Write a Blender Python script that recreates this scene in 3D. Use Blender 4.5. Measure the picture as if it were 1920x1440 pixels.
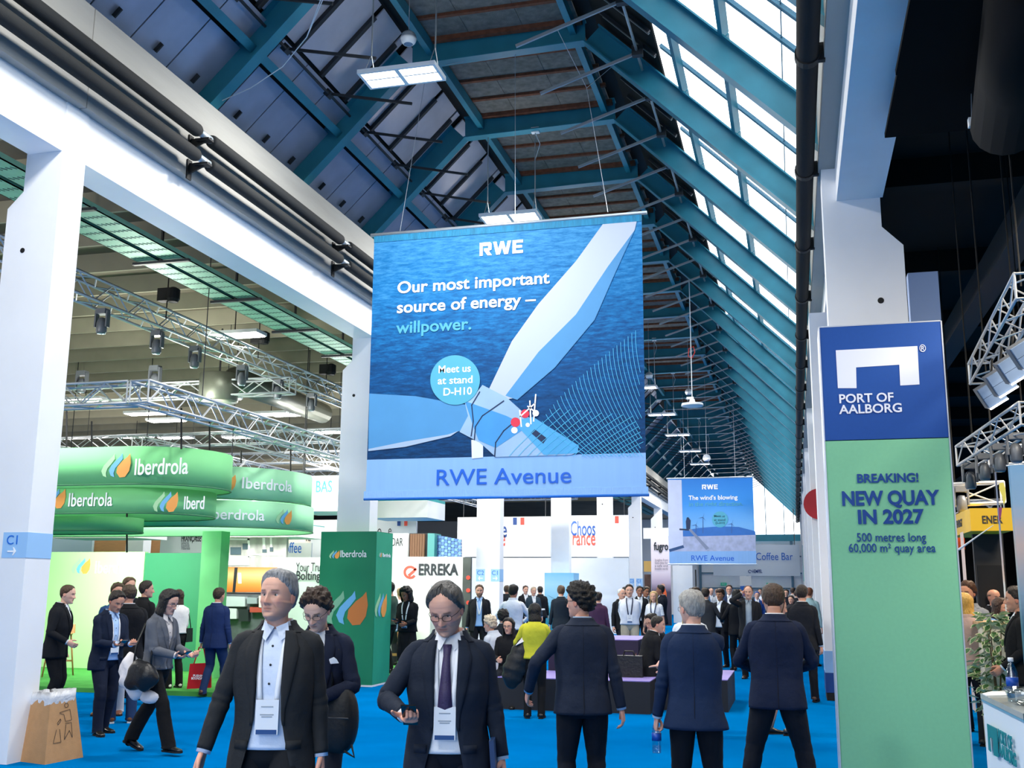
import bpy, bmesh, math, random
import numpy as np
from mathutils import Vector, Matrix

for _o in list(bpy.data.objects):
    bpy.data.objects.remove(_o, do_unlink=True)
SC = bpy.context.scene
COL = SC.collection
rnd = random.Random(7)

# ------------------------------------------------------------------ camera
FPX, ROLL, CAMH = 1980.0, math.radians(0.4), 1.70
def _unroll(x, y):
    u, v = x - 960.0, y - 720.0
    c, s = math.cos(ROLL), math.sin(ROLL)
    return u*c + v*s, -u*s + v*c
_vx, _vy = _unroll(1492, 1104)                      # where the hall's long axis vanishes
PITCH = math.atan(_vy/FPX)
YAW = math.atan(_vx/(FPX*math.cos(PITCH) + _vy*math.sin(PITCH)))
_ff = Vector((-math.sin(YAW), math.cos(YAW), 0))
_R = Vector((math.cos(YAW), math.sin(YAW), 0))
_FW = _ff*math.cos(PITCH) + Vector((0, 0, math.sin(PITCH)))
_U = -_ff*math.sin(PITCH) + Vector((0, 0, math.cos(PITCH)))
CAM = Vector((0, 0, CAMH))
_cr = _R*math.cos(ROLL) + _U*math.sin(ROLL)
_cu = _U*math.cos(ROLL) - _R*math.sin(ROLL)
cam = bpy.data.cameras.new('camera')
cam.sensor_width = 36.0
cam.lens = FPX*36.0/1920.0
cam.clip_end = 400
camo = bpy.data.objects.new('camera', cam)
COL.objects.link(camo)
camo.matrix_world = Matrix(((_cr.x, _cu.x, -_FW.x, CAM.x), (_cr.y, _cu.y, -_FW.y, CAM.y),
                            (_cr.z, _cu.z, -_FW.z, CAM.z), (0, 0, 0, 1)))
SC.camera = camo
def ray(x, y):
    u, v = _unroll(x, y)
    return _FW*FPX + _R*u - _U*v
def at(x, y, Y):                                     # the point of the hall seen at a pixel, at depth Y
    d = ray(x, y); return CAM + d*(Y/d.y)
def atX(x, y, X):
    d = ray(x, y); return CAM + d*(X/d.x)
def gnd(x, y, z=0.0):
    d = ray(x, y); return CAM + d*((z - CAMH)/d.z)

def fd(px, depth):                                   # ground spot at a forward depth under a pixel column
    d = ray(px, 1104); q = CAM + d*(depth/FPX); return (q.x, q.y)

# ------------------------------------------------------------------ world, light, exposure
W = bpy.data.worlds.new('sky'); SC.world = W; W.use_nodes = True
_bg = W.node_tree.nodes['Background']
_bg.inputs[0].default_value = (0.93, 0.97, 1.0, 1)
_bg.inputs[1].default_value = 3.6                    # bright overcast sky
SC.view_settings.view_transform = 'Standard'
SC.view_settings.look = 'None'
SC.view_settings.gamma = 1.0
SC.view_settings.use_curve_mapping = False
SC.view_settings.exposure = 0.15
SC.cycles.max_bounces = 7
SC.cycles.diffuse_bounces = 4
SC.cycles.glossy_bounces = 3
SC.cycles.transparent_max_bounces = 24
SC.cycles.transmission_bounces = 4
SC.cycles.sample_clamp_indirect = 6.0
SC.cycles.caustics_reflective = False
SC.cycles.caustics_refractive = False

def area_light(name, loc, aim, sx, sy, power, color=(1, 1, 1), spread=180):
    l = bpy.data.lights.new(name, 'AREA'); l.shape = 'RECTANGLE'
    l.size = sx; l.size_y = sy; l.energy = power; l.color = color; l.spread = math.radians(spread)
    o = bpy.data.objects.new(name, l); COL.objects.link(o)
    o.location = loc
    o.rotation_euler = (Vector(aim) - Vector(loc)).to_track_quat('-Z', 'Y').to_euler()
    return o

# ------------------------------------------------------------------ colours and materials
def lin(h):
    h = h.lstrip('#')
    c = [int(h[i:i+2], 16)/255 for i in (0, 2, 4)]
    return tuple(((x/12.92) if x <= .04045 else ((x+.055)/1.055)**2.4) for x in c) + (1.0,)
MATS = {}
def mat(name, col, rough=.6, metal=0., var=0., vscale=3., bump=0., bscale=40., emit=0., alpha=1., coat=0., stretch=None, spec=.4):
    if name in MATS: return MATS[name]
    m = bpy.data.materials.new(name); m.use_nodes = True
    nt = m.node_tree; b = nt.nodes['Principled BSDF']
    c = lin(col) if isinstance(col, str) else tuple(col) + ((1.0,) if len(col) == 3 else ())
    b.inputs['Base Color'].default_value = c
    b.inputs['Roughness'].default_value = rough
    b.inputs['Metallic'].default_value = metal
    b.inputs['Specular IOR Level'].default_value = spec
    b.inputs['Coat Weight'].default_value = coat
    if emit:
        b.inputs['Emission Color'].default_value = c
        b.inputs['Emission Strength'].default_value = emit
    if alpha < 1: b.inputs['Alpha'].default_value = alpha
    if var or bump:
        tc = nt.nodes.new('ShaderNodeTexCoord')
        src = tc.outputs['Object']
        if stretch:
            mp = nt.nodes.new('ShaderNodeMapping'); mp.inputs['Scale'].default_value = stretch
            nt.links.new(src, mp.inputs[0]); src = mp.outputs[0]
        if var:
            n = nt.nodes.new('ShaderNodeTexNoise'); n.inputs['Scale'].default_value = vscale; n.inputs['Detail'].default_value = 5
            nt.links.new(src, n.inputs['Vector'])
            r = nt.nodes.new('ShaderNodeMapRange')
            r.inputs['From Min'].default_value = .3; r.inputs['From Max'].default_value = .7
            r.inputs['To Min'].default_value = 1 - var; r.inputs['To Max'].default_value = 1 + var*.6
            nt.links.new(n.outputs['Fac'], r.inputs['Value'])
            mx = nt.nodes.new('ShaderNodeMix'); mx.data_type = 'RGBA'; mx.blend_type = 'MULTIPLY'
            mx.inputs['Factor'].default_value = 1; mx.inputs['A'].default_value = c
            nt.links.new(r.outputs[0], mx.inputs['B'])
            nt.links.new(mx.outputs['Result'], b.inputs['Base Color'])
            if emit: nt.links.new(mx.outputs['Result'], b.inputs['Emission Color'])
        if bump:
            n2 = nt.nodes.new('ShaderNodeTexNoise'); n2.inputs['Scale'].default_value = bscale; n2.inputs['Detail'].default_value = 4
            nt.links.new(src, n2.inputs['Vector'])
            bp = nt.nodes.new('ShaderNodeBump'); bp.inputs['Strength'].default_value = bump; bp.inputs['Distance'].default_value = .02
            nt.links.new(n2.outputs['Fac'], bp.inputs['Height'])
            nt.links.new(bp.outputs[0], b.inputs['Normal'])
    MATS[name] = m
    return m

def ramp_mat(name, axis, stops, rough=.5, scale=1., offset=0., noise=0., nscale=(1, 1, 1), emit=0.):
    """a printed picture: colours running along one object axis, with some noise in them"""
    if name in MATS: return MATS[name]
    m = bpy.data.materials.new(name); m.use_nodes = True
    nt = m.node_tree; b = nt.nodes['Principled BSDF']; b.inputs['Roughness'].default_value = rough
    tc = nt.nodes.new('ShaderNodeTexCoord'); sp = nt.nodes.new('ShaderNodeSeparateXYZ')
    nt.links.new(tc.outputs['Object'], sp.inputs[0])
    ma = nt.nodes.new('ShaderNodeMath'); ma.operation = 'MULTIPLY_ADD'; ma.inputs[1].default_value = scale; ma.inputs[2].default_value = offset
    nt.links.new(sp.outputs['XYZ'.index(axis)], ma.inputs[0])
    val = ma.outputs[0]
    if noise:
        mp = nt.nodes.new('ShaderNodeMapping'); mp.inputs['Scale'].default_value = nscale
        nt.links.new(tc.outputs['Object'], mp.inputs[0])
        n = nt.nodes.new('ShaderNodeTexNoise'); n.inputs['Scale'].default_value = 1; n.inputs['Detail'].default_value = 7; n.inputs['Roughness'].default_value = .65
        nt.links.new(mp.outputs[0], n.inputs['Vector'])
        m2 = nt.nodes.new('ShaderNodeMath'); m2.operation = 'SUBTRACT'; m2.inputs[1].default_value = .5
        nt.links.new(n.outputs['Fac'], m2.inputs[0])
        m3 = nt.nodes.new('ShaderNodeMath'); m3.operation = 'MULTIPLY_ADD'; m3.inputs[1].default_value = noise
        nt.links.new(m2.outputs[0], m3.inputs[0]); nt.links.new(val, m3.inputs[2]); val = m3.outputs[0]
    cr = nt.nodes.new('ShaderNodeValToRGB')
    while len(cr.color_ramp.elements) < len(stops): cr.color_ramp.elements.new(.5)
    for e, (p, c) in zip(cr.color_ramp.elements, stops): e.position = p; e.color = lin(c)
    nt.links.new(val, cr.inputs[0]); nt.links.new(cr.outputs[0], b.inputs['Base Color'])
    if emit:
        nt.links.new(cr.outputs[0], b.inputs['Emission Color']); b.inputs['Emission Strength'].default_value = emit
    MATS[name] = m
    return m

def glass_mat(name, tint=(1, 1, 1), refl=.08, rough=.02):
    if name in MATS: return MATS[name]
    m = bpy.data.materials.new(name); m.use_nodes = True
    nt = m.node_tree; nt.nodes.clear()
    out = nt.nodes.new('ShaderNodeOutputMaterial'); mx = nt.nodes.new('ShaderNodeMixShader')
    tr = nt.nodes.new('ShaderNodeBsdfTransparent'); tr.inputs[0].default_value = tuple(tint) + (1,)
    gl = nt.nodes.new('ShaderNodeBsdfGlossy'); gl.inputs['Roughness'].default_value = rough
    mx.inputs[0].default_value = refl
    nt.links.new(tr.outputs[0], mx.inputs[1]); nt.links.new(gl.outputs[0], mx.inputs[2]); nt.links.new(mx.outputs[0], out.inputs[0])
    MATS[name] = m
    return m

# ------------------------------------------------------------------ mesh building
V3 = Vector
class MB:
    def __init__(s): s.v = []; s.f = []; s.mi = []; s.cur = 0
    def add(s, vs, fs):
        o = len(s.v); s.v += [tuple(p) for p in vs]
        for f in fs: s.f.append(tuple(i+o for i in f)); s.mi.append(s.cur)
        return s
    def box(s, x0, x1, y0, y1, z0, z1):
        vs = [(x, y, z) for z in (z0, z1) for y in (y0, y1) for x in (x0, x1)]
        return s.add(vs, [(0, 2, 3, 1), (4, 5, 7, 6), (0, 1, 5, 4), (2, 6, 7, 3), (0, 4, 6, 2), (1, 3, 7, 5)])
    def obox(s, c, ax, ay, az):
        c, ax, ay, az = V3(c), V3(ax), V3(ay), V3(az)
        vs = [c + ax*i + ay*j + az*k for k in (-1, 1) for j in (-1, 1) for i in (-1, 1)]
        return s.add(vs, [(0, 2, 3, 1), (4, 5, 7, 6), (0, 1, 5, 4), (2, 6, 7, 3), (0, 4, 6, 2), (1, 3, 7, 5)])
    def bar(s, p0, p1, w, h, up=(0, 0, 1)):
        p0, p1 = V3(p0), V3(p1); d = (p1-p0); u = V3(up)
        side = d.cross(u)
        if side.length < 1e-6: side = d.cross(V3((1, 0, 0)))
        side.normalize(); u = side.cross(d).normalized()
        return s.obox((p0+p1)/2, side*(w/2), d/2, u*(h/2))
    def ibeam(s, p0, p1, w, h, tf, tw, up):
        """p0-p1 runs along the lower flange's underside; up points to the upper flange"""
        p0, p1, u = V3(p0), V3(p1), V3(up).normalized()
        s.bar(p0+u*tf/2, p1+u*tf/2, w, tf, u)
        s.bar(p0+u*(h-tf/2), p1+u*(h-tf/2), w, tf, u)
        s.bar(p0+u*h/2, p1+u*h/2, tw, h-2*tf, u)
        return s
    def prism(s, poly, vec):
        vec = V3(vec); n = len(poly); a = [V3(p) for p in poly]; vs = a + [p+vec for p in a]
        fs = [tuple(range(n))[::-1], tuple(range(n, 2*n))] + [(i, (i+1) % n, n+(i+1) % n, n+i) for i in range(n)]
        return s.add(vs, fs)
    def tube(s, pts, r, n=8, cap=True):
        pts = [V3(p) for p in pts]; rs = r if isinstance(r, (list, tuple)) else [r]*len(pts)
        rings = []; prev = None
        for i, p in enumerate(pts):
            d = (pts[min(i+1, len(pts)-1)] - pts[max(i-1, 0)]).normalized()
            if prev is None:
                a = d.cross(V3((0, 0, 1)) if abs(d.z) < .95 else V3((1, 0, 0))).normalized()
            else:
                a = (prev - d*prev.dot(d)).normalized()
            prev = a; b = d.cross(a)
            rings.append([p + (a*math.cos(t*2*math.pi/n) + b*math.sin(t*2*math.pi/n))*rs[i] for t in range(n)])
        return s.loft(rings, cap=cap)
    def loft(s, rings, cap=True, closed=True):
        n = len(rings[0]); vs = [p for r in rings for p in r]; fs = []
        for i in range(len(rings)-1):
            for j in range(n if closed else n-1):
                k = (j+1) % n
                fs.append((i*n+j, i*n+k, (i+1)*n+k, (i+1)*n+j))
        if cap and closed:
            fs.append(tuple(range(n))[::-1]); fs.append(tuple(range((len(rings)-1)*n, len(rings)*n)))
        return s.add(vs, fs)
    def lathe(s, prof, c=(0, 0, 0), n=20):
        c = V3(c)
        return s.loft([[c + V3((r*math.cos(t*2*math.pi/n), r*math.sin(t*2*math.pi/n), z)) for t in range(n)] for r, z in prof])
    def sph(s, c, rx, ry, rz, n=12, m=8):
        c = V3(c); rings = []
        for i in range(1, m):
            a = math.pi*i/m
            rings.append([c + V3((rx*math.sin(a)*math.cos(2*math.pi*t/n), ry*math.sin(a)*math.sin(2*math.pi*t/n), -rz*math.cos(a))) for t in range(n)])
        o = len(s.v); s.loft(rings, cap=False)
        b = len(s.v); s.v += [tuple(c - V3((0, 0, rz))), tuple(c + V3((0, 0, rz)))]
        for j in range(n):
            s.f.append((b, o+(j+1) % n, o+j)); s.mi.append(s.cur)
            s.f.append((b+1, o+(m-2)*n+j, o+(m-2)*n+(j+1) % n)); s.mi.append(s.cur)
        return s
    def obj(s, name, material, parent=None, smooth=False, loc=None):
        me = bpy.data.meshes.new(name); me.from_pydata(s.v, [], s.f)
        ms = material if isinstance(material, (list, tuple)) else [material]
        for m in ms: me.materials.append(m)
        if len(ms) > 1: me.polygons.foreach_set('material_index', s.mi)
        if smooth: me.polygons.foreach_set('use_smooth', [True]*len(me.polygons))
        me.update()
        o = bpy.data.objects.new(name, me); COL.objects.link(o)
        if parent is not None: o.parent = parent
        if loc is not None: o.location = loc
        return o

def tag(o, label=None, cat=None, group=None, kind=None):
    if label: o['label'] = label
    if cat: o['category'] = cat
    if group: o['group'] = group
    if kind: o['kind'] = kind
    return o
def empty(name, loc=(0, 0, 0), rz=0.):
    o = bpy.data.objects.new(name, None); COL.objects.link(o); o.location = loc; o.rotation_euler = (0, 0, rz)
    o.empty_display_size = .1
    return o
def thing(name, label, cat, loc=(0, 0, 0), rz=0., group=None):
    return tag(empty(name, loc, rz), label, cat, group)
def struct(name, label=None, loc=(0, 0, 0)):
    return tag(empty(name, loc), label, kind='structure')
def dup(o, parent=None, loc=None):
    c = o.copy(); COL.objects.link(c); c.parent = parent
    if loc is not None: c.location = loc
    return c
def dup_tree(o, loc, rz=None, label=None):
    c = dup(o, None, loc)
    if rz is not None: c.rotation_euler = (0, 0, rz)
    if label: c['label'] = label
    for ch in o.children:
        k = dup(ch, c, ch.location)
        for g in ch.children: dup(g, k, g.location)
    return c

_FONTCACHE = {}
def text_mesh(body, size, bold=0., align='CENTER', depth=.002, spacing=1., line=1.):
    key = (body, size, bold, align, depth, spacing, line)
    if key in _FONTCACHE: return _FONTCACHE[key]
    cu = bpy.data.curves.new('lettering', 'FONT')
    cu.body = body; cu.size = size; cu.offset = bold*size; cu.align_x = align; cu.align_y = 'CENTER'
    cu.extrude = depth/2; cu.space_character = spacing; cu.space_line = line; cu.resolution_u = 4
    o = bpy.data.objects.new('lettering', cu)
    me = bpy.data.meshes.new_from_object(o)
    bpy.data.objects.remove(o, do_unlink=True)
    _FONTCACHE[key] = me
    return me
def plane_matrix(origin, right, up=(0, 0, 1)):
    r = V3(right).normalized(); u = V3(up); n = r.cross(u).normalized(); u = n.cross(r)
    m = Matrix((r, u, n)).transposed().to_4x4(); m.translation = V3(origin)
    return m                                        # local x = right, y = up, z = out of the plane
def lettering(body, size, m, material, parent, bold=0., align='CENTER', depth=.004, spacing=1., xs=1., line=1., width=None, name='lettering', bend=None):
    me = text_mesh(body, size, bold, align, depth, spacing, line).copy()
    xsx = [v.co.x for v in me.vertices]
    if width and xsx:
        w = max(xsx) - min(xsx); xs = width/max(w, 1e-4)
    for v in me.vertices:
        p = V3((v.co.x*xs, v.co.y, v.co.z))
        v.co = bend(p) if bend else m @ p
    me.materials.clear(); me.materials.append(material)
    o = bpy.data.objects.new(name, me); COL.objects.link(o); o.parent = parent
    if parent is not None and parent.parent is None and (parent.location.length > 0 or parent.rotation_euler.z):
        o.matrix_parent_inverse = (Matrix.Translation(parent.location) @ parent.rotation_euler.to_matrix().to_4x4()).inverted()
    return o
def flat(poly, m, material, parent, name, depth=.003, z=0.):
    """a flat printed or stuck-on shape on a plane: poly in plane coordinates"""
    b = MB(); b.prism([m @ V3((x, y, z)) for x, y in poly], (m.to_3x3() @ V3((0, 0, depth))))
    return b.obj(name, material, parent)
def circle(cx, cy, r, n=40, ry=None): return [(cx + r*math.cos(2*math.pi*i/n), cy + (ry or r)*math.sin(2*math.pi*i/n)) for i in range(n)]
# ================================================================== the hall itself
m_carpet = mat('blue_carpet', '#006aae', 1.0, var=.10, vscale=1.2, bump=.15, bscale=260, spec=.0)
m_green_carpet = mat('green_carpet', '#4c9a4a', .95, var=.15, vscale=4, bump=.4, bscale=300, spec=.1)
m_white = mat('white_paint', '#eef0f4', .55, var=.03, vscale=2, bump=.04, bscale=30)
m_conc = mat('raw_concrete', '#a3a39f', .8, var=.12, vscale=1.6, bump=.15, bscale=25, stretch=(1, .3, 2.5))
m_teal = mat('teal_steel', '#2c8196', .42, var=.12, vscale=3, bump=.03, bscale=60)
m_panel = mat('zinc_sheet', '#a9afc4', .36, metal=.35, var=.12, vscale=2.2, bump=.05, bscale=14)
m_pane2 = mat('glazing_sheen', '#cfccd6', .3, metal=.3, var=.18, vscale=1.5, bump=.05, bscale=10)  # grey-pink reflection painted into the panes' colour
m_darkbar = mat('dark_bar', '#3a3c40', .5, metal=.5)
m_rod = mat('galvanised_rod', '#aab0b6', .4, metal=.7)
m_board = mat('wood_wool_board', '#7f7c77', .95, var=.3, vscale=9, bump=.6, bscale=90, spec=.1)
m_batten = mat('rusty_batten', '#7a4a35', .9, var=.3, vscale=12, bump=.3, bscale=60)
m_black = mat('black_matt', '#101113', .7, bump=.1, bscale=80)
m_blackpipe = mat('black_insulation', '#1a1d1f', .85, bump=.25, bscale=220)
m_pipecore = mat('pipe_core', '#b9c6cf', .4, metal=.6)
m_blackceil = mat('black_ceiling', '#0b0c0d', .9, var=.2, vscale=1.)
m_lconc = mat('brown_concrete', '#5d574a', .9, var=.22, vscale=.8, bump=.2, bscale=20)
m_lbeam = mat('pale_concrete', '#8b8775', .85, var=.15, vscale=1.2)
m_glass = glass_mat('skylight_glass', (.97, .985, 1), .05)
m_tray = mat('green_tray', '#7fb49f', .5, metal=.5, var=.1, vscale=6)

b = MB(); b.box(-45, 28, -20, 96, -.2, 0)
tag(b.obj('floor', m_carpet), 'bright blue carpet covering the hall floor', kind='structure')

RY = [9.3 + 2.93*j for j in range(-5, 26)]
NEARJ = 20                                            # bays built piece by piece up to here
LF, LK, RK, RF = V3((-8.0, 0, 7.84)), V3((-5.74, 0, 10.10)), V3((-2.88, 0, 10.15)), V3((.52, 0, 6.75))
lu, ru = V3((-1, 0, 1)).normalized(), V3((1, 0, 1)).normalized()
def lp(X, off, Y): return V3((X, Y, 15.84 + X)) + lu*off     # on the left roof slope
def rp(X, off, Y): return V3((X, Y, 7.27 - X)) + ru*off      # on the right roof slope
roof = struct('ceiling', 'steel framed hall roof with boarded top and long glass slope')
# one steel portal, repeated
pb = MB(); pb.ibeam(LF, LK, .2, .40, .022, .016, lu)
pc = MB(); pc.ibeam(LK + V3((-.02, 0, 0)), RK + V3((.02, 0, 0)), .2, .42, .022, .016, (0, 0, 1))
pd = MB(); pd.ibeam(RK, RF, .2, .36, .022, .016, ru)
proto = [pb.obj('rafter', m_teal, roof), pc.obj('collar_beam', m_teal, roof), pd.obj('skylight_rafter', m_teal, roof)]
for j, Y in enumerate(RY):
    for o in proto:
        if j == 0: o.location = (0, Y, 0)
        else: dup(o, roof, (0, Y, 0))
S = 2.93
def bay_piece(name, mb, material, js=range(len(RY)-1), smooth=False):
    o = None
    for j in js:
        if o is None: o = mb.obj(name, material, roof, smooth, (0, RY[j], 0))
        else: dup(o, roof, (0, RY[j], 0))
# purlins of one bay
for name, mb in (
    ('purlin', MB().obox(lp(-7.66, .22, S/2), lu*.10, V3((0, S/2-.1, 0)), V3((.06, 0, .06)))),
    ('purlin', MB().obox(lp(-6.90, .22, S/2), lu*.08, V3((0, S/2-.02, 0)), V3((.045, 0, .045)))),
    ('purlin', MB().obox((-5.43, S/2, 10.36), (.05, 0, 0), (0, S/2-.02, 0), (0, 0, .10))),
    ('purlin', MB().obox((-3.05, S/2, 10.40), (.05, 0, 0), (0, S/2-.02, 0), (0, 0, .09))),
    ('purlin', MB().obox(rp(-1.62, .40, S/2), ru*.055, V3((0, S/2-.02, 0)), V3((.028, 0, -.028)))),
    ('purlin', MB().obox(rp(-.86, .40, S/2), ru*.055, V3((0, S/2-.02, 0)), V3((.028, 0, -.028)))),
): bay_piece(name, mb, m_teal)
# left slope: zinc sheets below, glazing above
near = [j for j in range(len(RY)-1) if 6.0 < RY[j] < 48]
far = [j for j in range(len(RY)-1) if j not in near]
seams = [0.0, .52, 1.32, 2.12, S]
def slope_slab(f, X0, X1, off, y0, y1, t=.02):
    a, bq, c, d = f(X0, off, y0), f(X1, off, y0), f(X1, off, y1), f(X0, off, y1)
    n = (lu if f is lp else ru)*t
    return MB().prism([a, bq, c, d], n)
for i in range(4):
    bay_piece('roof_sheet', slope_slab(lp, -8.25, -6.98, .33, seams[i]+.012, seams[i+1]-.012), m_panel, near)
    bay_piece('roof_sheet', slope_slab(lp, -6.86, -6.60, .33, seams[i]+.012, seams[i+1]-.012), m_panel, near)
for i, (y0, y1) in enumerate(((.1, .86), (.98, 1.74), (1.86, 2.62), (2.68, S-.1))):
    bay_piece('roof_pane', slope_slab(lp, -6.55, -5.56, .40, y0, y1), m_pane2, near)
    if i < 3:
        bay_piece('glazing_bar', slope_slab(lp, -6.58, -5.70, .34, y1+.005, y1+.045, .07), m_darkbar, near)
        bay_piece('glazing_bar', slope_slab(lp, -6.58, -5.70, .36, y1+.07, y1+.11, .05), m_darkbar, near)
        bay_piece('cleat', MB().obox(lp(-7.5, .29, y1), lu*.03, V3((0, .012, 0)), V3((.05, 0, .05))), m_darkbar, near)
bay_piece('roof_sheet', slope_slab(lp, -8.25, -5.7, .36, 0, S), m_panel, far)
# outer skin added above sheets and boards to stop sky light leaking in
bay_piece('roof_deck', slope_slab(lp, -8.6, -5.48, .48, 0, S, .05), m_black)
bay_piece('roof_deck', MB().box(-6.15, -2.5, 0, S, 10.66, 10.74), m_black)
# boarded top
rows = [.02, .72, 1.43, 2.15, S-.02]
cols = [-5.55, -4.75, -3.85, -2.95]
for r in range(4):
    for c in range(3):
        bay_piece('ceiling_board', MB().box(cols[c]+.004, cols[c+1]-.004, rows[r]+.03, rows[r+1]-.03, 10.52, 10.56), m_board, near)
    bay_piece('batten', MB().box(-5.6, -2.9, rows[r]-.035, rows[r]+.035, 10.47, 10.53), m_batten, near)
bay_piece('batten', MB().box(-5.6, -2.9, S-.16, S-.06, 10.44, 10.53), m_batten, near)
bay_piece('batten', MB().box(-5.6, -2.9, .10, .20, 10.44, 10.53), m_batten, near)
bay_piece('ceiling_board', MB().box(-5.6, -2.9, 0, S, 10.53, 10.57), m_board, far)
# right slope: dark closed strip, then glass
bay_piece('roof_sheet', slope_slab(rp, -3.0, -1.95, .42, 0, S, .03), m_blackceil)
for y in (.35, .95, 1.6, 2.3):
    bay_piece('louvre_bar', slope_slab(rp, -2.8, -1.95, .34, y, y+.05, .05), m_darkbar, near)
    bay_piece('louvre_bar', slope_slab(rp, -2.75, -1.97, .36, y+.12, y+.14, .03), m_rod, near)
for (X0, X1) in ((-1.95, -1.64), (-1.60, -.88), (-.84, .62)):
    for q in range(4):
        bay_piece('glass_pane', slope_slab(rp, X0, X1, .50, q*S/4+.012, (q+1)*S/4-.012, .008), m_glass, near)
    bay_piece('glass_pane', slope_slab(rp, X0, X1, .50, 0.01, S-.01, .008), m_glass, far)
m_gbar = mat('glazing_bar_alu', '#3f6f86', .5, metal=.2)
for q in (1, 2, 3):
    bay_piece('glazing_bar', slope_slab(rp, -1.95, .62, .47, q*S/4-.012, q*S/4+.012, .05), m_gbar, near)
    bay_piece('glazing_bar', slope_slab(rp, -1.95, .62, .47, q*S/4+.05, q*S/4+.062, .03), m_gbar, near)
bay_piece('glazing_bar', MB().obox(rp(-.25, .50, S/2), ru*.006, V3((0, S/2, 0)), V3((.004, 0, -.004))), m_gbar, near)
# openers: a shaft along the slope with racks reaching into the hall
bay_piece('opener_shaft', MB().tube([(-1.95, .12, 9.52), (-1.95, S-.12, 9.52)], .022, 8), m_rod, near, True)
for y in (.75, .75 + S/2):
    bay_piece('opener_rack', MB().bar((-1.92, y, 9.50), (-3.42, y, 9.02), .03, .045), m_rod)
    bay_piece('opener_bracket', MB().box(-2.02, -1.86, y-.05, y+.05, 9.44, 9.60), m_darkbar, near)
bay_piece('opener_shaft', MB().tube([lp(-6.66, .18, .12), lp(-6.66, .18, S-.12)], .022, 8), m_darkbar, near, True)
for y in (.55, .55 + S/2):
    a = lp(-6.64, .16, y)
    bay_piece('opener_rack', MB().bar(a, a + V3((1.35, 0, -.32)), .03, .04), m_darkbar)
    bay_piece('opener_bracket', MB().obox(lp(-6.66, .2, y), lu*.05, V3((0, .06, 0)), V3((.04, 0, .04))), m_darkbar, near)

# columns, beams and gutters
colL = struct('trim_1', 'row of white concrete columns with haunches along the booths')
prof = [(-7.35, 0), (-7.35, 6.80), (-7.80, 6.80), (-7.80, 5.81), (-7.98, 5.63), (-7.98, 0)]
c0 = MB().prism([(x, 0, z) for x, z in prof], (0, .37, 0)).obj('column', m_white, colL)
hole = MB().tube([(-7.74, -.004, 5.15), (-7.74, .02, 5.15)], .028, 14).obj('sleeve_hole', m_black, c0)
LY = [9.0 + 8.8*k for k in range(-1, 9)]
def col_row(src, ch, ys, par):
    for i, y in enumerate(ys):
        if i == 0: src.location = (0, y, 0); continue
        k = dup(src, par, (0, y, 0))
        for h in ch: dup(h, k)
col_row(c0, [hole], LY, colL)
colR = struct('trim_2', 'row of white concrete columns with haunches beside the dark hall')
prof = [(.50, 0), (.50, 6.75), (1.15, 6.75), (1.15, 5.87), (1.375, 5.63), (1.375, 0)]
c1 = MB().prism([(x, 0, z) for x, z in prof][::-1], (0, .40, 0)).obj('column', m_white, colR)
hole = MB().tube([(1.09, -.004, 4.98), (1.09, .02, 4.98)], .036, 14).obj('sleeve_hole', m_black, c1)
RCY = [12.5 + 8.8*k for k in range(-1, 9)]
col_row(c1, [hole], RCY[1:], colR)
beamL = struct('trim_3', 'white lintel beams between the columns along the booths')
beamR = struct('trim_4', 'white lintel beams beside the dark hall')
gutL = struct('trim_5', 'grey raw concrete gutter beams above the white lintels')
gutR = struct('trim_6', 'grey concrete gutter beam under the glass slope')
for i, y in enumerate(LY[:-1]):
    if i == 0:
        bl = MB().box(-7.78, -7.365, 0, 8.43, 6.23, 6.79).obj('beam', m_white, beamL, loc=(0, y+.37, 0))
        gl = MB().prism([(-7.6, 0, 6.79), (-7.25, 0, 6.79), (-7.25, 0, 7.97), (-7.95, 0, 7.97), (-7.95, 0, 6.85)], (0, 8.785, 0)).obj('gutter_beam', m_conc, gutL, loc=(0, y+.19, 0))
    else:
        dup(bl, beamL, (0, y+.37, 0)); dup(gl, gutL, (0, y+.19, 0))
for i, y in enumerate(RCY[:-1]):
    if i == 0:
        br = MB().box(.66, 1.18, 0, 8.40, 6.23, 6.75).obj('beam', m_white, beamR, loc=(0, y+.40, 0))
        gr = MB().box(.47, 1.0, 0, 8.785, 6.64, 7.7).obj('gutter_beam', m_conc, gutR, loc=(0, y+.2, 0))
    else:
        dup(br, beamR, (0, y+.40, 0)); dup(gr, gutR, (0, y+.2, 0))

# insulated pipes with brackets
pipes = []
for z, lab in ((7.32, 'upper'), (6.99, 'lower')):
    p = thing('insulated_pipe', 'black insulated pipe along the concrete gutter beam, %s of the two' % lab, 'pipe', group='pipes on the gutter beam')
    s0 = br0 = None
    for k in range(-3, 16):
        y0 = 11.2 + 4.4*k
        if s0 is None:
            s0 = MB().tube([(-7.05, .02, z), (-7.05, .06, z), (-7.05, 4.10, z), (-7.05, 4.14, z)], [.07, .085, .085, .07], 14).obj('insulation', m_blackpipe, p, True, (0, y0+.12, 0))
            cb = MB().tube([(-7.05, -.16, z), (-7.05, .16, z)], .05, 10).obj('pipe_joint', m_pipecore, p, True, (0, y0, 0))
            bk = MB(); bk.box(-7.25, -7.23, -.05, .05, z-.24, z+.02); bk.prism([(-7.25, -.012, z-.02), (-7.25, -.012, z-.17), (-6.97, -.012, z-.06), (-6.95, -.012, z-.04), (-7.05, -.012, z-.055)], (0, .03, 0)); bk.box(-7.15, -6.95, -.06, .06, z-.075, z-.05)
            bk = bk.obj('bracket', m_black, p, loc=(0, y0, 0))
        else:
            dup(s0, p, (0, y0+.12, 0)); dup(cb, p, (0, y0, 0)); dup(bk, p, (0, y0, 0))
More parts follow.
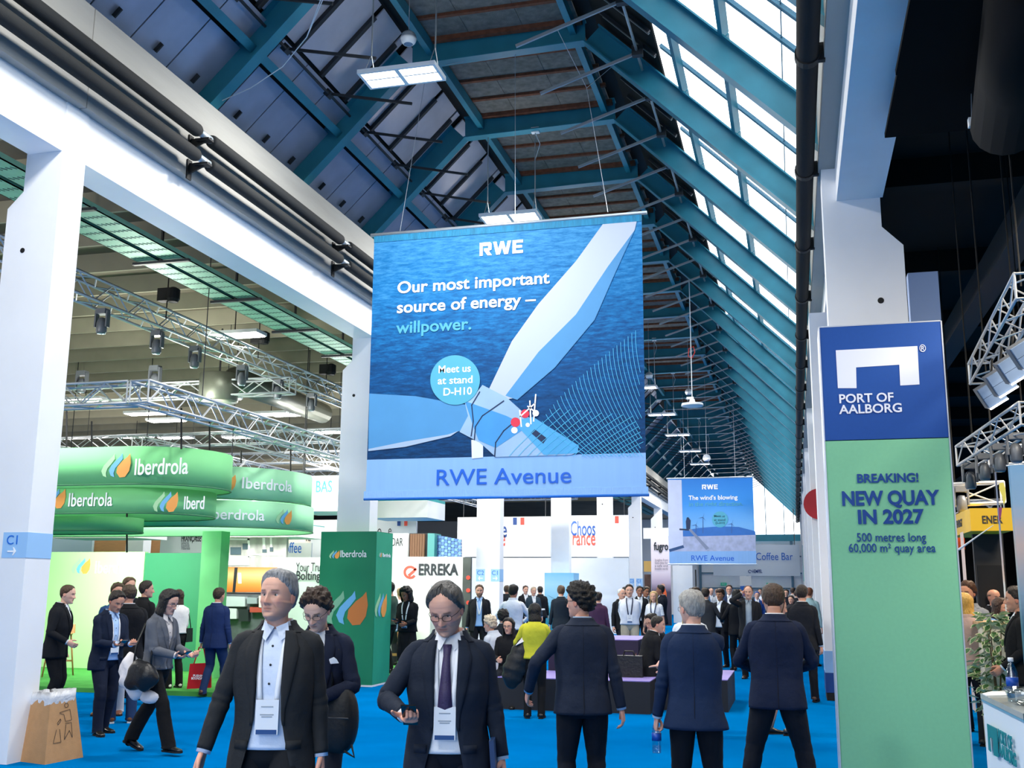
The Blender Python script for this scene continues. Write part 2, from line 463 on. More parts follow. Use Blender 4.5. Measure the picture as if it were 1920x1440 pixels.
p = thing('rainwater_pipe', 'thick black pipe running under the lower edge of the glass slope', 'pipe')
MB().tube([(.32, -5, 6.70), (.32, 82, 6.70)], .105, 16).obj('pipe_run', m_black, p, True)
ck = None
for j in range(len(RY)):
    if ck is None:
        ck = MB().tube([(.32, -.05, 6.70), (.32, .05, 6.70)], .122, 16).box(.40, .48, -.03, .03, 6.62, 6.80).obj('pipe_clamp', m_black, p, loc=(0, RY[j]+.4, 0))
    else: dup(ck, p, (0, RY[j]+.4, 0))

# closing strips added between nave roof and side halls against leaking light
b = MB(); b.box(-8.62, -8.55, -5.5, 84, 6.75, 8.1); b.box(-8.6, -7.6, -5.5, 84, 7.90, 7.96)
tag(b.obj('wall_left_upper', m_black), 'dark closing strip above the side hall', kind='structure')
b = MB(); b.box(.98, 1.04, -5.5, 84, 6.7, 7.75); b.box(.5, 1.04, -5.5, 84, 7.66, 7.72)
tag(b.obj('wall_right_upper', m_black), 'dark closing strip behind the gutter beam', kind='structure')
# side hall ceilings
cl = struct('ceiling_left', 'brown ribbed concrete ceiling of the exhibition side hall')
MB().box(-45, -8.55, -5.6, 96, 7.75, 7.9).obj('slab', m_lconc, cl)
rb = None
for k in range(46):
    y = 8 + 1.38*k
    if rb is None: rb = MB().prism([(-45, 0, 7.75), (-45, .11, 7.75), (-45, .08, 7.40), (-45, .03, 7.40)], (36.4, 0, 0)).obj('rib', m_lbeam, cl, loc=(0, y, 0))
    else: dup(rb, cl, (0, y, 0))
cr = struct('ceiling_right', 'black painted ceiling of the dark side hall')
MB().box(1.04, 28, -5.6, 96, 7.6, 7.75).obj('slab', m_blackceil, cr)
for k in range(9):
    MB().box(1.3, 28, 6+k*4.4, 6.25+k*4.4, 7.2, 7.6).obj('rib', m_blackceil, cr)
for xx in (3.0, 7.4):
    MB().box(xx, xx+.35, 4, 60, 6.35, 6.75).obj('dark_beam', mat('dark_grey_beam', '#34353a', .7), cr)
m_wallw = mat('wall_pale', '#c9ccd0', .8)  # unseen walls put around the side halls to keep sky light out
for nm, bx in (('wall_left', (-45.2, -45, -20, 96, 0, 7.9)), ('wall_back_left', (-45, -7.3, -5.7, -5.5, 0, 9)), ('wall_back_right', (.6, 28, -5.7, -5.5, 0, 8)), ('wall_front_left', (-45, -8.2, 96, 96.2, 0, 7.9))):
    tag(MB().box(*bx).obj(nm, m_wallw), 'plain pale end wall of the halls', kind='structure')
for nm, bx in (('wall_right', (28, 28.2, -20, 96, 0, 7.7)), ('wall_front_right', (1.4, 28, 60, 60.2, 0, 7.7))):
    tag(MB().box(*bx).obj(nm, m_blackceil), 'black wall of the dark side hall', kind='structure')

# made-up glazing across the nave behind the camera, added for front light
eb = struct('wall_back', 'made-up unseen glazed end of the nave, added for front light')
for i in range(6):
    x0, x1 = -7.3 + 1.32*i + .03, -7.3 + 1.32*(i+1) - .03
    for z0, z1 in ((.1, 2.5), (2.6, 5.0), (5.1, 7.0), (7.1, 10.4)): MB().box(x0, x1, -5.6, -5.59, z0, z1).obj('glass_pane', m_glass, eb)
    MB().box(x1, x1+.06, -5.65, -5.55, 0, 10.4).obj('mullion', m_teal, eb)
for z in (.05, 2.55, 5.05, 7.05): MB().box(-7.3, .6, -5.65, -5.55, z-.05, z+.05).obj('transom', m_teal, eb)
# far gable: glass above, white sectional gates below
gb = struct('wall_front', 'far gable with tall glass above white gates')
GY = 83.4
gm = plane_matrix((0, GY, 0), (1, 0, 0))
MB().box(-8.2, 1.2, GY, GY+.2, 5.25, 5.75).obj('gable_beam', m_teal, gb)
for i in range(6):
    x0, x1 = -7.4 + 1.35*i + .03, -7.4 + 1.35*(i+1) - .03
    top = lambda x: min(15.6 + x, 10.1, 7.4 - x) + .15
    poly = [(x0, GY+.05, 5.75), (x1, GY+.05, 5.75), (x1, GY+.05, top(x1))]
    for xm in (-5.5, -2.75):
        if x0 < xm < x1: poly.append((xm, GY+.05, top(xm)))
    poly.append((x0, GY+.05, top(x0)))
    MB().prism(poly, (0, .02, 0)).obj('glass_pane', m_glass, gb)
    MB().bar((x1+.03, GY+.06, 5.7), (x1+.03, GY+.06, top(x1+.03)), .06, .1, (0, 1, 0)).obj('mullion', m_gbar, gb)
MB().box(-8.2, 1.2, GY+.3, GY+.5, 0, 5.3).obj('gate_wall', m_white, gb)
m_gate = mat('gate_frame_steel', '#5f7f92', .5, metal=.4)
for x in (-7.05, -3.5, -.2, .7):
    MB().box(x-.09, x+.09, GY+.1, GY+.3, 0, 5.3).obj('gate_post', m_gate, gb)
for x in (-5.2, -1.8):
    MB().box(x-.05, x+.05, GY+.12, GY+.3, 0, 1.7).obj('gate_post', m_gate, gb)
for z in (1.0, 1.72, 2.85, 4.1):
    MB().box(-7.05, .7, GY+.14, GY+.3, z-.05, z+.05).obj('gate_rail', m_gate, gb)
m_exit = mat('exit_sign_green', '#1f9f7c', .5, emit=.25)
for i, x in enumerate((-5.3, -1.9)):
    t = tag(MB().box(x-.22, x+.22, GY-.1, GY+.1, 1.9, 2.12).obj('exit_sign', m_exit), 'small green exit sign above the far gates, %s' % ('over the gate nearer the fugro poster' if i == 0 else 'right of the pale roll-up poster'), 'sign', 'exit signs')
    lettering('EXIT', .14, plane_matrix((x, GY-.1, 2.01), (1, 0, 0)), m_white, t, bold=.01)
# ================================================================== hanging banners
m_hem = mat('banner_hem', '#9cc6f5', .6)
m_cyan_print = mat('print_cyan', '#4ea8c6', .55)
m_white_print = mat('print_white', '#fbfcff', .5)
m_blue_print = mat('print_rwe_blue', '#0f5fd0', .5)
m_alu = mat('aluminium_tube', '#c9d3dc', .35, metal=.6)
m_wire = mat('steel_wire', '#b8bec6', .4, metal=.6)
def rwe_logo(parent, m, cx, cy, h, material):
    """heavy slab letters R W E drawn as shapes"""
    k = h
    R = [[(0, 0), (.24, 0), (.24, .72), (.66, .72), (.66, .55), (.34, .55), (.34, .38), (.62, 0), (.94, 0), (.70, .34), (.90, .42), (.92, .86), (.80, 1), (0, 1)]]
    Wl = [[(1.02, 1), (1.26, 0), (1.54, 0), (1.70, .52), (1.86, 0), (2.14, 0), (2.38, 1), (2.12, 1), (1.99, .42), (1.82, 1), (1.58, 1), (1.41, .42), (1.28, 1)]]
    E_ = [[(2.48, 0), (3.26, 0), (3.26, .22), (2.74, .22), (2.74, .40), (3.20, .40), (3.20, .60), (2.74, .60), (2.74, .78), (3.26, .78), (3.26, 1), (2.48, 1)]]
    for poly in R + Wl + E_:
        flat([(cx + (x - 1.63)*k, cy + (y - .5)*k) for x, y in poly], m, material, parent, 'logo_letter', .004, .002)
def sea_mat():
    m = bpy.data.materials.new('print_sea'); m.use_nodes = True
    nt = m.node_tree; b = nt.nodes['Principled BSDF']; b.inputs['Roughness'].default_value = .6
    b.inputs['Specular IOR Level'].default_value = .2
    tc = nt.nodes.new('ShaderNodeTexCoord')
    mp = nt.nodes.new('ShaderNodeMapping'); mp.inputs['Rotation'].default_value = (0, .12, 0); mp.inputs['Scale'].default_value = (3.2, 1, 15)
    nt.links.new(tc.outputs['Object'], mp.inputs[0])
    n = nt.nodes.new('ShaderNodeTexNoise'); n.inputs['Scale'].default_value = 1.6; n.inputs['Detail'].default_value = 9; n.inputs['Roughness'].default_value = .72
    nt.links.new(mp.outputs[0], n.inputs['Vector'])
    sp = nt.nodes.new('ShaderNodeSeparateXYZ'); nt.links.new(tc.outputs['Object'], sp.inputs[0])
    g = nt.nodes.new('ShaderNodeMapRange'); g.inputs['From Min'].default_value = 3.6; g.inputs['From Max'].default_value = 7.3
    g.inputs['To Min'].default_value = -.32; g.inputs['To Max'].default_value = .30
    nt.links.new(sp.outputs[2], g.inputs['Value'])
    a = nt.nodes.new('ShaderNodeMath'); a.operation = 'ADD'
    nt.links.new(n.outputs['Fac'], a.inputs[0]); nt.links.new(g.outputs[0], a.inputs[1])
    cr = nt.nodes.new('ShaderNodeValToRGB'); el = cr.color_ramp.elements
    el[0].position = .12; el[0].color = lin('#03305a'); el[1].position = .92; el[1].color = lin('#4a9cd4')
    e = el.new(.42); e.color = lin('#084c86'); e = el.new(.62); e.color = lin('#1470b0')
    nt.links.new(a.outputs[0], cr.inputs[0]); nt.links.new(cr.outputs[0], b.inputs['Base Color'])
    return m
BY = 15.2
bt = thing('hanging_banner', 'large blue hanging banner with wind turbine print reading Our most important source of energy', 'banner', group='banners hung along the avenue')
bx0, bx1, bz0, bz1 = -6.35, -2.02, 3.03, 7.27
zband = at(690, 862, BY).z                            # top of the pale name strip
mb_ = MB()
nx, nz = 60, 60
bm_m = plane_matrix(((bx0+bx1)/2, BY-.006, 0), (1, 0, 0))
def cloth(x0, x1, z0, z1, name, m, parent, ny=24):
    vs, fs = [], []
    for k in range(ny+1):
        for i in range(ny+1):
            vs.append((x0+(x1-x0)*i/ny, BY, z0+(z1-z0)*k/ny))
    for k in range(ny):
        for i in range(ny):
            a = k*(ny+1)+i; fs.append((a, a+1, a+ny+2, a+ny+1))
    o = MB().add(vs, fs).obj(name, m, parent)
    md = o.modifiers.new('thick', 'SOLIDIFY'); md.thickness = .003; md.offset = -1
    return o
cloth(bx0, bx1, zband, bz1, 'printed_cloth', sea_mat(), bt)
cloth(bx0, bx1, bz0, zband, 'name_strip', mat('print_pale_blue', '#86b4ea', .6, var=.04, vscale=3, bump=.1, bscale=3, stretch=(4, 1, .4)), bt)
MB().box(bx0-.03, bx1+.03, BY-.012, BY+.004, bz0-.02, bz0+.10).obj('bottom_hem', mat('hem_pale', '#8ab7ec', .6, bump=.5, bscale=9, stretch=(6, 1, 1)), bt)
MB().box(bx0, bx1, BY-.010, BY+.004, bz1-.13, bz1).obj('top_hem', mat('hem_teal', '#1b86b4', .6, var=.25, vscale=3, bump=.5, bscale=9, stretch=(8, 1, 1)), bt)
MB().tube([(bx0-.06, BY, bz1), (bx1+.08, BY, bz1)], .028, 10).obj('top_tube', m_alu, bt, True)
MB().tube([(bx0-.03, BY, bz0-.02), (bx1+.04, BY, bz0-.02)], .022, 10).obj('bottom_tube', mat('blue_tube', '#1f6fd0', .4), bt, True)
def bp(x, y):                                         # photograph pixel -> banner print coordinates
    q = at(x, y, BY); return (q.x - (bx0+bx1)/2, q.z)
def bpoly(px): return [bp(*q) for q in px]
m_blade = ramp_mat('print_blade', 'Z', [(0, '#86aed2'), (.4, '#b3c0d6'), (1, '#b9c5da')], .55, .25, -.75)
m_bladesh = mat('print_blade_shade', '#4a90c8', .55, var=.06, vscale=2)
m_nac = mat('print_nacelle', '#94b6da', .55, var=.12, vscale=1.5)
m_nac2 = mat('print_nacelle_light', '#d9e6f7', .55)
m_dk = mat('print_dark', '#0b2a52', .55)
m_mid = mat('print_mid_blue', '#3f93d6', .55, var=.1, vscale=2)
Z = .0
flat(bpoly([(1144, 402), (1198, 398), (1190, 432), (1150, 500), (1100, 590), (1040, 660), (975, 745), (930, 752), (917, 730), (960, 640), (1010, 570), (1080, 490)]), bm_m, m_blade, bt, 'printed_blade', .002, .0015)
flat(bpoly([(1190, 432), (1150, 520), (1115, 600), (1040, 690), (970, 750), (948, 742), (1010, 660), (1080, 590), (1140, 500)]), bm_m, m_bladesh, bt, 'printed_blade', .0025, .0022)
flat(bpoly([(693, 738), (780, 743), (830, 752), (880, 760), (890, 800), (840, 815), (760, 828), (691, 842)]), bm_m, m_bladesh, bt, 'printed_blade', .002, .0015)
flat(bpoly([(691, 842), (760, 828), (840, 815), (860, 808), (845, 818), (760, 838), (691, 846)]), bm_m, m_blade, bt, 'printed_blade', .002, .0025)
flat(bpoly([(884, 825), (906, 825), (906, 858), (885, 860)]), bm_m, m_nac2, bt, 'printed_tower', .002, .0015)
flat(bpoly([(905, 722), (950, 745), (1000, 790), (1080, 835), (1086, 848), (1070, 853), (930, 857), (900, 830), (862, 810), (878, 780), (872, 755), (895, 735)]), bm_m, m_nac, bt, 'printed_nacelle', .0025, .0035)
flat(bpoly([(872, 752), (950, 780), (990, 800), (930, 840), (898, 826), (888, 800)]), bm_m, m_mid, bt, 'printed_nacelle', .002, .0065)
flat(bpoly([(962, 790), (1000, 782), (1086, 836), (1082, 850), (1020, 853)]), bm_m, mat('print_deck', '#4aa3dc', .55, var=.1), bt, 'printed_nacelle', .002, .0067)
flat(bpoly([(996, 812), (1003, 805), (1026, 822), (1019, 832)]), bm_m, m_dk, bt, 'printed_hatch', .002, .009)
m_redp = mat('print_red', '#d8304a', .55)
flat(bpoly(circle(967, 792, 9, 16)), bm_m, m_redp, bt, 'printed_crate', .002, .010)
flat(bpoly(circle(985, 776, 8, 14)), bm_m, m_redp, bt, 'printed_crate', .002, .010)
for a in ((1005, 775, 6), (965, 807, 6), (990, 797, 4)):
    flat(bpoly(circle(a[0], a[1], a[2], 14)), bm_m, m_white_print, bt, 'printed_disc', .002, .0105)
def bline(pts, w, m, z, name):
    out = [V3(bp(*q)).to_3d() for q in pts]
    for a, c in zip(out[:-1], out[1:]):
        d = (c-a); n = V3((-d.y, d.x, 0)).normalized()*(w/2); e = d.normalized()*w*.3
        flat([(q.x, q.y) for q in (a-n-e, c-n+e, c+n+e, a+n-e)], bm_m, m, bt, name, .0015, z)
for pts in ([(900, 735), (885, 760), (888, 790), (884, 818)], [(945, 752), (905, 780), (892, 800), (890, 825)], [(963, 793), (945, 808), (930, 830), (928, 856)]):
    bline(pts, .018, m_dk, .0095, 'printed_seam')
for pts in ([(978, 800), (975, 770)], [(996, 795), (994, 752)], [(1001, 790), (1005, 740)], [(975, 782), (1003, 757)], [(990, 762), (1003, 772)]):
    bline(pts, .02, m_white_print, .0108, 'printed_mast')
flat(bpoly(circle(854, 713, 46.5, 48)), bm_m, m_cyan_print, bt, 'printed_roundel', .002, .011)
# the fine net of curved lines at the lower corner: two families of curves in one print
g = MB()
def gline(pts, w=.007):
    pv = [bp(*q) for q in pts]
    for (x0, z0), (x1, z1) in zip(pv[:-1], pv[1:]):
        d = V3((x1-x0, z1-z0, 0)); n = V3((-d.y, d.x, 0)).normalized()*(w/2)
        q = [bm_m @ V3((x + s*n.x, z + s*n.y, .0125)) for (x, z, s) in ((x0, z0, -1), (x1, z1, -1), (x1, z1, 1), (x0, z0, 1))]
        g.add(q, [(0, 1, 2, 3)])
for i in range(26):                                   # family sweeping up and over to the edge
    t = i/25.0
    a = (1017 + 190*t**.85, 795 - 180*t**.75 if t < .8 else 640 - 30*(t-.8)*5*.2)
    e = (1100 + 175*t, 853 - 10*t)
    top = (1017 + 175*t, 790 - 170*t**.8)
    pts = []
    for s in range(13):
        u = s/12.0
        x = top[0] + (e[0]-top[0])*u**1.25 - 14*math.sin(math.pi*u)*t
        y = top[1] + (856-top[1])*u
        if x < 1206: pts.append((x, y))
    if len(pts) > 1: gline(pts)
for i in range(16):                                   # family crossing it from below
    t = i/15.0
    pts = []
    for s in range(9):
        u = s/8.0
        x = 955 + 17*i + (95 + 40*t)*u
        y = 856 - (90 - 30*t)*u**.9
        if x < 1207: pts.append((x, y))
    if len(pts) > 1: gline(pts)
tag(g.obj('printed_net', mat('print_net', '#49b8e6', .5), bt), kind='stuff')
rwe_logo(bt, bm_m, *bp(940, 465), .215, m_white_print)
def btxt(body, px, py, w_px, size, m, bold=.012, z=.004):
    x, zz = bp(px, py); x2, _ = bp(px + w_px, py)
    lettering(body, size, bm_m @ Matrix.Translation((x + (x2-x)/2, zz, z)), m, bt, bold=bold, width=x2-x)
btxt('Our most important', 745, 541, 285, .27, m_white_print, .018)
btxt('source of energy –', 744, 578, 260, .27, m_white_print, .018)
btxt('willpower.', 744, 616, 141, .27, m_cyan_print, .018)
btxt('Meet us', 823, 694, 60, .165, m_white_print, .012, .0135)
btxt('at stand', 822, 715, 65, .165, m_white_print, .012, .0135)
btxt('D-H10', 832, 736, 53, .165, m_white_print, .012, .0135)
btxt('RWE Avenue', 818, 897, 252, .34, m_blue_print, .004, .004)
# suspension wires
sw = lambda name, pts, r=.0042: MB().tube(pts, r, 5).obj(name, m_wire, bt)
sw('wire', [at(750, 434, BY), at(800, 140, 15.2) + V3((0, 0, .1))])
sw('wire', [at(966, 418, BY), at(966, 98, BY)])
sw('wire', [at(966, 98, BY), at(988, 66, BY)]); sw('wire', [at(966, 98, BY), V3((-5.2, 15.2, 10.1))])
sw('wire', [at(1140, 398, BY), at(1100, 165, 15.0), V3((-3.2, 14.6, 10.15))])
sw('wire', [at(1100, 165, 15.0), at(1165, 110, 15.2), V3((-2.35, 15.2, 9.6))])

# second banner, far along the avenue
b2 = thing('hanging_banner', 'smaller far hanging banner with desert wind farm print below the far roof', 'banner', group='banners hung along the avenue')
B2 = 47.0
q0, q1 = at(1252, 898, B2), at(1417, 1058, B2)
x0, x1, z0, z1 = q0.x, q1.x, q1.z, q0.z
m2 = plane_matrix(((x0+x1)/2, B2-.01, 0), (1, 0, 0))
def p2_(x, y): q = at(x, y, B2); return (q.x-(x0+x1)/2, q.z)
def f2(px, m, name, z, d=.006): flat([p2_(*q) for q in px], m2, m, b2, name, d, z)
MB().box(x0, x1, B2, B2+.02, z0, z1).obj('printed_cloth', ramp_mat('print_sky_far', 'Z', [(0, '#6fa8e8'), (.45, '#6fb2ee'), (.7, '#2f93e8'), (1, '#1680dd')], .6, 1/(z1-z0), -z0/(z1-z0)), b2)
f2([(1253, 1005), (1417, 1002), (1417, 1034), (1255, 1035)], mat('print_sand', '#a9b4d6', .6, var=.2, vscale=4), 'printed_ground', .001)
f2([(1278, 996), (1310, 990), (1350, 987), (1385, 988), (1416, 996), (1417, 1003), (1278, 1006)], mat('print_hills', '#2f6fc0', .6, var=.1), 'printed_hills', .002)
f2([(1252, 900), (1278, 900), (1281, 1022), (1254, 1030)], mat('print_tower', '#c9d3f0', .6, var=.05), 'printed_tower', .004)
f2([(1254, 1030), (1281, 1022), (1283, 1027), (1256, 1035)], mat('print_shadow_blue', '#2b4f80', .6), 'printed_tower_foot', .005)
f2([(1255, 1034), (1418, 1033), (1418, 1058), (1256, 1059)], MATS['print_pale_blue'], 'name_strip', .004)
f2([(1274, 991), (1292, 992), (1292, 995), (1274, 994)], m_dk, 'printed_stair', .008)
f2([(1290, 992), (1296, 992), (1330, 1028), (1324, 1031)], mat('print_grey', '#7f8ca8', .6), 'printed_stair', .008)
f2([(1286, 978), (1288, 970), (1291, 970), (1295, 976), (1294, 992), (1287, 992)], m_dk, 'printed_climber', .010)
for px, top in ((1318, 970), (1372, 982), (1305, 984)):
    f2([(px-.7, 1000), (px+.7, 1000), (px+.4, top), (px-.4, top)], mat('print_turbine', '#3c5f9a', .6), 'printed_turbine', .006)
    for a in (1.2, 3.3, 5.4):
        L = 9
        f2([(px, top-.5), (px + L*math.cos(a), top - L*math.sin(a)), (px, top+.8)], MATS['print_turbine'], 'printed_turbine', .006)
f2(circle(1350, 974, 15, 28), m_cyan_print, 'printed_roundel', .008)
rwe_logo(b2, m2 @ Matrix.Translation((0, 0, .006)), *p2_(1331, 913), .21, m_white_print)
def t2(body, px, py, wpx, size, m, bold):
    xa, zz = p2_(px, py); xb, _ = p2_(px+wpx, py)
    lettering(body, size, m2 @ Matrix.Translation(((xa+xb)/2, zz, .012)), m, b2, bold=bold, width=xb-xa)
t2("The wind's blowing", 1291, 934, 92, .27, m_white_print, .02)
t2('in the right direction.', 1292, 946, 101, .27, m_cyan_print, .015)
t2('Meet us', 1339, 968, 20, .14, m_white_print, .01); t2('at stand', 1339, 975, 21, .14, m_white_print, .01); t2('D-H10', 1342, 981, 17, .14, m_white_print, .01)
t2('RWE Avenue', 1296, 1047, 80, .33, m_blue_print, .008)
MB().tube([(x0-.06, B2, z1+.01), (x1+.06, B2, z1+.01)], .03, 8).obj('top_tube', m_alu, b2)
MB().tube([(x0-.06, B2, z0), (x1+.06, B2, z0)], .03, 8).obj('bottom_tube', m_alu, b2)
for fx in (.2, .8): MB().tube([(x0+(x1-x0)*fx, B2, z1), (x0+(x1-x0)*fx, B2, 10.2)], .008, 5).obj('wire', m_wire, b2)

# ================================================================== hanging lights in the nave
m_lampframe = mat('lamp_frame', '#e6eaee', .4)
m_lampdiff = mat('lamp_diffuser', (1.0, .98, .94), .4, emit=9.)
m_chain = mat('chain', '#aab0b4', .4, metal=.7)
def hang_lamp(Y, label, power=120):
    X, z = -4.86, 8.48
    t = thing('hanging_lamp', label, 'lamp', (X, Y, z), group='hanging lamps under the hall roof')
    f = MB()
    for a in ((-.55, .55, -.24, -.20), (-.55, .55, .20, .24), (-.55, -.51, -.20, .20), (.51, .55, -.20, .20), (-.03, .03, -.20, .20)):
        f.box(a[0], a[1], a[2], a[3], -.03, .03)
    f.box(-.51, .51, -.015, .015, -.02, .02)
    f.obj('frame', m_lampframe, t)
    d = MB(); d.box(-.51, -.03, -.20, .20, 0, .02); d.obj('diffuser', m_lampdiff, t)
    d = MB(); d.box(.03, .51, -.20, .20, 0, .02); d.obj('diffuser', m_lampdiff, t)
    for sx in (-.45, .47):
        MB().tube([(sx, -.2, .03), (sx, 0, .35)], .006, 4).tube([(sx, .2, .03), (sx, 0, .35)], .006, 4).tube([(sx, 0, .33), (sx, 0, 1.64)], .011, 5).obj('chain', m_chain, t)
    MB().box(.40, .55, -.05, .05, 1.62, 1.72).obj('junction_box', m_lampframe, t)
    MB().tube([(.47, .02, 1.62), (.56, .02, 1.4), (.47, .02, 1.1), (.47, .02, .4)], .007, 5).obj('cable', m_lampframe, t)
    l = area_light('lamp_light', (X, Y, z-.05), (X, Y, 0), 1.0, .4, power, (1, .97, .92))
    return t
places = ['second', 'third', 'fourth', 'fifth', 'sixth', 'seventh', 'eighth', 'ninth']
hang_lamp(6.4, 'white rectangular hanging lamp above the camera, out of view', 330)
hang_lamp(.6, 'white rectangular hanging lamp behind the camera, out of view', 330)
hang_lamp(12.4, 'white rectangular hanging lamp with four bright fields, nearest the camera', 330)
hang_lamp(18.13, 'white rectangular hanging lamp just above the top edge of the large blue banner', 330)
for i, Y in enumerate((24.0, 29.87, 35.7, 41.6, 47.5, 53.4, 59.2)):
    hang_lamp(Y, 'small white hanging lamp beyond the large banner, %s of the row from the camera' % places[i+1], 300)
m_spk = mat('speaker_grey', '#8d97a3', .5); m_spkw = mat('speaker_white', '#dfe4e8', .5); m_spkg = mat('speaker_grille', '#5f7fa4', .5, bump=.8, bscale=90)
def ball_speaker(p, r, ztop, label):
    t = thing('ball_speaker', label, 'speaker', p, group='ball speakers under the roof')
    a = math.pi
    up = [(r*math.cos(x), r*math.sin(x)) for x in [math.radians(d) for d in (0, 15, 30, 45, 60, 75, 88)]]
    MB().lathe([(r*1.02, -.01)] + up, n=24).obj('shell', m_spk, t, True)
    MB().lathe([(r*.62, -r*.80), (r*.85, -r*.55), (r*.98, -r*.25), (r*1.03, 0)], n=24).obj('white_ring', m_spkw, t, True)
    MB().lathe([(.001, -r*.90), (r*.35, -r*.88), (r*.62, -r*.78)], n=24).obj('grille', m_spkg, t, True)
    MB().tube([(0, 0, r), (0, 0, ztop - p[2])], .006, 5).obj('wire', m_wire, t)
ball_speaker(tuple(at(766, 72, 13.6)), .12, 10.4, 'grey and white ball speaker hanging above the nearest lamp')
ball_speaker(tuple(at(1217, 704, 33.5)), .12, 10.3, 'small white ball speaker hanging right of the large banner edge')
ball_speaker(tuple(at(1291, 735, 36)), .12, 10.3, 'small white ball speaker hanging above the round dish lamp')
ball_speaker(tuple(at(1325, 859, 44)), .16, 10.3, 'small ball speaker hanging above the far banner')
t = thing('dish_lamp', 'round white dish lamp hanging on a red cord under the roof', 'lamp', tuple(at(1298, 757, 27)))
MB().lathe([(.001, .12), (.06, .12), (.08, .03), (.27, .0), (.285, -.06), (.27, -.065)], n=28).obj('dish', m_spkw, t, True)
MB().lathe([(.27, -.06), (.2, -.045), (.001, -.03)], n=28).obj('reflector', mat('reflector', '#b9c2ca', .3, metal=.3), t, True)
MB().tube([(0, 0, .1), (0, 0, 10.5 - at(1298, 757, 27).z)], .012, 6).obj('stem', m_spkw, t)
m_redcord = mat('red_cord', '#c23a2e', .6)
MB().tube([(.02, 0, 1.2), (.10, 0, 1.35), (.07, 0, 1.5), (-.05, 0, 1.45), (-.07, 0, 1.25), (0, 0, 1.2)], .012, 6).obj('cord_loop', m_redcord, t)
MB().box(-.14, .04, -.02, .02, .12, .18).obj('arm', m_spkw, t)
# a loose pair of cables drooping off the left rafters
t = thing('loose_cable', 'pair of thin white cables drooping along the left rafter', 'cable')
for k in (0, .05):
    MB().tube([at(605-k*80, 0, 11.0), at(575, 70, 11.4), at(530, 125, 11.9), at(470, 165, 12.2), at(400, 196, 12.3)], .007, 5).obj('cable', m_lampframe, t)

# ================================================================== side hall services
tr = None
for i, (xa, xb) in enumerate(((-8.86, -8.50), (-9.30, -8.94))):
    t = thing('cable_tray', 'green perforated cable tray under the side hall ceiling, %s the white lintel' % ('next to' if i == 0 else 'further from'), 'cable tray', group='cable trays')
    MB().box(xa, xb, 2, 70, 6.42, 6.435).obj('bottom_sheet', m_tray, t)
    MB().box(xa, xa+.012, 2, 70, 6.42, 6.50).obj('side_rail', m_tray, t); MB().box(xb-.012, xb, 2, 70, 6.42, 6.50).obj('side_rail', m_tray, t)
    r0 = None
    for k in range(90):
        y = 6 + .28*k
        if r0 is None:
            r0 = MB()
            for q in range(5):
                xx = xa + .05 + q*(xb-xa-.1)/4
                r0.prism([(xx-.028, 0, 6.4195), (xx+.012, .07, 6.4195), (xx+.028, .055, 6.4195), (xx-.012, -.015, 6.4195)], (0, 0, -.002))
            r0 = tag(r0.obj('slot_row', mat('tray_slot', '#2f4f47', .7), t, loc=(0, y, 0)), kind='stuff')
        else: dup(r0, t, (0, y, 0))
t = thing('tray_support', 'row of dark hangers carrying the green cable trays', 'hanger')
s0 = None
for k in range(26):
    y = 6.6 + 2.2*k
    if s0 is None: s0 = MB().box(-9.36, -8.42, -.03, .03, 6.37, 6.41).box(-8.915, -8.885, -.02, .02, 6.41, 7.6).obj('hanger', m_darkbar, t, loc=(0, y, 0))
    else: dup(s0, t, (0, y, 0))

m_truss = mat('truss_aluminium', '#c8ccd0', .38, metal=.55)
def truss(label, p0, p1, w=.3, h=.3, step=.42, r=.022, material=None, name='lighting_truss', group='lighting trusses'):
    material = material or m_truss
    p0, p1 = V3(p0), V3(p1); L = (p1-p0).length; d = (p1-p0).normalized()
    side = d.cross(V3((0, 0, 1))).normalized()*(w/2); up = V3((0, 0, h/2))
    t = thing(name, label, 'truss', group=group)
    cs = [side+up, side*-1+up, side*-1-up, side-up]
    for c in cs: MB().tube([p0+c, p1+c], r, 6).obj('chord', material, t, True)
    lat = MB(); n = max(1, int(L/step))
    for a, c in ((0, 1), (1, 2), (2, 3), (3, 0)):
        for k in range(n):
            s0, s1 = p0 + d*(L*k/n), p0 + d*(L*(k+1)/n)
            u, v = (cs[a], cs[c]) if k % 2 == 0 else (cs[c], cs[a])
            lat.tube([s0+u, s1+v], r*.55, 4, cap=False)
    for c in (0, 1, 2, 3):
        lat.tube([p0+cs[c], p0+cs[(c+1) % 4]], r*.7, 4); lat.tube([p1+cs[c], p1+cs[(c+1) % 4]], r*.7, 4)
    tag(lat.obj('lattice', material, t), kind='stuff')
    for u_ in (.12, .88):
        q = p0 + (p1-p0)*u_; MB().tube([(q.x, q.y, q.z+h/2), (q.x, q.y, 7.74 if q.x < 0 else 7.58)], .008, 5).obj('hanger', m_darkbar if q.x < 0 else m_blackceil, t)
    return t
truss('long grey box truss carrying stage lights, highest in the side hall', (-11, 8, 6.42), (-11, 40, 6.42), .36, .36, .45, .026)
truss('bright box truss running deep beside the green rings', (-9.0, 13.05, 4.42), (-9.0, 27, 4.42), .3, .32, .36)
truss('box truss crossing in front of the green rings', (-20, 13.2, 4.42), (-9.2, 13.2, 4.42), .3, .32, .36)
for i, (Y, za, X0, X1) in enumerate(((21, 6.05, -24, -10.6), (26.5, 5.75, -26, -10), (31, 5.75, -28, -9.4), (35, 5.6, -30, -9.4), (40, 5.8, -30, -9.2), (46, 5.7, -34, -9.2))):
    truss('pale lighting truss crossing the side hall, %s from the near end' % (['first', 'second', 'third', 'fourth', 'fifth', 'sixth'][i]), (X0, Y, za), (X1, Y, za), .3, .34, .5, .024)
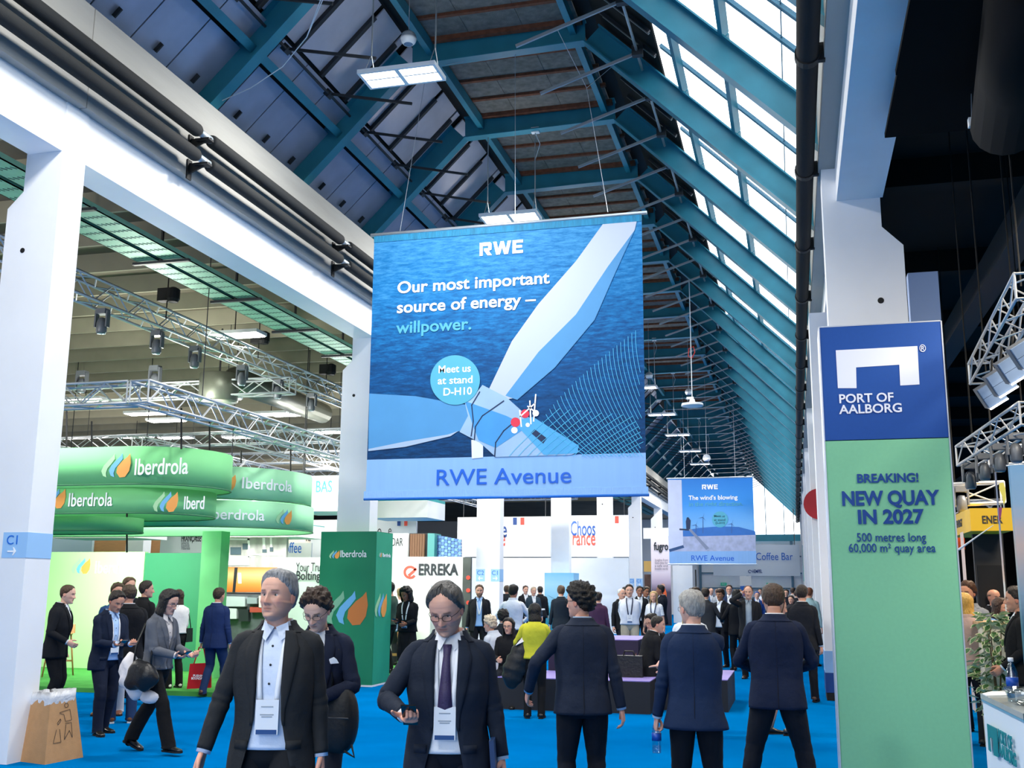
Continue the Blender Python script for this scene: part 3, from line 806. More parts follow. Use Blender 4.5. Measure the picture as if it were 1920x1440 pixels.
for i, X in enumerate((-13.5, -16.5, -20)):
    truss('truss running lengthwise over the booths, %s from the aisle' % ['first', 'second', 'third'][i], (X, 24, 5.35), (X, 46, 5.35), .3, .3, .5, .024)
m_lightbody = mat('stage_light_grey', '#6a6f76', .45, metal=.3); m_lens = mat('lens', '#aebfd0', .15, metal=.2)
def stage_light(p, label, s=1.):
    t = thing('stage_light', label, 'stage light', tuple(p), group='stage lights on the trusses')
    MB().box(-.10*s, .10*s, -.08*s, .08*s, -.10*s, 0).obj('base', m_lightbody, t)
    MB().box(-.13*s, -.10*s, -.05*s, .05*s, -.34*s, -.04*s).obj('yoke_arm', m_lightbody, t); MB().box(.10*s, .13*s, -.05*s, .05*s, -.34*s, -.04*s).obj('yoke_arm', m_lightbody, t)
    MB().lathe([(.075*s, -.46*s), (.095*s, -.42*s), (.095*s, -.26*s), (.06*s, -.17*s), (.03*s, -.16*s)], n=14).obj('head', m_lightbody, t, True)
    MB().lathe([(.001, -.465*s), (.07*s, -.462*s), (.07*s, -.455*s)], n=14).obj('lens', m_lens, t, True)
for i, (x, y) in enumerate(((193, 590), (296, 625), (367, 652), (455, 690), (522, 720), (585, 745))):
    q = atX(x, y-8, -11); q.z = 6.21
    stage_light(q, 'grey moving stage light under the highest truss, %s from the first column' % ['first', 'second', 'third', 'fourth', 'fifth', 'sixth'][i], .92)
for i, (x, y) in enumerate(((155, 700), (292, 690))):
    stage_light(at(x, y-4, 20.75), 'pale stage light under the first cross truss, %s' % ('by the column' if i == 0 else 'above the truss corner'), 1.1)
def hoist(p, label):
    t = thing('chain_hoist', label, 'hoist', tuple(p), group='chain hoists')
    MB().box(-.16, .10, -.09, .09, -.12, .12).lathe([(.09, -.14), (.12, -.08), (.12, .1), (.05, .14)], (.12, 0, 0), 12).obj('motor', m_black, t)
    MB().tube([(0, 0, .12), (0, 0, 7.5-p[2])], .012, 5).obj('chain', m_black, t)
    MB().tube([(0, 0, -.12), (0, 0, -.45)], .012, 5).obj('hook', m_black, t)
for i, (x, y) in enumerate(((313, 570), (485, 650), (612, 705))):
    q = atX(x, y, -11); hoist((q.x, q.y, 6.95), 'black chain hoist above the highest truss, %s' % ['nearest', 'middle', 'farthest'][i])
m_duct = mat('duct_zinc', '#6f7468', .4, metal=.6, var=.1)
q = at(412, 702, 21)
t = thing('air_drum', 'dark round air drum hanging below the ribbed ceiling', 'air vent', (q.x, q.y, 5.75))
MB().lathe([(.42, .0), (.44, .02), (.44, .62), (.40, .64)], n=28).obj('drum', m_duct, t, True)
MB().lathe([(.001, -.03), (.2, -.03), (.42, .0)], n=28).obj('outlet', mat('outlet', '#b9bca9', .5), t, True)
MB().tube([(0, 0, .6), (0, 0, 1.7)], .02, 6).obj('rod', m_darkbar, t)
t = thing('air_duct', 'grey round air duct running back under the side hall ceiling', 'duct')
MB().tube([at(440, 712, 21.6), at(520, 742, 25), at(605, 775, 29)], .30, 16).obj('duct_run', m_duct, t, True)
# ceiling lamps of the side hall (seen as bright lozenges)
m_hall = mat('hall_lamp', (1, .99, .93), .4, emit=14.)
hl = [(440, 631, 19), (410, 749, 25), (508, 778, 30), (272, 777, 26), (160, 752, 24), (312, 790, 32), (255, 820, 30), (450, 821, 36), (545, 779, 32), (620, 812, 34), (330, 822, 40), (600, 880, 48)]
HLAB = ['just below the highest truss, largest of all', 'right of the dark air drum foot', 'below the air duct, left of the second column', 'left of the bright truss corner', 'beside the first column, upper one', 'just under the bright truss corner', 'low between first column and bright truss',
        'low right of the dark air drum', 'under the far end of the highest truss', 'touching the second column edge', 'lowest above the near green rings', 'lowest above the pale far rings']
for i, (x, y, Y) in enumerate(hl):
    d = ray(x, y); p = CAM + d*((6.85-CAMH)/d.z)
    t = thing('ceiling_lamp', 'bright rectangular side hall lamp, ' + HLAB[i], 'lamp', tuple(p), group='side hall ceiling lamps')
    MB().box(-.6, .6, -.2, .2, 0, .02).obj('diffuser', m_hall, t)
    MB().box(-.63, .63, -.23, .23, .02, .09).obj('housing', m_lampframe, t)
    MB().tube([(0, 0, .09), (0, 0, .6)], .012, 5).obj('rod', m_darkbar, t)
for (X, Y) in ((-12.5, 9), (-13, 19), (-13, 29), (-13, 40), (-13, 54), (-22, 14), (-22, 28), (-22, 44), (-34, 22), (-34, 44)):  # unseen point lights added in mid-air for these lamps, reaching the ceiling too
    l = bpy.data.lights.new('hall_light', 'POINT'); l.energy = 620; l.color = (1, .97, .9); l.shadow_soft_size = .5
    o = bpy.data.objects.new('hall_light', l); COL.objects.link(o); o.location = (X, Y, 4.9)
# ================================================================== booths, signs and posters
def board(name, label, cat, x0, y0, x1, y1, Y, m, th=.1, ground=False, group=None, parent=None):
    a, c = at(x0, y0, Y), at(x1, y1, Y)
    o = MB().box(a.x, c.x, Y, Y+th, 0.0 if ground else c.z, a.z).obj(name, m, parent)
    if parent is None: tag(o, label, cat, group)
    return o
def ptxt(parent, body, px, py, wpx, Y, size, m, bold=.0, off=.004, name='lettering'):
    off = max(off, Y*.0007)
    a, c = at(px, py, Y-off), at(px+wpx, py, Y-off)
    return lettering(body, size, plane_matrix(((a.x+c.x)/2, Y-off, (a.z+c.z)/2), (1, 0, 0)), m, parent, bold=bold, width=abs(c.x-a.x), name=name)
def pshape(parent, name, px, Y, m, off=.003, d=.003):
    off = off*(1 if Y < 20 else Y*.06); d = max(d, Y*.0003)
    pts = [at(x, y, Y-off) for x, y in px]
    return MB().prism([(p.x, Y-off, p.z) for p in pts], (0, -d, 0)).obj(name, m, parent)
m_wall_w = mat('booth_white', '#f1f3f2', .6, var=.02)
m_wall_g = mat('booth_grey', '#c9ced3', .6, var=.05, vscale=1)
m_mint = mat('fabric_mint', '#7ccf8b', .7, var=.06, vscale=.7)
m_mint_d = mat('wall_green_darkened', '#2a7d54', .7, var=.08, vscale=.8)  # painted darker than the pale wall to stand for weaker light
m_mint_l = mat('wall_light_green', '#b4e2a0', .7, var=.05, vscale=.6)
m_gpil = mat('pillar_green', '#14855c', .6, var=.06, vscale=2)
m_leafg, m_leafb, m_leafo = mat('leaf_sage', '#a9d8a8', .5), mat('leaf_blue', '#6fb6e6', .5), mat('leaf_orange', '#f2a552', .5)
m_leafg2, m_leafo2 = mat('leaf_sage_dull', '#7fb796', .5), mat('leaf_orange_dull', '#cf7a3c', .5)
m_ink = mat('ink_black', '#20262c', .5); m_navy = mat('ink_navy', '#0f3f86', .5); m_sky = mat('ink_blue', '#1e6fd0', .5)
m_redink = mat('ink_red', '#d84a3a', .5); m_teal_p = mat('print_teal', '#12a8a8', .5)
m_tealw = ramp_mat('print_teal_fade', 'X', [(0, '#e8fbfb'), (.5, '#7fd8d8'), (1, '#16a9ad')], .5, .3, 3.2)
DROP = [(.30, 1.0), (.36, .62), (.31, .30), (.14, .06), (-.10, .04), (-.27, .24), (-.24, .48), (-.02, .72), (.18, .86)]
FLAME = [(-.06, 1.02), (-.02, .80), (-.16, .62), (-.34, .42), (-.40, .22), (-.36, .06), (-.52, .12), (-.62, .32), (-.52, .54), (-.30, .76), (-.14, .90)]
def leaves(parent, M, cx, cy, h, dull=False, name='leaf_mark'):
    for poly, dx, m in ((FLAME, -.36, m_leafg2 if dull else m_leafg), (FLAME, 0, m_leafb), (DROP, 0, m_leafo2 if dull else m_leafo)):
        flat([(cx + (x+dx)*h, cy + (y-.5)*h) for x, y in poly], M, m, parent, name, .003, .002)

# ---- green energy stand: platform, walls, hanging oval rings
t = MB().box(-22, -8.65, 15.15, 26, 0, .07).obj('stand_platform', m_green_carpet)
tag(t, 'low green carpeted platform of the leafy green stand', 'platform')
t = MB().box(-8.6, -6.85, 19.3, 23.6, 0, .06).obj('stand_platform', m_green_carpet)
tag(t, 'small green carpeted platform with bar stools behind the green pillar', 'platform')
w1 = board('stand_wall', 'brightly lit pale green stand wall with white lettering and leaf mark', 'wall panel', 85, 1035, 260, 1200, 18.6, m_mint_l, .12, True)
M1 = plane_matrix((0, 18.6-.002, 0), (1, 0, 0))
a = at(160, 1062, 18.6); leaves(w1, M1, a.x, a.z, .32)
ptxt(w1, 'Iberdrola', 178, 1065, 78, 18.6, .34, m_white_print, .01)
w2 = board('stand_wall', 'stand wall without print, its green darkened for weaker light, beside the lit pale wall', 'wall panel', 260, 1037, 384, 1200, 18.62, m_mint_d, .12, True)
w3 = board('stand_wall', 'tall narrow light green end panel of the green stand', 'wall panel', 380, 996, 404, 1200, 17.4, mat('wall_fresh_green', '#6cc47c', .7, var=.05), .3, True)
def ring(label, X0, X1, Y0, Y1, z0, z1, m):
    r = (Y1-Y0)/2; n = 14; path = []
    for i in range(13): a_ = -math.pi/2 + math.pi*i/12; path.append((X1 - r + r*math.cos(a_), (Y0+Y1)/2 + r*math.sin(a_)))
    for i in range(13): a_ = math.pi/2 + math.pi*i/12; path.append((X0 + r + r*math.cos(a_), (Y0+Y1)/2 + r*math.sin(a_)))
    N = len(path); t = thing('fabric_ring', label, 'hanging sign', group='oval green fabric rings')
    vs = [(x, y, z) for z in (z0, z1) for x, y in path]
    o = MB().add(vs, [(i, (i+1) % N, N+(i+1) % N, N+i) for i in range(N)]).obj('band', m, t, True)
    md = o.modifiers.new('thick', 'SOLIDIFY'); md.thickness = .03
    MB().tube([(x, y, z0-.005) for x, y in path] + [(path[0][0], path[0][1], z0-.005)], .012, 5).obj('edge_tube', mat('ring_edge', '#3f7a58', .6), t)
    return t
def ringlogo(t, px, py, wleaf, wtext, Yf, size):
    a = at(px + wleaf*.5, py, Yf)
    leaves(t, plane_matrix((0, Yf-.008, 0), (1, 0, 0)), a.x, a.z, size*1.08)
    if wtext: ptxt(t, 'Iberdrola', px + wleaf + 4, py + 2, wtext, Yf, size, m_white_print, .012, .02)
r1 = ring('upper green oval ring nearest the columns with leaf mark and white lettering', -17, -9.0, 14.4, 16.6, 3.24, 3.83, m_mint)
ringlogo(r1, 214, 874, 34, 100, 14.4, .36)
r2 = ring('lower green oval ring nearest the columns with two leaf marks', -17, -9.25, 14.5, 16.5, 2.80, 3.20, m_mint)
ringlogo(r2, 100, 936, 24, 82, 14.5, .30); ringlogo(r2, 305, 942, 34, 0, 14.5, .30)
ptxt(r2, 'Iberd', 345, 944, 38, 14.5, .28, m_white_print, .012, .02)
r3 = ring('lowest green oval ring behind the two near rings', -17, -10.6, 15.0, 16.2, 2.56, 2.79, m_mint)
m_mint2 = mat('fabric_mint_pale', '#a9edbc', .7, var=.05, vscale=.7)
r4 = ring('upper pale green oval ring farther back beside the second column', -17, -9.0, 16.75, 20.2, 3.22, 3.80, m_mint2)
r5 = ring('lower pale green oval ring farther back beside the second column', -17, -8.95, 16.8, 20.2, 2.72, 3.19, m_mint2)
def bendlogo(t, X1, Y0, Y1, ang, z, size, text=True):
    """lettering wrapped on the rounded end of a ring"""
    r = (Y1-Y0)/2; cx, cy = X1-r, (Y0+Y1)/2
    def f(p):
        a_ = ang + p.x/r
        return V3((cx + (r+.006+p.z)*math.cos(a_), cy + (r+.006+p.z)*math.sin(a_), z + p.y))
    if text: lettering('Iberdrola', size, None, m_white_print, t, bold=.012, align='LEFT', bend=f)
    for poly, dx, m in ((FLAME, -.36, m_leafg), (FLAME, 0, m_leafb), (DROP, 0, m_leafo)):
        pts = [f(V3(((x+dx-.65)*size*1.05, (y-.5)*size*1.05, 0))) for x, y in poly]
        nrm = V3((math.cos(ang), math.sin(ang), 0))*.004
        MB().prism(pts, nrm).obj('leaf_mark', m, t)
bendlogo(r4, -9.0, 16.75, 20.2, -.86, 3.50, .29); bendlogo(r5, -8.95, 16.8, 20.2, -1.22, 2.93, .27); bendlogo(r5, -8.95, 16.8, 20.2, -.22, 2.93, .27, False)
t = thing('ring_suspension', 'black rods carrying the green oval rings from the trusses', 'hanger')
for x, y0, y1, Y in ((125, 765, 838, 14.6), (172, 790, 838, 15.5), (340, 765, 842, 14.5), (393, 790, 845, 15.4), (545, 825, 885, 18.4), (452, 845, 868, 17.6), (238, 955, 1036, 16.4)):
    MB().tube([at(x, y0, Y), at(x, y1, Y)], .016, 5).obj('rod', m_black, t)
pl = thing('pillar_wrap', 'tall green pillar box with orange and blue leaf print around the second column', 'pillar box')
PX0, PX1, PY0, PY1 = -8.13, -7.08, 17.48, 18.28
zt = at(602, 997, PY0).z
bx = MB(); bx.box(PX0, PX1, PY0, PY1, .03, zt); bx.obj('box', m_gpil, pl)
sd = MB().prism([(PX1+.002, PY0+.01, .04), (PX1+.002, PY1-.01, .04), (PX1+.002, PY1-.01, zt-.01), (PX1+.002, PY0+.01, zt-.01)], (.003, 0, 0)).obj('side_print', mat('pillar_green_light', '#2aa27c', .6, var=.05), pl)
MB().box(PX0-.01, PX1+.01, PY0-.01, PY1+.01, 0, .03).obj('plinth', m_wall_w, pl)
Mp = plane_matrix((0, PY0-.002, 0), (1, 0, 0))
a = at(632, 1040, PY0); leaves(pl, Mp, a.x, a.z, .15)
ptxt(pl, 'Iberdrola', 638, 1039, 49, PY0, .17, m_white_print, .006)
a = at(668, 1142, PY0); leaves(pl, Mp, a.x, a.z, .60, True)
Ms = plane_matrix((PX1+.006, 0, 0), (0, 1, 0))
leaves(pl, Ms, PY0+.42, at(668, 1142, PY0).z+.05, .42); leaves(pl, Ms, PY0+.22, at(632, 1040, PY0).z, .09)
lettering('Iberdrola', .10, plane_matrix((PX1+.008, PY0+.50, at(632, 1040, PY0).z), (0, 1, 0)), m_white_print, pl, width=.38)

# ---- hanging header boxes of the stand behind
def header(label, x0, y0, x1, y1, Y, frac, txt=None, depth=1.5):
    a, c = at(x0, y0, Y), at(x1, y1, Y)
    t = thing('hanging_header', label, 'hanging sign', group='teal and white hanging headers')
    zm = c.z + (a.z-c.z)*frac
    MB().box(a.x, c.x, Y, Y+depth, zm, a.z).obj('teal_band', m_teal_p if not txt else m_tealw, t)
    MB().box(a.x, c.x, Y, Y+depth, c.z, zm).obj('white_band', m_wall_w, t)
    for xx in (a.x+.1, c.x-.1): MB().tube([(xx, Y+.4, a.z), (xx, Y+.4, 7.76)], .012, 5).obj('hanger', m_darkbar, t)
    if txt: ptxt(t, txt, x0+42, (y0+y1)/2-12, 30, Y, .4, mat('ink_teal', '#3fa0a6', .5), .005)
    return t
header('teal and white hanging header low behind the near green rings', 97, 972, 251, 1008, 24, .55)
header('teal and white hanging header with BAS lettering beside the second column', 550, 893, 640, 958, 23.5, .42, 'BAS')
header('white hanging header with thin teal edge just below the large banner', 690, 934, 801, 970, 27, .85)
header('white hanging header below the pale rings', 404, 982, 556, 1006, 22.5, .95)

# ---- booths seen between first and second column
board('booth_wall', 'timber clad booth wall under the teal header', 'wall panel', 160, 1006, 225, 1180, 28, mat('timber_panel', '#b98a5a', .6, var=.12, vscale=4, stretch=(1, 1, 8)), .1, True)
board('booth_wall', 'timber booth wall right of the white post', 'wall panel', 257, 980, 304, 1180, 28.5, MATS['timber_panel'], .1, True)
board('booth_post', 'white square booth post beside the timber wall', 'post', 239, 980, 257, 1180, 27.5, m_wall_w, .4, True)
board('booth_wall', 'pale blue grey booth wall under the teal header end', 'wall panel', 92, 1006, 160, 1180, 27.8, mat('wall_ice', '#b8d2dc', .6), .1, True)
t = board('poster_board', 'pale grey panel with black Republique Francaise lettering', 'sign', 303, 984, 384, 1180, 27, m_wall_g, .1, True)
ptxt(t, 'RÉPUBLIQUE', 340, 1002, 39, 27, .26, m_ink, .01); ptxt(t, 'FRANÇAISE', 340, 1010, 37, 27, .26, m_ink, .01)
for i, s_ in enumerate(('Liberté', 'Égalité', 'Fraternité')): ptxt(t, s_, 340, 1018+i*5, 14+i, 27, .13, mat('ink_grey', '#7d858d', .5))
t = board('photo_board', 'large photo panel of harbour machinery above an orange pipe', 'poster', 402, 1003, 533, 1112, 23.0, mat('photo_grey', '#a4a3a0', .5, var=.35, vscale=2.2, stretch=(2, 1, 1)), .1)
pshape(t, 'printed_pipe', [(403, 1063), (520, 1064), (520, 1110), (403, 1110)], 23.0, ramp_mat('photo_orange', 'Z', [(0, '#c9601c'), (.35, '#f08b3c'), (.7, '#f7b27a'), (1, '#d8722c')], .5, 1.6, -2.4))
pshape(t, 'printed_strap', [(440, 1064), (446, 1064), (441, 1110), (436, 1110)], 23.0, m_ink, .007)
pshape(t, 'printed_label', [(446, 1074), (452, 1074), (453, 1094), (447, 1094)], 23.0, m_white_print, .007)
for px in ([(424, 1009), (468, 1010), (468, 1013), (424, 1012)], [(424, 1012), (428, 1012), (430, 1040), (425, 1040)], [(464, 1010), (468, 1010), (470, 1045), (465, 1045)], [(430, 1042), (468, 1043), (468, 1060), (428, 1060)], [(492, 1006), (497, 1006), (498, 1030), (493, 1030)], [(506, 1006), (510, 1006), (511, 1030), (507, 1030)], [(470, 1038), (530, 1039), (530, 1042), (470, 1041)]):
    pshape(t, 'printed_rail', px, 23.0, mat('photo_light', '#e4e6e6', .5), .006)
for px in ([(404, 1006), (420, 1006), (422, 1034), (404, 1038)], [(455, 1019), (465, 1019), (465, 1030), (455, 1030)], [(432, 1026), (452, 1026), (452, 1040), (432, 1040)], [(492, 1030), (500, 1030), (500, 1036), (492, 1036)], [(506, 1026), (512, 1026), (512, 1034), (506, 1034)]):
    pshape(t, 'printed_machine', px, 23.0, mat('photo_slate', '#40525c', .5), .008)
ds = board('display_shelf', 'grey product display below the harbour photo panel', 'display', 404, 1114, 533, 1200, 22.6, mat('display_grey', '#5a6064', .5, var=.3, vscale=5), .5, True)
for i, (xa, ya, xb, yb, hx) in enumerate(((421, 1118, 464, 1137, '#b9c2c6'), (423, 1140, 448, 1160, '#cfd5d8'), (468, 1120, 486, 1132, '#8d989e'), (490, 1117, 503, 1140, '#d9cfc4'), (506, 1118, 530, 1150, '#7f8a90'), (452, 1142, 470, 1165, '#2a2f33'), (473, 1138, 500, 1148, '#a9473c'), (407, 1120, 417, 1160, '#3a4146'))):
    pshape(ds, 'display_item', [(xa, ya), (xb, ya+1), (xb, yb), (xa, yb)], 22.6, mat('item_'+hx[1:], hx, .4), .002, .12)
t = board('poster_board', 'white panel with blue coffee lettering behind the photo panel', 'sign', 530, 1018, 583, 1048, 27, m_wall_w, .06, True); ptxt(t, 'offee', 534, 1028, 31, 27, .42, m_sky)
t = board('poster_board', 'cream panel with REVE lettering and blue triangle mark', 'sign', 536, 988, 620, 1022, 30, mat('cream', '#e9dccb', .6), .1, True)
ptxt(t, 'REVE', 574, 1008, 22, 30, .34, m_ink, .01); pshape(t, 'triangle_mark', [(552, 993), (566, 1002), (551, 1010), (556, 1003)], 30, mat('mark_blue', '#2a9ac8', .5))
board('booth_wall', 'white booth wall left of the green pillar top', 'wall panel', 584, 975, 640, 1060, 29, m_wall_w, .1, True)
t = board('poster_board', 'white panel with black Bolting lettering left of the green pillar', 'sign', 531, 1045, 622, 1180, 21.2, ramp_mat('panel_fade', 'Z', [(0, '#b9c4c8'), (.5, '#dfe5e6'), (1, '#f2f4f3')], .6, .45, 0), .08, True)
ptxt(t, 'Your Tru', 555, 1064, 46, 21.2, .27, m_ink); ptxt(t, 'Bolting', 555, 1080, 45, 21.2, .27, m_ink, .01)

# ---- bolting stand between second and third column
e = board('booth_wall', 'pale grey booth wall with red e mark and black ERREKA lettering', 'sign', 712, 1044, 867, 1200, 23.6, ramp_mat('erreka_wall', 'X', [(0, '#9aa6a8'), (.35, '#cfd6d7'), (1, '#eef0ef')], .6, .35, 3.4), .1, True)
ptxt(e, 'ERREKA', 784, 1069, 74, 23.6, .36, m_ink, .03)
pts = []
for i in range(25): a_ = math.radians(-35 - 305*i/24); pts.append((769 + 12.5*math.cos(a_), 1073 - 12.5*math.sin(a_)))
for i in range(25): a_ = math.radians(-340 + 305*i/24); pts.append((769 + 8*math.cos(a_), 1073 - 8*math.sin(a_)))
pshape(e, 'logo_ring', pts, 23.6, m_redink); pshape(e, 'logo_bar', [(764, 1078), (780, 1064), (782, 1068), (768, 1081)], 23.6, m_redink)
board('machine_cabinet', 'white machine cabinet standing before the ERREKA wall', 'cabinet', 764, 1097, 806, 1190, 22.8, mat('cabinet_white', '#e9eae6', .5), .6, True)
t = board('info_board', 'dark info panel with red round marks at the ERREKA wall end', 'sign', 868, 1045, 881, 1180, 23.5, mat('panel_olive', '#4a4f4c', .5, var=.3, vscale=3), .1, True)
for y in (1083, 1107, 1130): pshape(t, 'round_mark', circle(878, y, 4, 14), 23.5, m_redink, .006); 
t = board('booth_wall', 'white booth wall with INDAR lettering above the ERREKA wall', 'sign', 716, 1000, 764, 1046, 26, m_wall_w, .1, True); ptxt(t, 'INDAR', 723, 1017, 32, 26, .3, m_ink)
t = thing('slat_screen', 'dark framed screen of brown upright timber slats above the ERREKA wall', 'screen')
board('back_panel', '', '', 764, 1000, 802, 1044, 26.2, mat('dark_panel', '#3a3f42', .6), .05, True, parent=t)
for i in range(6): board('slat', '', '', 769+i*4.6, 1001, 772+i*4.6, 1044, 26.1, mat('slat_brown', '#8a6248', .6), .08, parent=t)
t = thing('glass_block_box', 'blue glass block cube on the booth top beside the third column', 'cube')
board('block_side', '', '', 802, 1000, 814, 1044, 25.6, mat('teal_side', '#4a9a98', .5), .5, True, parent=t)
for i in range(8):
    for j in range(7):
        board('block', '', '', 814.5+i*6.3, 1003+j*5.9+i*1.2, 820+i*6.3, 1008.2+j*5.9+i*1.2, 25.8, mat('block_blue_a', '#5b86b8', .25, metal=.3) if (i+j) % 2 else mat('block_blue_b', '#3c6396', .25, metal=.3), .1, parent=t)
t = board('booth_header', 'white booth header with small flag bars above the INDAR wall', 'sign', 696, 971, 780, 1002, 29, m_wall_g, .1, True)
pshape(t, 'flag_bar', [(745, 972), (751, 972), (751, 986), (745, 986)], 29, m_navy); pshape(t, 'flag_bar', [(758, 972), (764, 972), (764, 986), (758, 986)], 29, m_redink); ptxt(t, 'oo   e', 700, 995, 34, 29, .4, m_ink)

# ---- the white pavilion behind the third, fourth and fifth column
def france(label, x0, y0, x1, y1, Y, bars, words, m):
    t = board('booth_header', label, 'sign', x0, y0, x1, y1, Y, m, .15)
    for xx in (x0+10, x1-10): q = at(xx, y0, Y); MB().tube([(q.x, Y+.08, q.z), (q.x, Y+.08, 7.7)], .015, 5).obj('hanger', m_darkbar, t)
    for i, x in enumerate(bars):
        if x: pshape(t, 'flag_bar', [(x, y0+.5), (x+7, y0+.5), (x+7, y0+14), (x, y0+14)], Y, m_navy if i == 0 else m_redink)
    for (s_, px, py, w, mm) in words: ptxt(t, s_, px, py, w, Y, .75, mm, .012)
    return t
france('white pavilion header with flag bars between third and fourth column', 858, 970, 1032, 1044, 34, (962, 976), (('e', 941, 994, 9, m_navy), ('e', 941, 1010, 6, m_redink)), m_wall_w)
france('pale blue pavilion header reading Choose France between fourth and fifth column', 1060, 967, 1180, 1044, 38, (None, 1153), (('Choos', 1070, 992, 46, m_navy), ('rance', 1073, 1010, 43, m_redink)), ramp_mat('pavilion_fade', 'Z', [(0, '#f4f7fa'), (.6, '#d5e0f0'), (1, '#b9c9e4')], .6, .28, -.8))
board('booth_wall', 'bright white pavilion back wall behind the standing crowd', 'wall panel', 860, 1046, 1180, 1150, 40, m_wall_w, .2, True)
def windposter(label, x0, y0, x1, Y):
    t = board('poster_box', label, 'poster', x0, y0, x1, 1200, Y, ramp_mat('print_wind', 'Z', [(0, '#0f7f96'), (.42, '#2f9db6'), (.46, '#7fc4e0'), (.75, '#9fd2ee'), (1, '#58aee2')], .5, .42, 0, .08, (2, 2, 5)), .9, True, 'wind farm poster boxes')
    cx = (x0+x1)/2
    pshape(t, 'printed_tower', [(cx-1, 1128), (cx+1.2, 1128), (cx+2.2, 1190), (cx-2, 1190)], Y, mat('print_pale', '#cfe6f2', .5))
    for a_ in (.55, 2.65, 4.7):
        if a_ < 4: pshape(t, 'printed_blade', [(cx, 1127), (cx+24*math.cos(a_), 1127-24*math.sin(a_)), (cx+.6, 1129)], Y, mat('print_bladegrey', '#5f8ea4', .5))
    return t
windposter('blue sea poster box with wind turbine around the fourth column', 1021, 1074, 1076, 34.6)
windposter('blue sea poster box with wind turbine around the fifth column', 1115, 1081, 1161, 43.3)
def cband(Y, z0, z1, label, texts, side=True):
    t = thing('direction_sign', label, 'sign', group='pale blue direction signs on the columns')
    m = mat('band_blue', '#9cc8f2', .5)
    for (xa, xb, body, arrow, wide) in texts:
        MB().box(xa, xb, Y-.004, Y+.001, z0, z1).obj('plate', m, t)
        h = z1-z0
        lettering(body, h*.52, plane_matrix((xa + (xb-xa)*.42 if wide else (xa+xb)/2, Y-.006, z1-h*.32), (1, 0, 0)), m_sky, t, bold=.0)
        M = plane_matrix((xa + (xb-xa)*.42 if wide else (xa+xb)/2, Y-.006, z0+h*.25), (1, 0, 0))
        s = h*.16*(1 if arrow > 0 else -1)
        flat([(-s*1.3, -.03*h), (s*.5, -.03*h), (s*.2, -.16*h), (s*.5, -.16*h), (s*1.2, 0), (s*.5, .16*h), (s*.2, .16*h), (s*.5, .03*h), (-s*1.3, .03*h)][::(1 if s > 0 else -1)], M, m_white_print, t, 'arrow')
    if side: MB().box(-7.351, -7.346, Y, Y+.37, z0, z1).obj('side_plate', m, t)
cband(LY[1], 1.95, 2.20, 'pale blue C1 arrow sign wrapped on the nearest white column', [(-7.63, -7.346, 'C1', 1, True)])
cband(LY[3], at(885, 1090, LY[3]).z, at(885, 1067, LY[3]).z, 'pale blue C2 and C1 arrow signs on the third column', [(-7.98, -7.74, 'C2', -1, False), (-7.58, -7.346, 'C1', 1, False)])
cband(LY[6], 1.75, 2.15, 'pale blue C2 and C1 arrow signs on the sixth column', [(-7.98, -7.72, 'C2', -1, False), (-7.62, -7.346, 'C1', 1, False)])
cband(LY[7], 1.65, 2.05, 'pale blue C2 and C1 arrow signs on the seventh column', [(-7.98, -7.72, 'C2', -1, False), (-7.62, -7.346, 'C1', 1, False)])

# ---- farther along the aisle
f = board('poster_banner', 'tall pale lilac roll-up with fugro lettering and a worker in orange', 'poster', 1220, 1006, 1259, 1150, 50, ramp_mat('fugro_fade', 'Z', [(0, '#1a1626'), (.36, '#3d3247'), (.46, '#bda9bb'), (.6, '#efdfe4'), (1, '#f6ecee')], .5, .24, 0), .1, True)
ptxt(f, 'fugro', 1226, 1025, 27, 50, .5, m_ink, .03)
for i, s_ in enumerate(('Insights from', 'Geo-data for', 'a safe and', 'liveable world')): ptxt(f, s_, 1228, 1050+i*5.5, 24, 50, .16, mat('ink_lilac', '#8d7f8c', .5))
pshape(f, 'printed_worker', [(1238, 1112), (1240, 1103), (1247, 1103), (1250, 1112), (1249, 1135), (1239, 1135)], 50, mat('print_orange', '#e8622c', .5))
pshape(f, 'printed_worker_head', circle(1243, 1098, 4, 12), 50, mat('print_skin', '#d9a48a', .5), .006)
board('poster_board', 'dark rusty picture panel left of the fugro roll-up', 'poster', 1208, 1077, 1221, 1150, 50.5, mat('print_rust', '#5a4038', .6, var=.5, vscale=3), .1, True)
board('booth_wall', 'white booth front with pale green mark right of the fugro roll-up', 'wall panel', 1261, 1060, 1300, 1150, 54, m_wall_w, .1, True)
board('booth_wall', 'white booth wall with brown corner behind the seventh column', 'wall panel', 1206, 990, 1260, 1010, 56, m_wall_w, .1)
board('booth_wall', 'gold picture panel high behind the sixth column', 'wall panel', 1207, 1052, 1222, 1072, 55, mat('gold_panel', '#c9a25a', .5), .1)
board('black_post', 'slim black post before the far booths', 'post', 1303, 1068, 1307, 1150, 58, m_black, .2, True)
cb = board('coffee_sign', 'wide white sign with blue Coffee Bar lettering above the far gates', 'sign', 1336, 1022, 1501, 1080, 79, mat('sign_ice', '#e3edf8', .6), .1)
ptxt(cb, 'Coffee Bar', 1417, 1044, 69, 79, .75, m_sky); ptxt(cb, 'HEMPEL', 1410, 1071.5, 19, 79, .34, m_navy, .015)
pts = [(1406 + 3.2*math.cos(2*math.pi*i/20), 1071.5 - 3.2*math.sin(2*math.pi*i/20)) for i in range(18)] + [(1406 + 2.1*math.cos(2*math.pi*i/20), 1071.5 - 2.1*math.sin(2*math.pi*i/20)) for i in range(17, -1, -1)]
pshape(cb, 'logo_ring', pts, 79, m_navy)
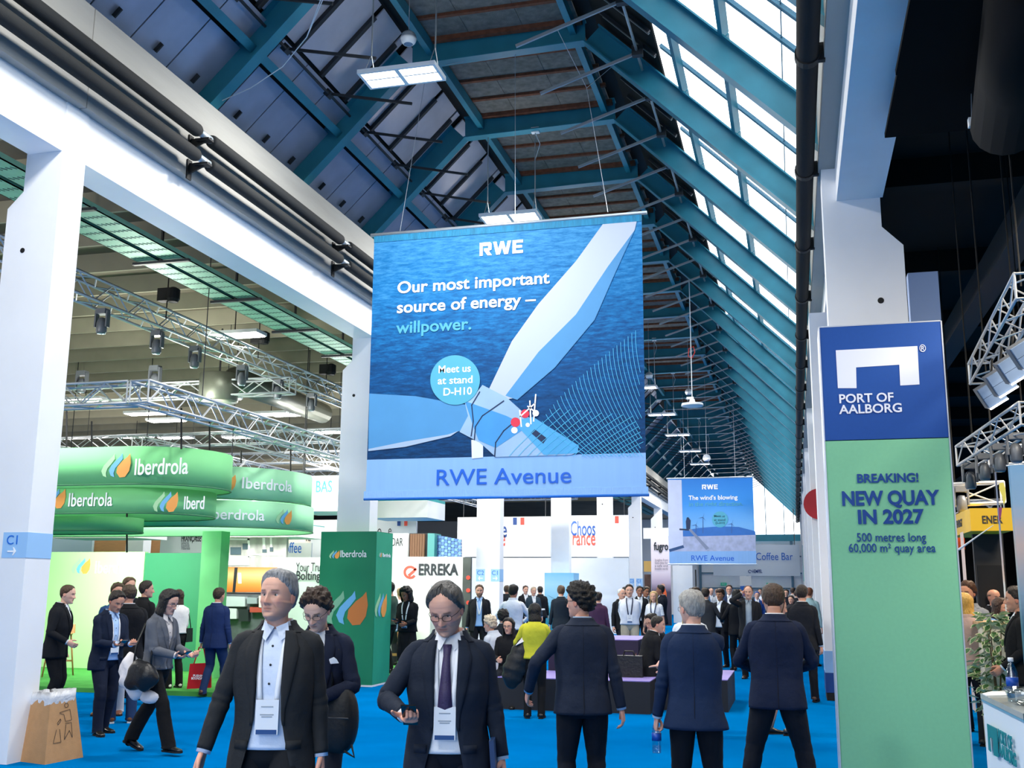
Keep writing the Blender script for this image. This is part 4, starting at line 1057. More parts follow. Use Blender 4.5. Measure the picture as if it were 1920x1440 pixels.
for xx in (1350, 1490): q = at(xx, 1022, 79); MB().tube([(q.x, 79.05, q.z), (q.x, 79.05, 9.9 if xx < 1400 else 7.4)], .03, 5).obj('hanger', m_darkbar, cb)
t = board('rollup_poster', 'pale roll-up poster with blue foot before the far gates', 'poster', 1387, 1080, 1410, 1125, 76, m_wall_w, .1, True)
pshape(t, 'blue_foot', [(1388, 1099), (1409, 1098), (1409, 1118), (1388, 1118)], 76, m_sky)
t = board('led_screen', 'narrow teal glowing screen beside the far columns', 'screen', 1504, 1022, 1519, 1090, 66, ramp_mat('led_print', 'Z', [(0, '#0b6f6a'), (.5, '#17a39a'), (1, '#0c5f6a')], .4, .3, 0, 1.2, (3, 3, 3), .6), .2)
# low white column sign on the right row
t = thing('column_sign', 'white column box with pale blue and navy foot bands beyond the green tower', 'pillar box')
MB().box(.40, 1.2, 17.7, 18.5, .75, 6.2).obj('box', m_white, t); MB().box(.39, 1.21, 17.69, 18.51, .42, .75).obj('pale_band', mat('band_blue2', '#8fb8e6', .5), t)
MB().box(.39, 1.21, 17.69, 18.51, .12, .42).obj('navy_band', m_navy, t); MB().box(.40, 1.2, 17.7, 18.5, 0, .12).obj('plinth', m_black, t)
t = tag(MB().tube([(.72, 29.9, at(1522, 945, 29.9).z), (.72, 29.94, at(1522, 945, 29.9).z)], .42, 28).obj('round_sign', mat('sign_red', '#b8202c', .5)), 'red round sign peeking from behind the green tower', 'sign')

# ---- cardboard waste bin
A, B_, C_ = gnd(14, 1425), gnd(84, 1434), gnd(156, 1420)
D = A + C_ - B_; ctr = (A+C_)/2; HB = .60
top = [ctr + (p-ctr)*.66 + V3((0, 0, HB)) for p in (A, B_, C_, D)]
bn = thing('waste_bin', 'tapered brown cardboard waste bin with a litter symbol beside the first column', 'bin')
m_card = mat('cardboard', '#b3895f', .85, var=.08, vscale=14, bump=.15, bscale=120)
base = [A, B_, C_, D]
for i in range(4):
    j = (i+1) % 4; n = ((base[j]-base[i]).cross(top[i]-base[i])).normalized()
    MB().prism([base[i], base[j], top[j], top[i]], -n*.008).obj('side', m_card, bn)
lip = [ctr + (p-ctr)*.69 + V3((0, 0, HB-.075)) for p in base]; lip = [V3((p.x, p.y, HB-.075)) for p in lip]
hi = [V3((p.x, p.y, HB+.03)) for p in [ctr + (q-ctr)*.67 for q in top]]
hi = [ctr + (q-ctr)*.67 for q in base]; hi = [V3((q.x, q.y, HB+.045+.012*((i*7) % 3))) for i, q in enumerate(hi)]
def ringpts(q, n=10, j=.0):
    out = []
    for i in range(4):
        for k in range(n):
            p = q[i].lerp(q[(i+1) % 4], k/n); out.append(p + V3((rnd.uniform(-j, j), rnd.uniform(-j, j), rnd.uniform(-j, j))))
    return out
inn = [ctr + (q-ctr)*.60 for q in base]; inn = [V3((q.x, q.y, HB-.25)) for q in inn]
MB().loft([ringpts(lip, 10, .004), ringpts([ctr*0 + (a_+c_)/2 for a_, c_ in zip(lip, hi)], 10, .005), ringpts(hi, 10, .004), ringpts(inn, 10, .004)], cap=False).obj('bin_liner', mat('liner_film', '#c9ccd2', .3, bump=.4, bscale=40), bn, True)
fu = (C_-B_); fv = (top[1]+top[2])/2 - (B_+C_)/2
nb = fu.cross(fv).normalized()
if nb.dot(CAM - B_) < 0: nb = -nb
def ic(u, v): p0 = B_.lerp(C_, u); p1 = top[1].lerp(top[2], u); return p0.lerp(p1, v) + nb*.004
sym = MB()
def stroke(pts, w=.0035):
    for a_, c_ in zip(pts[:-1], pts[1:]):
        sym.bar(ic(*a_), ic(*c_), w, .002, nb)
stroke([(.60+.07*math.cos(i*math.pi/6), .86+.035*math.sin(i*math.pi/6)) for i in range(13)])
stroke([(.36, .76), (.72, .79), (.76, .62), (.55, .61), (.50, .72), (.36, .745), (.36, .76)])
stroke([(.54, .58), (.74, .58), (.74, .34), (.66, .46), (.50, .33), (.56, .56)])
stroke([(.26, .50), (.18, .30), (.40, .30), (.36, .50)]); stroke([(.28, .60), (.38, .66), (.40, .63), (.30, .57), (.28, .60)])
sym.obj('litter_symbol', m_ink, bn)

# ---- seating island of black boxes with lilac tops
m_bbox = mat('bench_black', '#17181f', .6); m_lil = mat('bench_lilac', '#8a7cc0', .6); m_pur = mat('bench_plum', '#2c2440', .6)
def bench(label, x0, x1, y0, y1, z, side=None):
    t = thing('seat_block', label, 'bench', group='black seating island')
    MB().box(x0, x1, y0, y1, 0, z-.012).obj('box', side or m_bbox, t); MB().box(x0, x1, y0, y1, z-.012, z).obj('top', m_lil, t)
bench('long low black seating block with lilac top', -4.35, -1.99, 15.0, 16.4, .44)
bench('tall plum seating block behind the man with dark curly hair', -3.75, -2.35, 16.45, 17.9, .92, m_pur)
bench('second low black seating block under the two seated men', -1.98, -.98, 15.6, 17.4, .44)
# ---- bar stools
m_oak = mat('oak', '#b07f4e', .5, var=.15, vscale=6, stretch=(1, 1, .2)); m_seat = mat('seat_slate', '#5f7f9a', .5); m_seatw = mat('seat_white', '#e8e8e4', .5)
def stool(p, label, seat, rz=0.):
    t = thing('bar_stool', label, 'stool', p, rz, 'bar stools')
    prof_ = MB(); prof_.lathe([(.001, .72), (.17, .72), (.20, .735), (.20, .75), (.16, .765), (.001, .76)], n=18).obj('seat', seat, t, True)
    MB().prism([(-.19, .14, .75), (.19, .14, .75), (.17, .19, .90), (-.17, .19, .90)], (0, .02, 0)).obj('backrest', seat, t)
    for sx in (-1, 1):
        for sy in (-1, 1): MB().tube([(sx*.13, sy*.13, .72), (sx*.20, sy*.20, 0)], [.018, .014], 8).obj('leg', m_oak, t, True)
    MB().bar((-.18, -.18, .26), (.18, -.18, .26), .02, .03).bar((-.18, .18, .26), (.18, .18, .26), .02, .03).obj('footrest', m_oak, t)
stool(tuple(gnd(733, 1252, .06)), 'oak bar stool with slate blue seat beside the green pillar', m_seat, .3)
stool(tuple(gnd(757, 1240, .06)), 'oak bar stool with white seat before the ERREKA wall', m_seatw, 1.2)
stool(tuple(gnd(108, 1268, .07)), 'oak bar stool in the green stand behind the man in dark suit', m_oak, .3)
t = thing('bar_table', 'narrow white bar table on a dark trunk behind the bar stools', 'table', tuple(gnd(748, 1236, .06)))
MB().box(-.6, .5, -.25, .25, 1.02, 1.05).obj('table_top', m_wall_w, t); MB().box(-.12, .12, -.12, .12, 0, 1.02).obj('trunk', mat('bark', '#5a4632', .8, var=.3), t)
t = thing('bar_table', 'white high table among the pavilion visitors', 'table', tuple(at(994, 1196, 30))[:2] + (0,))
MB().box(-.35, .35, -.35, .35, 1.05, 1.09).obj('table_top', m_wall_w, t); MB().box(-.05, .05, -.05, .05, 0, 1.05).obj('stem', m_wall_w, t)
t = thing('carton', 'brown cardboard carton on the floor near the right columns', 'box', tuple(gnd(1512, 1246)))
MB().box(-.28, .18, -.2, .25, 0, .42).obj('box', m_card, t)
# unseen spots added to brighten the booths, no fittings drawn
for (x, y, z, ax, ay, az, s, pw) in ((-11.5, 14.0, 4.3, -11.5, 16.5, 3.2, 3.0, 40), (-12.2, 16.6, 2.5, -12.6, 18.6, 1.4, 2.4, 150), (-9.2, 21.5, 3.9, -8.8, 23.6, 1.6, 2.0, 160), (-9, 36.5, 4.6, -9, 40, 1.6, 4.0, 160), (-10, 31, 4.6, -10, 34, 3.2, 3.0, 70), (-12, 20.5, 3.6, -11.5, 23, 1.6, 2.2, 150)):
    area_light('unseen_booth_spot', (x, y, z), (ax, ay, az), s, .5, pw, (1, 1, .97))
# ================================================================== the dark side hall and the port stand
tw = thing('info_tower', 'tall green and blue info tower with white bridge mark reading PORT OF AALBORG', 'sign')
TX0, TX1, TY, TZ, TM = .335, 1.455, 10.6, 4.24, 3.115
m_tgreen = mat('tower_green', '#7cc39b', .6, var=.03, vscale=30, bump=.03, bscale=300); m_tblue = mat('tower_blue', '#04479a', .6, var=.04, vscale=30)
MB().box(TX0, TX1, TY, TY+.5, TM, TZ).obj('blue_panel', m_tblue, tw); MB().box(TX0, TX1, TY, TY+.5, .02, TM-.008).obj('green_panel', m_tgreen, tw)
for x in (TX0-.012, TX1): MB().box(x, x+.012, TY-.008, TY+.5, 0, TZ+.005).obj('edge_profile', mat('edge_alu', '#c3cbd8', .35, metal=.5), tw)
MB().box(TX0, TX1, TY-.004, TY+.5, TZ, TZ+.012).obj('edge_profile', MATS['edge_alu'], tw)
TMx = plane_matrix((0, TY-.001, 0), (1, 0, 0))
m_tw = mat('tower_white', '#dfe6f6', .5); m_tn = mat('tower_navy', '#053f8e', .5)
def tp(px): return [(lambda q: (q.x, q.z))(at(x, y, TY)) for x, y in px]
flat(tp([(1567, 657), (1720, 649), (1724, 721), (1688, 723), (1686, 684), (1605, 689), (1606, 728), (1571, 728)][::-1]), TMx, m_tw, tw, 'bridge_mark', .004)
def ttx(body, px, py, w, size, m, bold): ptxt(tw, body, px, py, w, TY, size, m, bold, .005)
ttx('PORT OF', 1573, 747, 102, .122, m_tw, .02); ttx('AALBORG', 1574, 767, 118, .122, m_tw, .02)
ttx('®', 1724, 654, 12, .10, m_tw, .003)
ttx('BREAKING!', 1607, 897, 115, .115, m_tn, .028); ttx('NEW QUAY', 1577, 935, 183, .185, m_tn, .036); ttx('IN 2027', 1607, 970, 124, .18, m_tn, .036)
ttx('500 metres long', 1606, 1008, 130, .115, m_tn, .004); ttx('60,000 m² quay area', 1591, 1028, 163, .115, m_tn, .004)
# counter
ct = thing('reception_counter', 'white reception counter with green bridge mark reading PORT OF AALBORG', 'counter')
K0, K1, K2 = gnd(1838, 1300, 1.08), gnd(1918, 1338, 1.08), gnd(2080, 1310, 1.08)
K3 = K0 + (K2-K1)
for nm, z0, z1, gr, m in (('worktop', 1.05, 1.08, .0, mat('counter_top', '#b9c0bf', .15, var=.1, vscale=6)), ('worktop_edge', 1.035, 1.05, -.01, mat('counter_edge', '#6fa9c4', .4)), ('body', 0, 1.035, -.03, mat('counter_white', '#dde9f2', .5))):
    cc = (K0+K1+K2+K3)/4
    pts = [cc + (p-cc)*(1+gr) for p in (K0, K1, K2, K3)]
    MB().prism([(p.x, p.y, z0) for p in pts], (0, 0, z1-z0)).obj(nm, m, ct)
cdir = (K1-K0).normalized(); cdir.z = 0; cdir.normalize()
CM = plane_matrix((K0.x, K0.y, 0), cdir)
CM = Matrix.Translation(-(CM.to_3x3() @ V3((0, 0, 1)))*.0) @ CM
if (CM.to_3x3() @ V3((0, 0, 1))).y > 0: CM = plane_matrix((K1.x, K1.y, 0), -cdir)
L_ = (K1-K0).length
m_cteal = mat('counter_teal', '#0b7f86', .5)
def cpx(x, y):
    d = ray(x, y); n = CM.to_3x3() @ V3((0, 0, 1)); o_ = CM.translation
    q = CAM + d*((o_-CAM).dot(n)/d.dot(n)); l = CM.inverted() @ q; return (l.x, l.y)
flat([cpx(*q) for q in ((1853, 1357), (1871, 1366), (1874, 1420), (1866, 1416), (1864, 1386), (1858, 1382), (1860, 1410), (1856, 1406))], CM, m_cteal, ct, 'bridge_mark', .004, .004)
def ctx_(body, x0, y0, x1, y1, size):
    a_, c_ = cpx(x0, y0), cpx(x1, y1)
    lettering(body, size, CM @ Matrix.Translation(((a_[0]+c_[0])/2, (a_[1]+c_[1])/2, .006)), m_cteal, ct, bold=.02, width=abs(c_[0]-a_[0]))
ctx_('PORT OF', 1874, 1380, 1900, 1396, .10); ctx_('AALBORG', 1876, 1408, 1908, 1426, .10)
ctop = lambda x, y: gnd(x, y, 1.08)
m_pet = glass_mat('bottle_plastic', (.86, .93, .97), .22, .05)
def bottle(p, label, s=1., band='#1c4fb0', tilt=0.):
    t = thing('water_bottle', label, 'bottle', tuple(p)); t.scale = (s, s, s)
    MB().lathe([(.001, 0), (.030, .002), (.033, .02), (.031, .05), (.033, .08), (.033, .14), (.031, .165), (.018, .20), (.013, .215), (.013, .225)], n=18).obj('bottle_body', m_pet, t, True)
    MB().lathe([(.0335, .085), (.0335, .135)], n=18).obj('label_band', mat('bottle_band', band, .4), t, True)
    MB().lathe([(.001, .243), (.015, .243), (.0155, .222), (.001, .221)], n=14).obj('cap', mat('cap_white', '#e8eef4', .4), t, True)
    MB().lathe([(.001, .004), (.029, .005), (.030, .05), (.001, .051)], n=14).obj('water', glass_mat('water', (.75, .86, .92), .1, .02), t, True)
    return t
bottle(ctop(1901, 1316), 'clear water bottle with blue band on the white counter', 1.0)
t = tag(MB().prism([tuple(ctop(*q)) for q in ((1842, 1302), (1858, 1298), (1892, 1298), (1890, 1305), (1850, 1306))], (0, 0, .006)).obj('paper_sheet', m_wall_w), 'stack of white paper on the counter beside the bottle', 'paper')
p = ctop(1925, 1322)
t = thing('glass_bowl', 'glass bowl at the picture edge on the white counter', 'bowl', tuple(p))
MB().lathe([(.04, 0), (.09, .03), (.115, .09), (.11, .09), (.085, .035), (.001, .01)], n=22).obj('bowl', glass_mat('bowl_glass', (.8, .85, .88), .25, .05), t, True)
MB().box(-.05, .03, -.03, .03, .03, .07).obj('sweets', m_wall_w, t)
# potted ficus with pale edged leaves
fp = V3(tuple(fd(1856, 11.3)) + (0,))
fc = thing('ficus_plant', 'leafy ficus with pale edged leaves beside the counter', 'plant', (fp.x, fp.y, 0))
MB().lathe([(.001, 0), (.12, 0), (.15, .30), (.14, .31), (.001, .28)], n=18).obj('pot', mat('pot_white', '#d9d6cf', .5), fc, True)
for k in range(3): MB().tube([(0, 0, .28), (.03*math.cos(k*2.1), .03*math.sin(k*2.1), .7), (.08*math.cos(k*2.1), .08*math.sin(k*2.1), 1.3)], [.012, .01, .005], 6).obj('stem', mat('twig', '#6a5238', .8), fc, True)
lr = random.Random(3)
lv = lv2 = None
m_leafd, m_leafe = mat('ficus_green', '#3f6a3a', .5, var=.2, vscale=30), mat('ficus_edge', '#d9dfb8', .5)
for k in range(300):
    a_ = lr.uniform(0, 6.283); z = lr.uniform(.42, 1.46); rr = lr.uniform(.04, .27)*(1 - .5*abs((z-.9)/.55)**2)
    if lv is None:
        lv = MB().add([(0, 0, 0), (.016, .02, .004), (.018, .045, .006), (0, .075, -.004), (-.018, .045, .006), (-.016, .02, .004), (0, .035, -.002)], [(0, 1, 6), (1, 2, 6), (2, 3, 6), (3, 4, 6), (4, 5, 6), (5, 0, 6)]).obj('leaf', m_leafd, fc)
        lv2 = MB().add([(0, -.004, -.001), (.021, .02, .003), (.024, .046, .005), (0, .083, -.006), (-.024, .046, .005), (-.021, .02, .003), (0, .035, -.0035)], [(0, 1, 6), (1, 2, 6), (2, 3, 6), (3, 4, 6), (4, 5, 6), (5, 0, 6)]).obj('leaf_rim', m_leafe, lv)
        o = lv
    else:
        o = dup(lv, fc); dup(lv2, o)
    o.location = (rr*math.cos(a_), rr*math.sin(a_), z); o.rotation_euler = (lr.uniform(-1.0, .5), lr.uniform(-.7, .7), a_ - math.pi/2 + lr.uniform(-.8, .8))
    s_ = lr.uniform(1.0, 1.6); o.scale = (s_, s_, s_)
# stand behind: tall printed panels, yellow header, dark booth
t = board('print_wall', 'tall panel printed with sea and evening sky at the right picture edge', 'poster', 1893, 872, 1990, 1300, 9.5, ramp_mat('print_seasky', 'Z', [(0, '#2b4a5c'), (.42, '#3f6f86'), (.50, '#8fa9bd'), (.62, '#cdb9b4'), (.72, '#8fb2d0'), (1, '#1f86c4')], .5, .30, 0, .06, (2, 2, 14)), .08, True)
t = board('print_wall', 'dark blue panel with yellow crystal print beside the sea panel', 'poster', 1868, 884, 1900, 1300, 13.0, ramp_mat('print_dusk', 'Z', [(0, '#d5dbe0'), (.44, '#cfd6da'), (.46, '#d8c0b2'), (.6, '#6f83a8'), (.8, '#1f2f5a'), (1, '#0e1c44')], .5, .25, 0), .08, True)
pshape(t, 'printed_crystal', [(1874, 906), (1881, 905), (1885, 915), (1886, 935), (1882, 948), (1879, 930), (1873, 916)], 13.0, mat('print_yellow', '#e9df6a', .5)); pshape(t, 'printed_crystal', [(1872, 952), (1879, 951), (1877, 968), (1873, 978)], 13.0, mat('print_magenta', '#8a3a78', .5))
yb = thing('header_cube', 'yellow header box with black ENER lettering over a dark booth', 'sign')
a_, c_ = at(1818, 953, 17), at(1900, 995, 17)
MB().box(a_.x, c_.x, 17, 19.2, c_.z, a_.z).obj('box', mat('header_yellow', '#f2c21a', .5), yb)
ptxt(yb, 'ENER', 1841, 975, 38, 17, .16, m_ink, .02)
lettering('ENERGY', .16, plane_matrix((a_.x-.004, 18.1, (a_.z+c_.z)/2), (0, -1, 0)), m_ink, yb, bold=.02)
board('booth_wall', 'dark grey booth wall with black doorway under the yellow header', 'wall panel', 1823, 996, 1900, 1250, 18.0, mat('booth_dark', '#2a2b2e', .6), .1, True)
board('doorway', 'black doorway of the dark booth', 'door', 1833, 1060, 1900, 1250, 17.95, m_black, .03, True)
board('booth_wall', 'pale pink post at the corner of the dark booth', 'post', 1806, 997, 1824, 1250, 16.8, mat('post_pink', '#e6cfc4', .6), .3, True)
board('booth_wall', 'bright orange panel behind the pale post', 'wall panel', 1785, 972, 1810, 1030, 19.5, mat('panel_orange', '#e0561c', .6), .1)
board('booth_wall', 'warm lit white booth wall behind the pale post', 'wall panel', 1780, 1030, 1812, 1250, 19.6, m_wall_w, .1, True)
t = thing('bar_counter', 'cream counter behind the ficus', 'counter')
a_, c_ = at(1840, 1166, 12.8), at(1910, 1215, 12.8)
MB().box(a_.x, c_.x, 12.8, 13.5, 0, a_.z-.03).obj('front', mat('counter_cream', '#e4dccb', .5), t); MB().box(a_.x-.04, c_.x, 12.75, 13.5, a_.z-.03, a_.z).obj('worktop', mat('counter_wood', '#c9a276', .5), t)
stool(tuple(gnd(1878, 1345))[:2] + (0,), 'bar stool with wooden legs behind the white counter', m_seatw, .5)
# trusses and fittings under the black ceiling
truss('bright aluminium truss slanting up at the right picture edge', at(1838, 700, 11.5), at(1930, 535, 9.0), .21, .21, .26, .015, group='trusses of the dark hall')
truss('aluminium truss with hanging spotlights below the slanting one', at(1812, 855, 12.5), at(1935, 775, 10.5), .21, .21, .26, .015, group='trusses of the dark hall')
truss('level aluminium truss meeting the spotlight truss at the picture edge', at(1850, 858, 13.6), at(1945, 850, 13.6), .21, .21, .26, .015, group='trusses of the dark hall')
truss('level aluminium truss just above the yellow header', at(1780, 928, 19), at(1880, 924, 19), .34, .34, .42, .024, group='trusses of the dark hall')
truss('level aluminium truss behind the yellow header', at(1780, 955, 22), at(1880, 952, 22), .3, .3, .42, .022, group='trusses of the dark hall')
m_pan = mat('reflector_panel', '#8fa9cc', .25, metal=.4)
for i, (x, y) in enumerate(((1860, 738), (1878, 715), (1900, 690), (1925, 662))):
    q = at(x, y, 10.6-.35*i)
    t = thing('stage_light', 'blue grey stage light panel on the slanting truss, %s' % ['lowest', 'second lowest', 'third lowest', 'at the picture edge'][i], 'stage light', tuple(q), group='panel lights'); t.scale = (.78, .78, .78)
    r_ = Matrix.Rotation(-.55, 4, 'Y') @ Matrix.Rotation(.3, 4, 'X')
    for k in range(2):
        o = MB().box(-.12, .12, -.02, .02, -.13+.13*k, -.005+.13*k).obj('reflector', m_pan, t); o.matrix_local = r_
    o = MB().box(-.13, .13, .02, .14, -.14, .13).obj('housing', m_lightbody, t); o.matrix_local = r_
    o = MB().box(-.12, .12, -.03, .0, -.155, -.14).obj('bright_edge', m_lampdiff, t); o.matrix_local = r_
    MB().tube([(0, .08, .1), (.05, .1, .45)], .015, 6).obj('clamp', m_black, t)
for i, (x, y, Y) in enumerate(((1817, 868, 12.4), (1843, 850, 12.0), (1871, 832, 11.5), (1902, 812, 11.0))):
    stage_light(at(x, y, Y), 'dark spotlight under the lower slanting truss, %s from the tower' % ['first', 'second', 'third', 'fourth'][i], .62)
stage_light(at(1801, 912, 18.5), 'dark spotlight on the level truss above the orange panel', .9)
t = thing('acoustic_baffle', 'large black panel hanging under the black ceiling', 'panel', tuple(at(1770, 190, 9.5)))
MB().box(-.45, .55, -.7, .7, 0, .05).obj('sheet', mat('panel_black', '#0b0b0c', .9, spec=.1), t)
t = thing('acoustic_baffle', 'second black panel hanging behind the first under the ceiling', 'panel', tuple(at(1810, 60, 8.0)))
MB().box(-.45, .5, -.6, .6, 0, .05).obj('sheet', MATS['panel_black'], t)
t = tag(MB().tube([at(1885, 235, 9.3), at(1935, -60, 7.0)], .28, 18).obj('air_duct', mat('duct_black', '#0c0c0d', .8, spec=.15), None, True), 'black round air duct under the black ceiling', 'duct')
for i, (x, y) in enumerate(((1822, 228), (1874, 230))):
    t = thing('ceiling_sensor', 'tiny white box hanging in the dark, %s' % ('left of the wire clip' if i == 0 else 'at the wire clip'), 'sensor', tuple(at(x, y, 9.4)))
    MB().box(-.03, .03, -.03, .03, -.05, .03).obj('case', m_wall_w, t)
    MB().tube([(0, 0, .03), (.03, 0, .5)], .004, 4).obj('wire', m_wire, t)
t = tag(MB().tube([at(1705, 75, 9.5), at(1935, 245, 9.5)], .006, 4).tube([at(1705, 90, 9.5), at(1935, 252, 9.5)], .006, 4).obj('steel_wire', m_wire), 'pair of thin wires crossing the dark ceiling', 'wire')
t = tag(MB().tube([at(1798, 1030, 14), at(1862, 985, 13)], [.014, .004], 8).obj('turbine_blade_model', m_wall_w, None, True), 'slim white model blade leaning out behind the green tower', 'model')
board('beam_cladding', 'pale blue lit beam end behind the right column', 'panel', 1702, 512, 1765, 600, 14.0, mat('pale_steel', '#9db4dc', .5), .2)
for (x, y, z, pw) in ((3.5, 13, 4.4, 170), (4, 18, 4.5, 200), (2.8, 9, 4.8, 150)):  # unseen warm lights, added to brighten people and beams at the dark hall
    area_light('warm_fill', (x, y, z), (x*.8, y+1.0, 0), .8, .8, pw, (1, .86, .68))
# ================================================================== people
def skin_mat():
    m = bpy.data.materials.new('skin'); m.use_nodes = True
    nt = m.node_tree; b = nt.nodes['Principled BSDF']
    at_ = nt.nodes.new('ShaderNodeAttribute'); at_.attribute_name = 'tone'
    nt.links.new(at_.outputs['Color'], b.inputs['Base Color'])
    b.inputs['Roughness'].default_value = .52; b.inputs['Specular IOR Level'].default_value = .35
    b.inputs['Subsurface Weight'].default_value = .06; b.inputs['Subsurface Radius'].default_value = (.012, .004, .002)
    tc = nt.nodes.new('ShaderNodeTexCoord'); n = nt.nodes.new('ShaderNodeTexNoise'); n.inputs['Scale'].default_value = 260
    bp_ = nt.nodes.new('ShaderNodeBump'); bp_.inputs['Strength'].default_value = .12; bp_.inputs['Distance'].default_value = .002
    nt.links.new(tc.outputs['Object'], n.inputs['Vector']); nt.links.new(n.outputs['Fac'], bp_.inputs['Height']); nt.links.new(bp_.outputs[0], b.inputs['Normal'])
    return m
M_SKIN = skin_mat()
def cloth_mat(hexc, rough=.85, bump=.7):
    return mat('cloth_'+hexc.strip('#'), hexc, rough, var=.10, vscale=5, bump=bump, bscale=9, spec=.2)
def hair_mat(hexc): return mat('hair_'+hexc.strip('#'), hexc, .5, var=.35, vscale=60, bump=.7, bscale=90, stretch=(1, 1, .35))
def G(x, c, s): return np.exp(-((x-c)/s)**2)
def sstep(x): x = np.clip(x, 0, 1); return x*x*(3-2*x)
def rings_cr(keys, n):
    """Catmull-Rom through key rows -> n dense rows"""
    K = np.asarray(keys, float); m = len(K); out = []
    for i in range(n):
        t = i*(m-1)/(n-1); k = min(int(t), m-2); u = t-k
        p0, p1, p2, p3 = K[max(k-1, 0)], K[k], K[k+1], K[min(k+2, m-1)]
        out.append(.5*((2*p1) + (-p0+p2)*u + (2*p0-5*p1+4*p2-p3)*u*u + (-p0+3*p1-3*p2+p3)*u**3))
    return np.array(out)

# ---- head: one grid, shaped by profile tables and features
HZ = np.array([-.122, -.119, -.112, -.100, -.085, -.068, -.05, -.03, -.01, .01, .03, .055, .078, .098, .111, .118])
HW = np.array([0, .018, .032, .045, .054, .061, .067, .072, .0745, .076, .0765, .075, .068, .053, .033, 0])
HF = np.array([.050, .066, .077, .084, .084, .085, .086, .087, .086, .090, .091, .087, .076, .057, .034, 0])
HB = np.array([-.01, .00, .008, .02, .035, .052, .070, .084, .093, .099, .101, .099, .089, .069, .043, 0])
def head_grid(nu, nv, seed=0, jaw=1., wide=1.):
    rr = np.random.RandomState(seed)
    t = np.linspace(0, 2*np.pi, nu, endpoint=False); phi = t - .42*np.sin(t)
    th = np.linspace(.0, np.pi, nv); zz = -.002 + .120*np.cos(th)
    P, Z = np.meshgrid(phi, zz)
    w, f, b = np.interp(Z, HZ, HW), np.interp(Z, HZ, HF), np.interp(Z, HZ, HB)
    w = w*np.where(Z < -.03, jaw, 1.)*wide
    c, s = np.cos(P), np.sin(P)
    e = 2/2.25
    X = w*np.sign(s)*np.abs(s)**e
    Y = np.where(c >= 0, f*np.abs(c)**e, -b*np.abs(c)**e)
    front = sstep((c-.05)/.5)
    ax = np.abs(X)
    d = (.0045*G(ax, .030, .020)*G(Z, .020, .008) - .0135*G(ax, .031, .0145)*G(Z, .001, .0100)
         + .0035*G(ax, .031, .013)*G(Z, .0085, .0035) + .0025*G(ax, .031, .012)*G(Z, -.0085, .0045)
         + (.009 + .019*sstep((.012-Z)/.045))*G(X, 0, .0070 + .0055*sstep((.0-Z)/.035))*sstep((.022-Z)/.016)*sstep((Z+.050)/.009)
         + .0085*G(ax, .0135, .0065)*G(Z, -.041, .007)
         + .0060*G(X, 0, .021)*G(Z, -.0615, .0045) + .0065*G(X, 0, .018)*G(Z, -.0715, .005) - .0055*G(X, 0, .024)*G(Z, -.0662, .0022)
         - .0035*G(X, 0, .022)*G(Z, -.083, .006) + .0075*G(X, 0, .020)*G(Z, -.103, .011)
         + .0055*G(ax, .052, .014)*G(Z, -.020, .014) - .005*G(ax, .050, .014)*G(Z, -.055, .018)
         - .0045*G(ax - (-.035-Z)*.5, .024, .0045)*G(Z, -.052, .013) - .0025*G(ax, .030, .012)*G(Z, -.0155, .003) - .0022*G(X, 0, .03)*(G(Z, .045, .0025) + G(Z, .056, .0025)) + .003*G(ax, .058, .010)*G(Z, -.088, .014))
    Y = Y + d*front
    X = X*(1 + .02*G(Z, .03, .05)*(1-front))
    return X, Y, Z, P
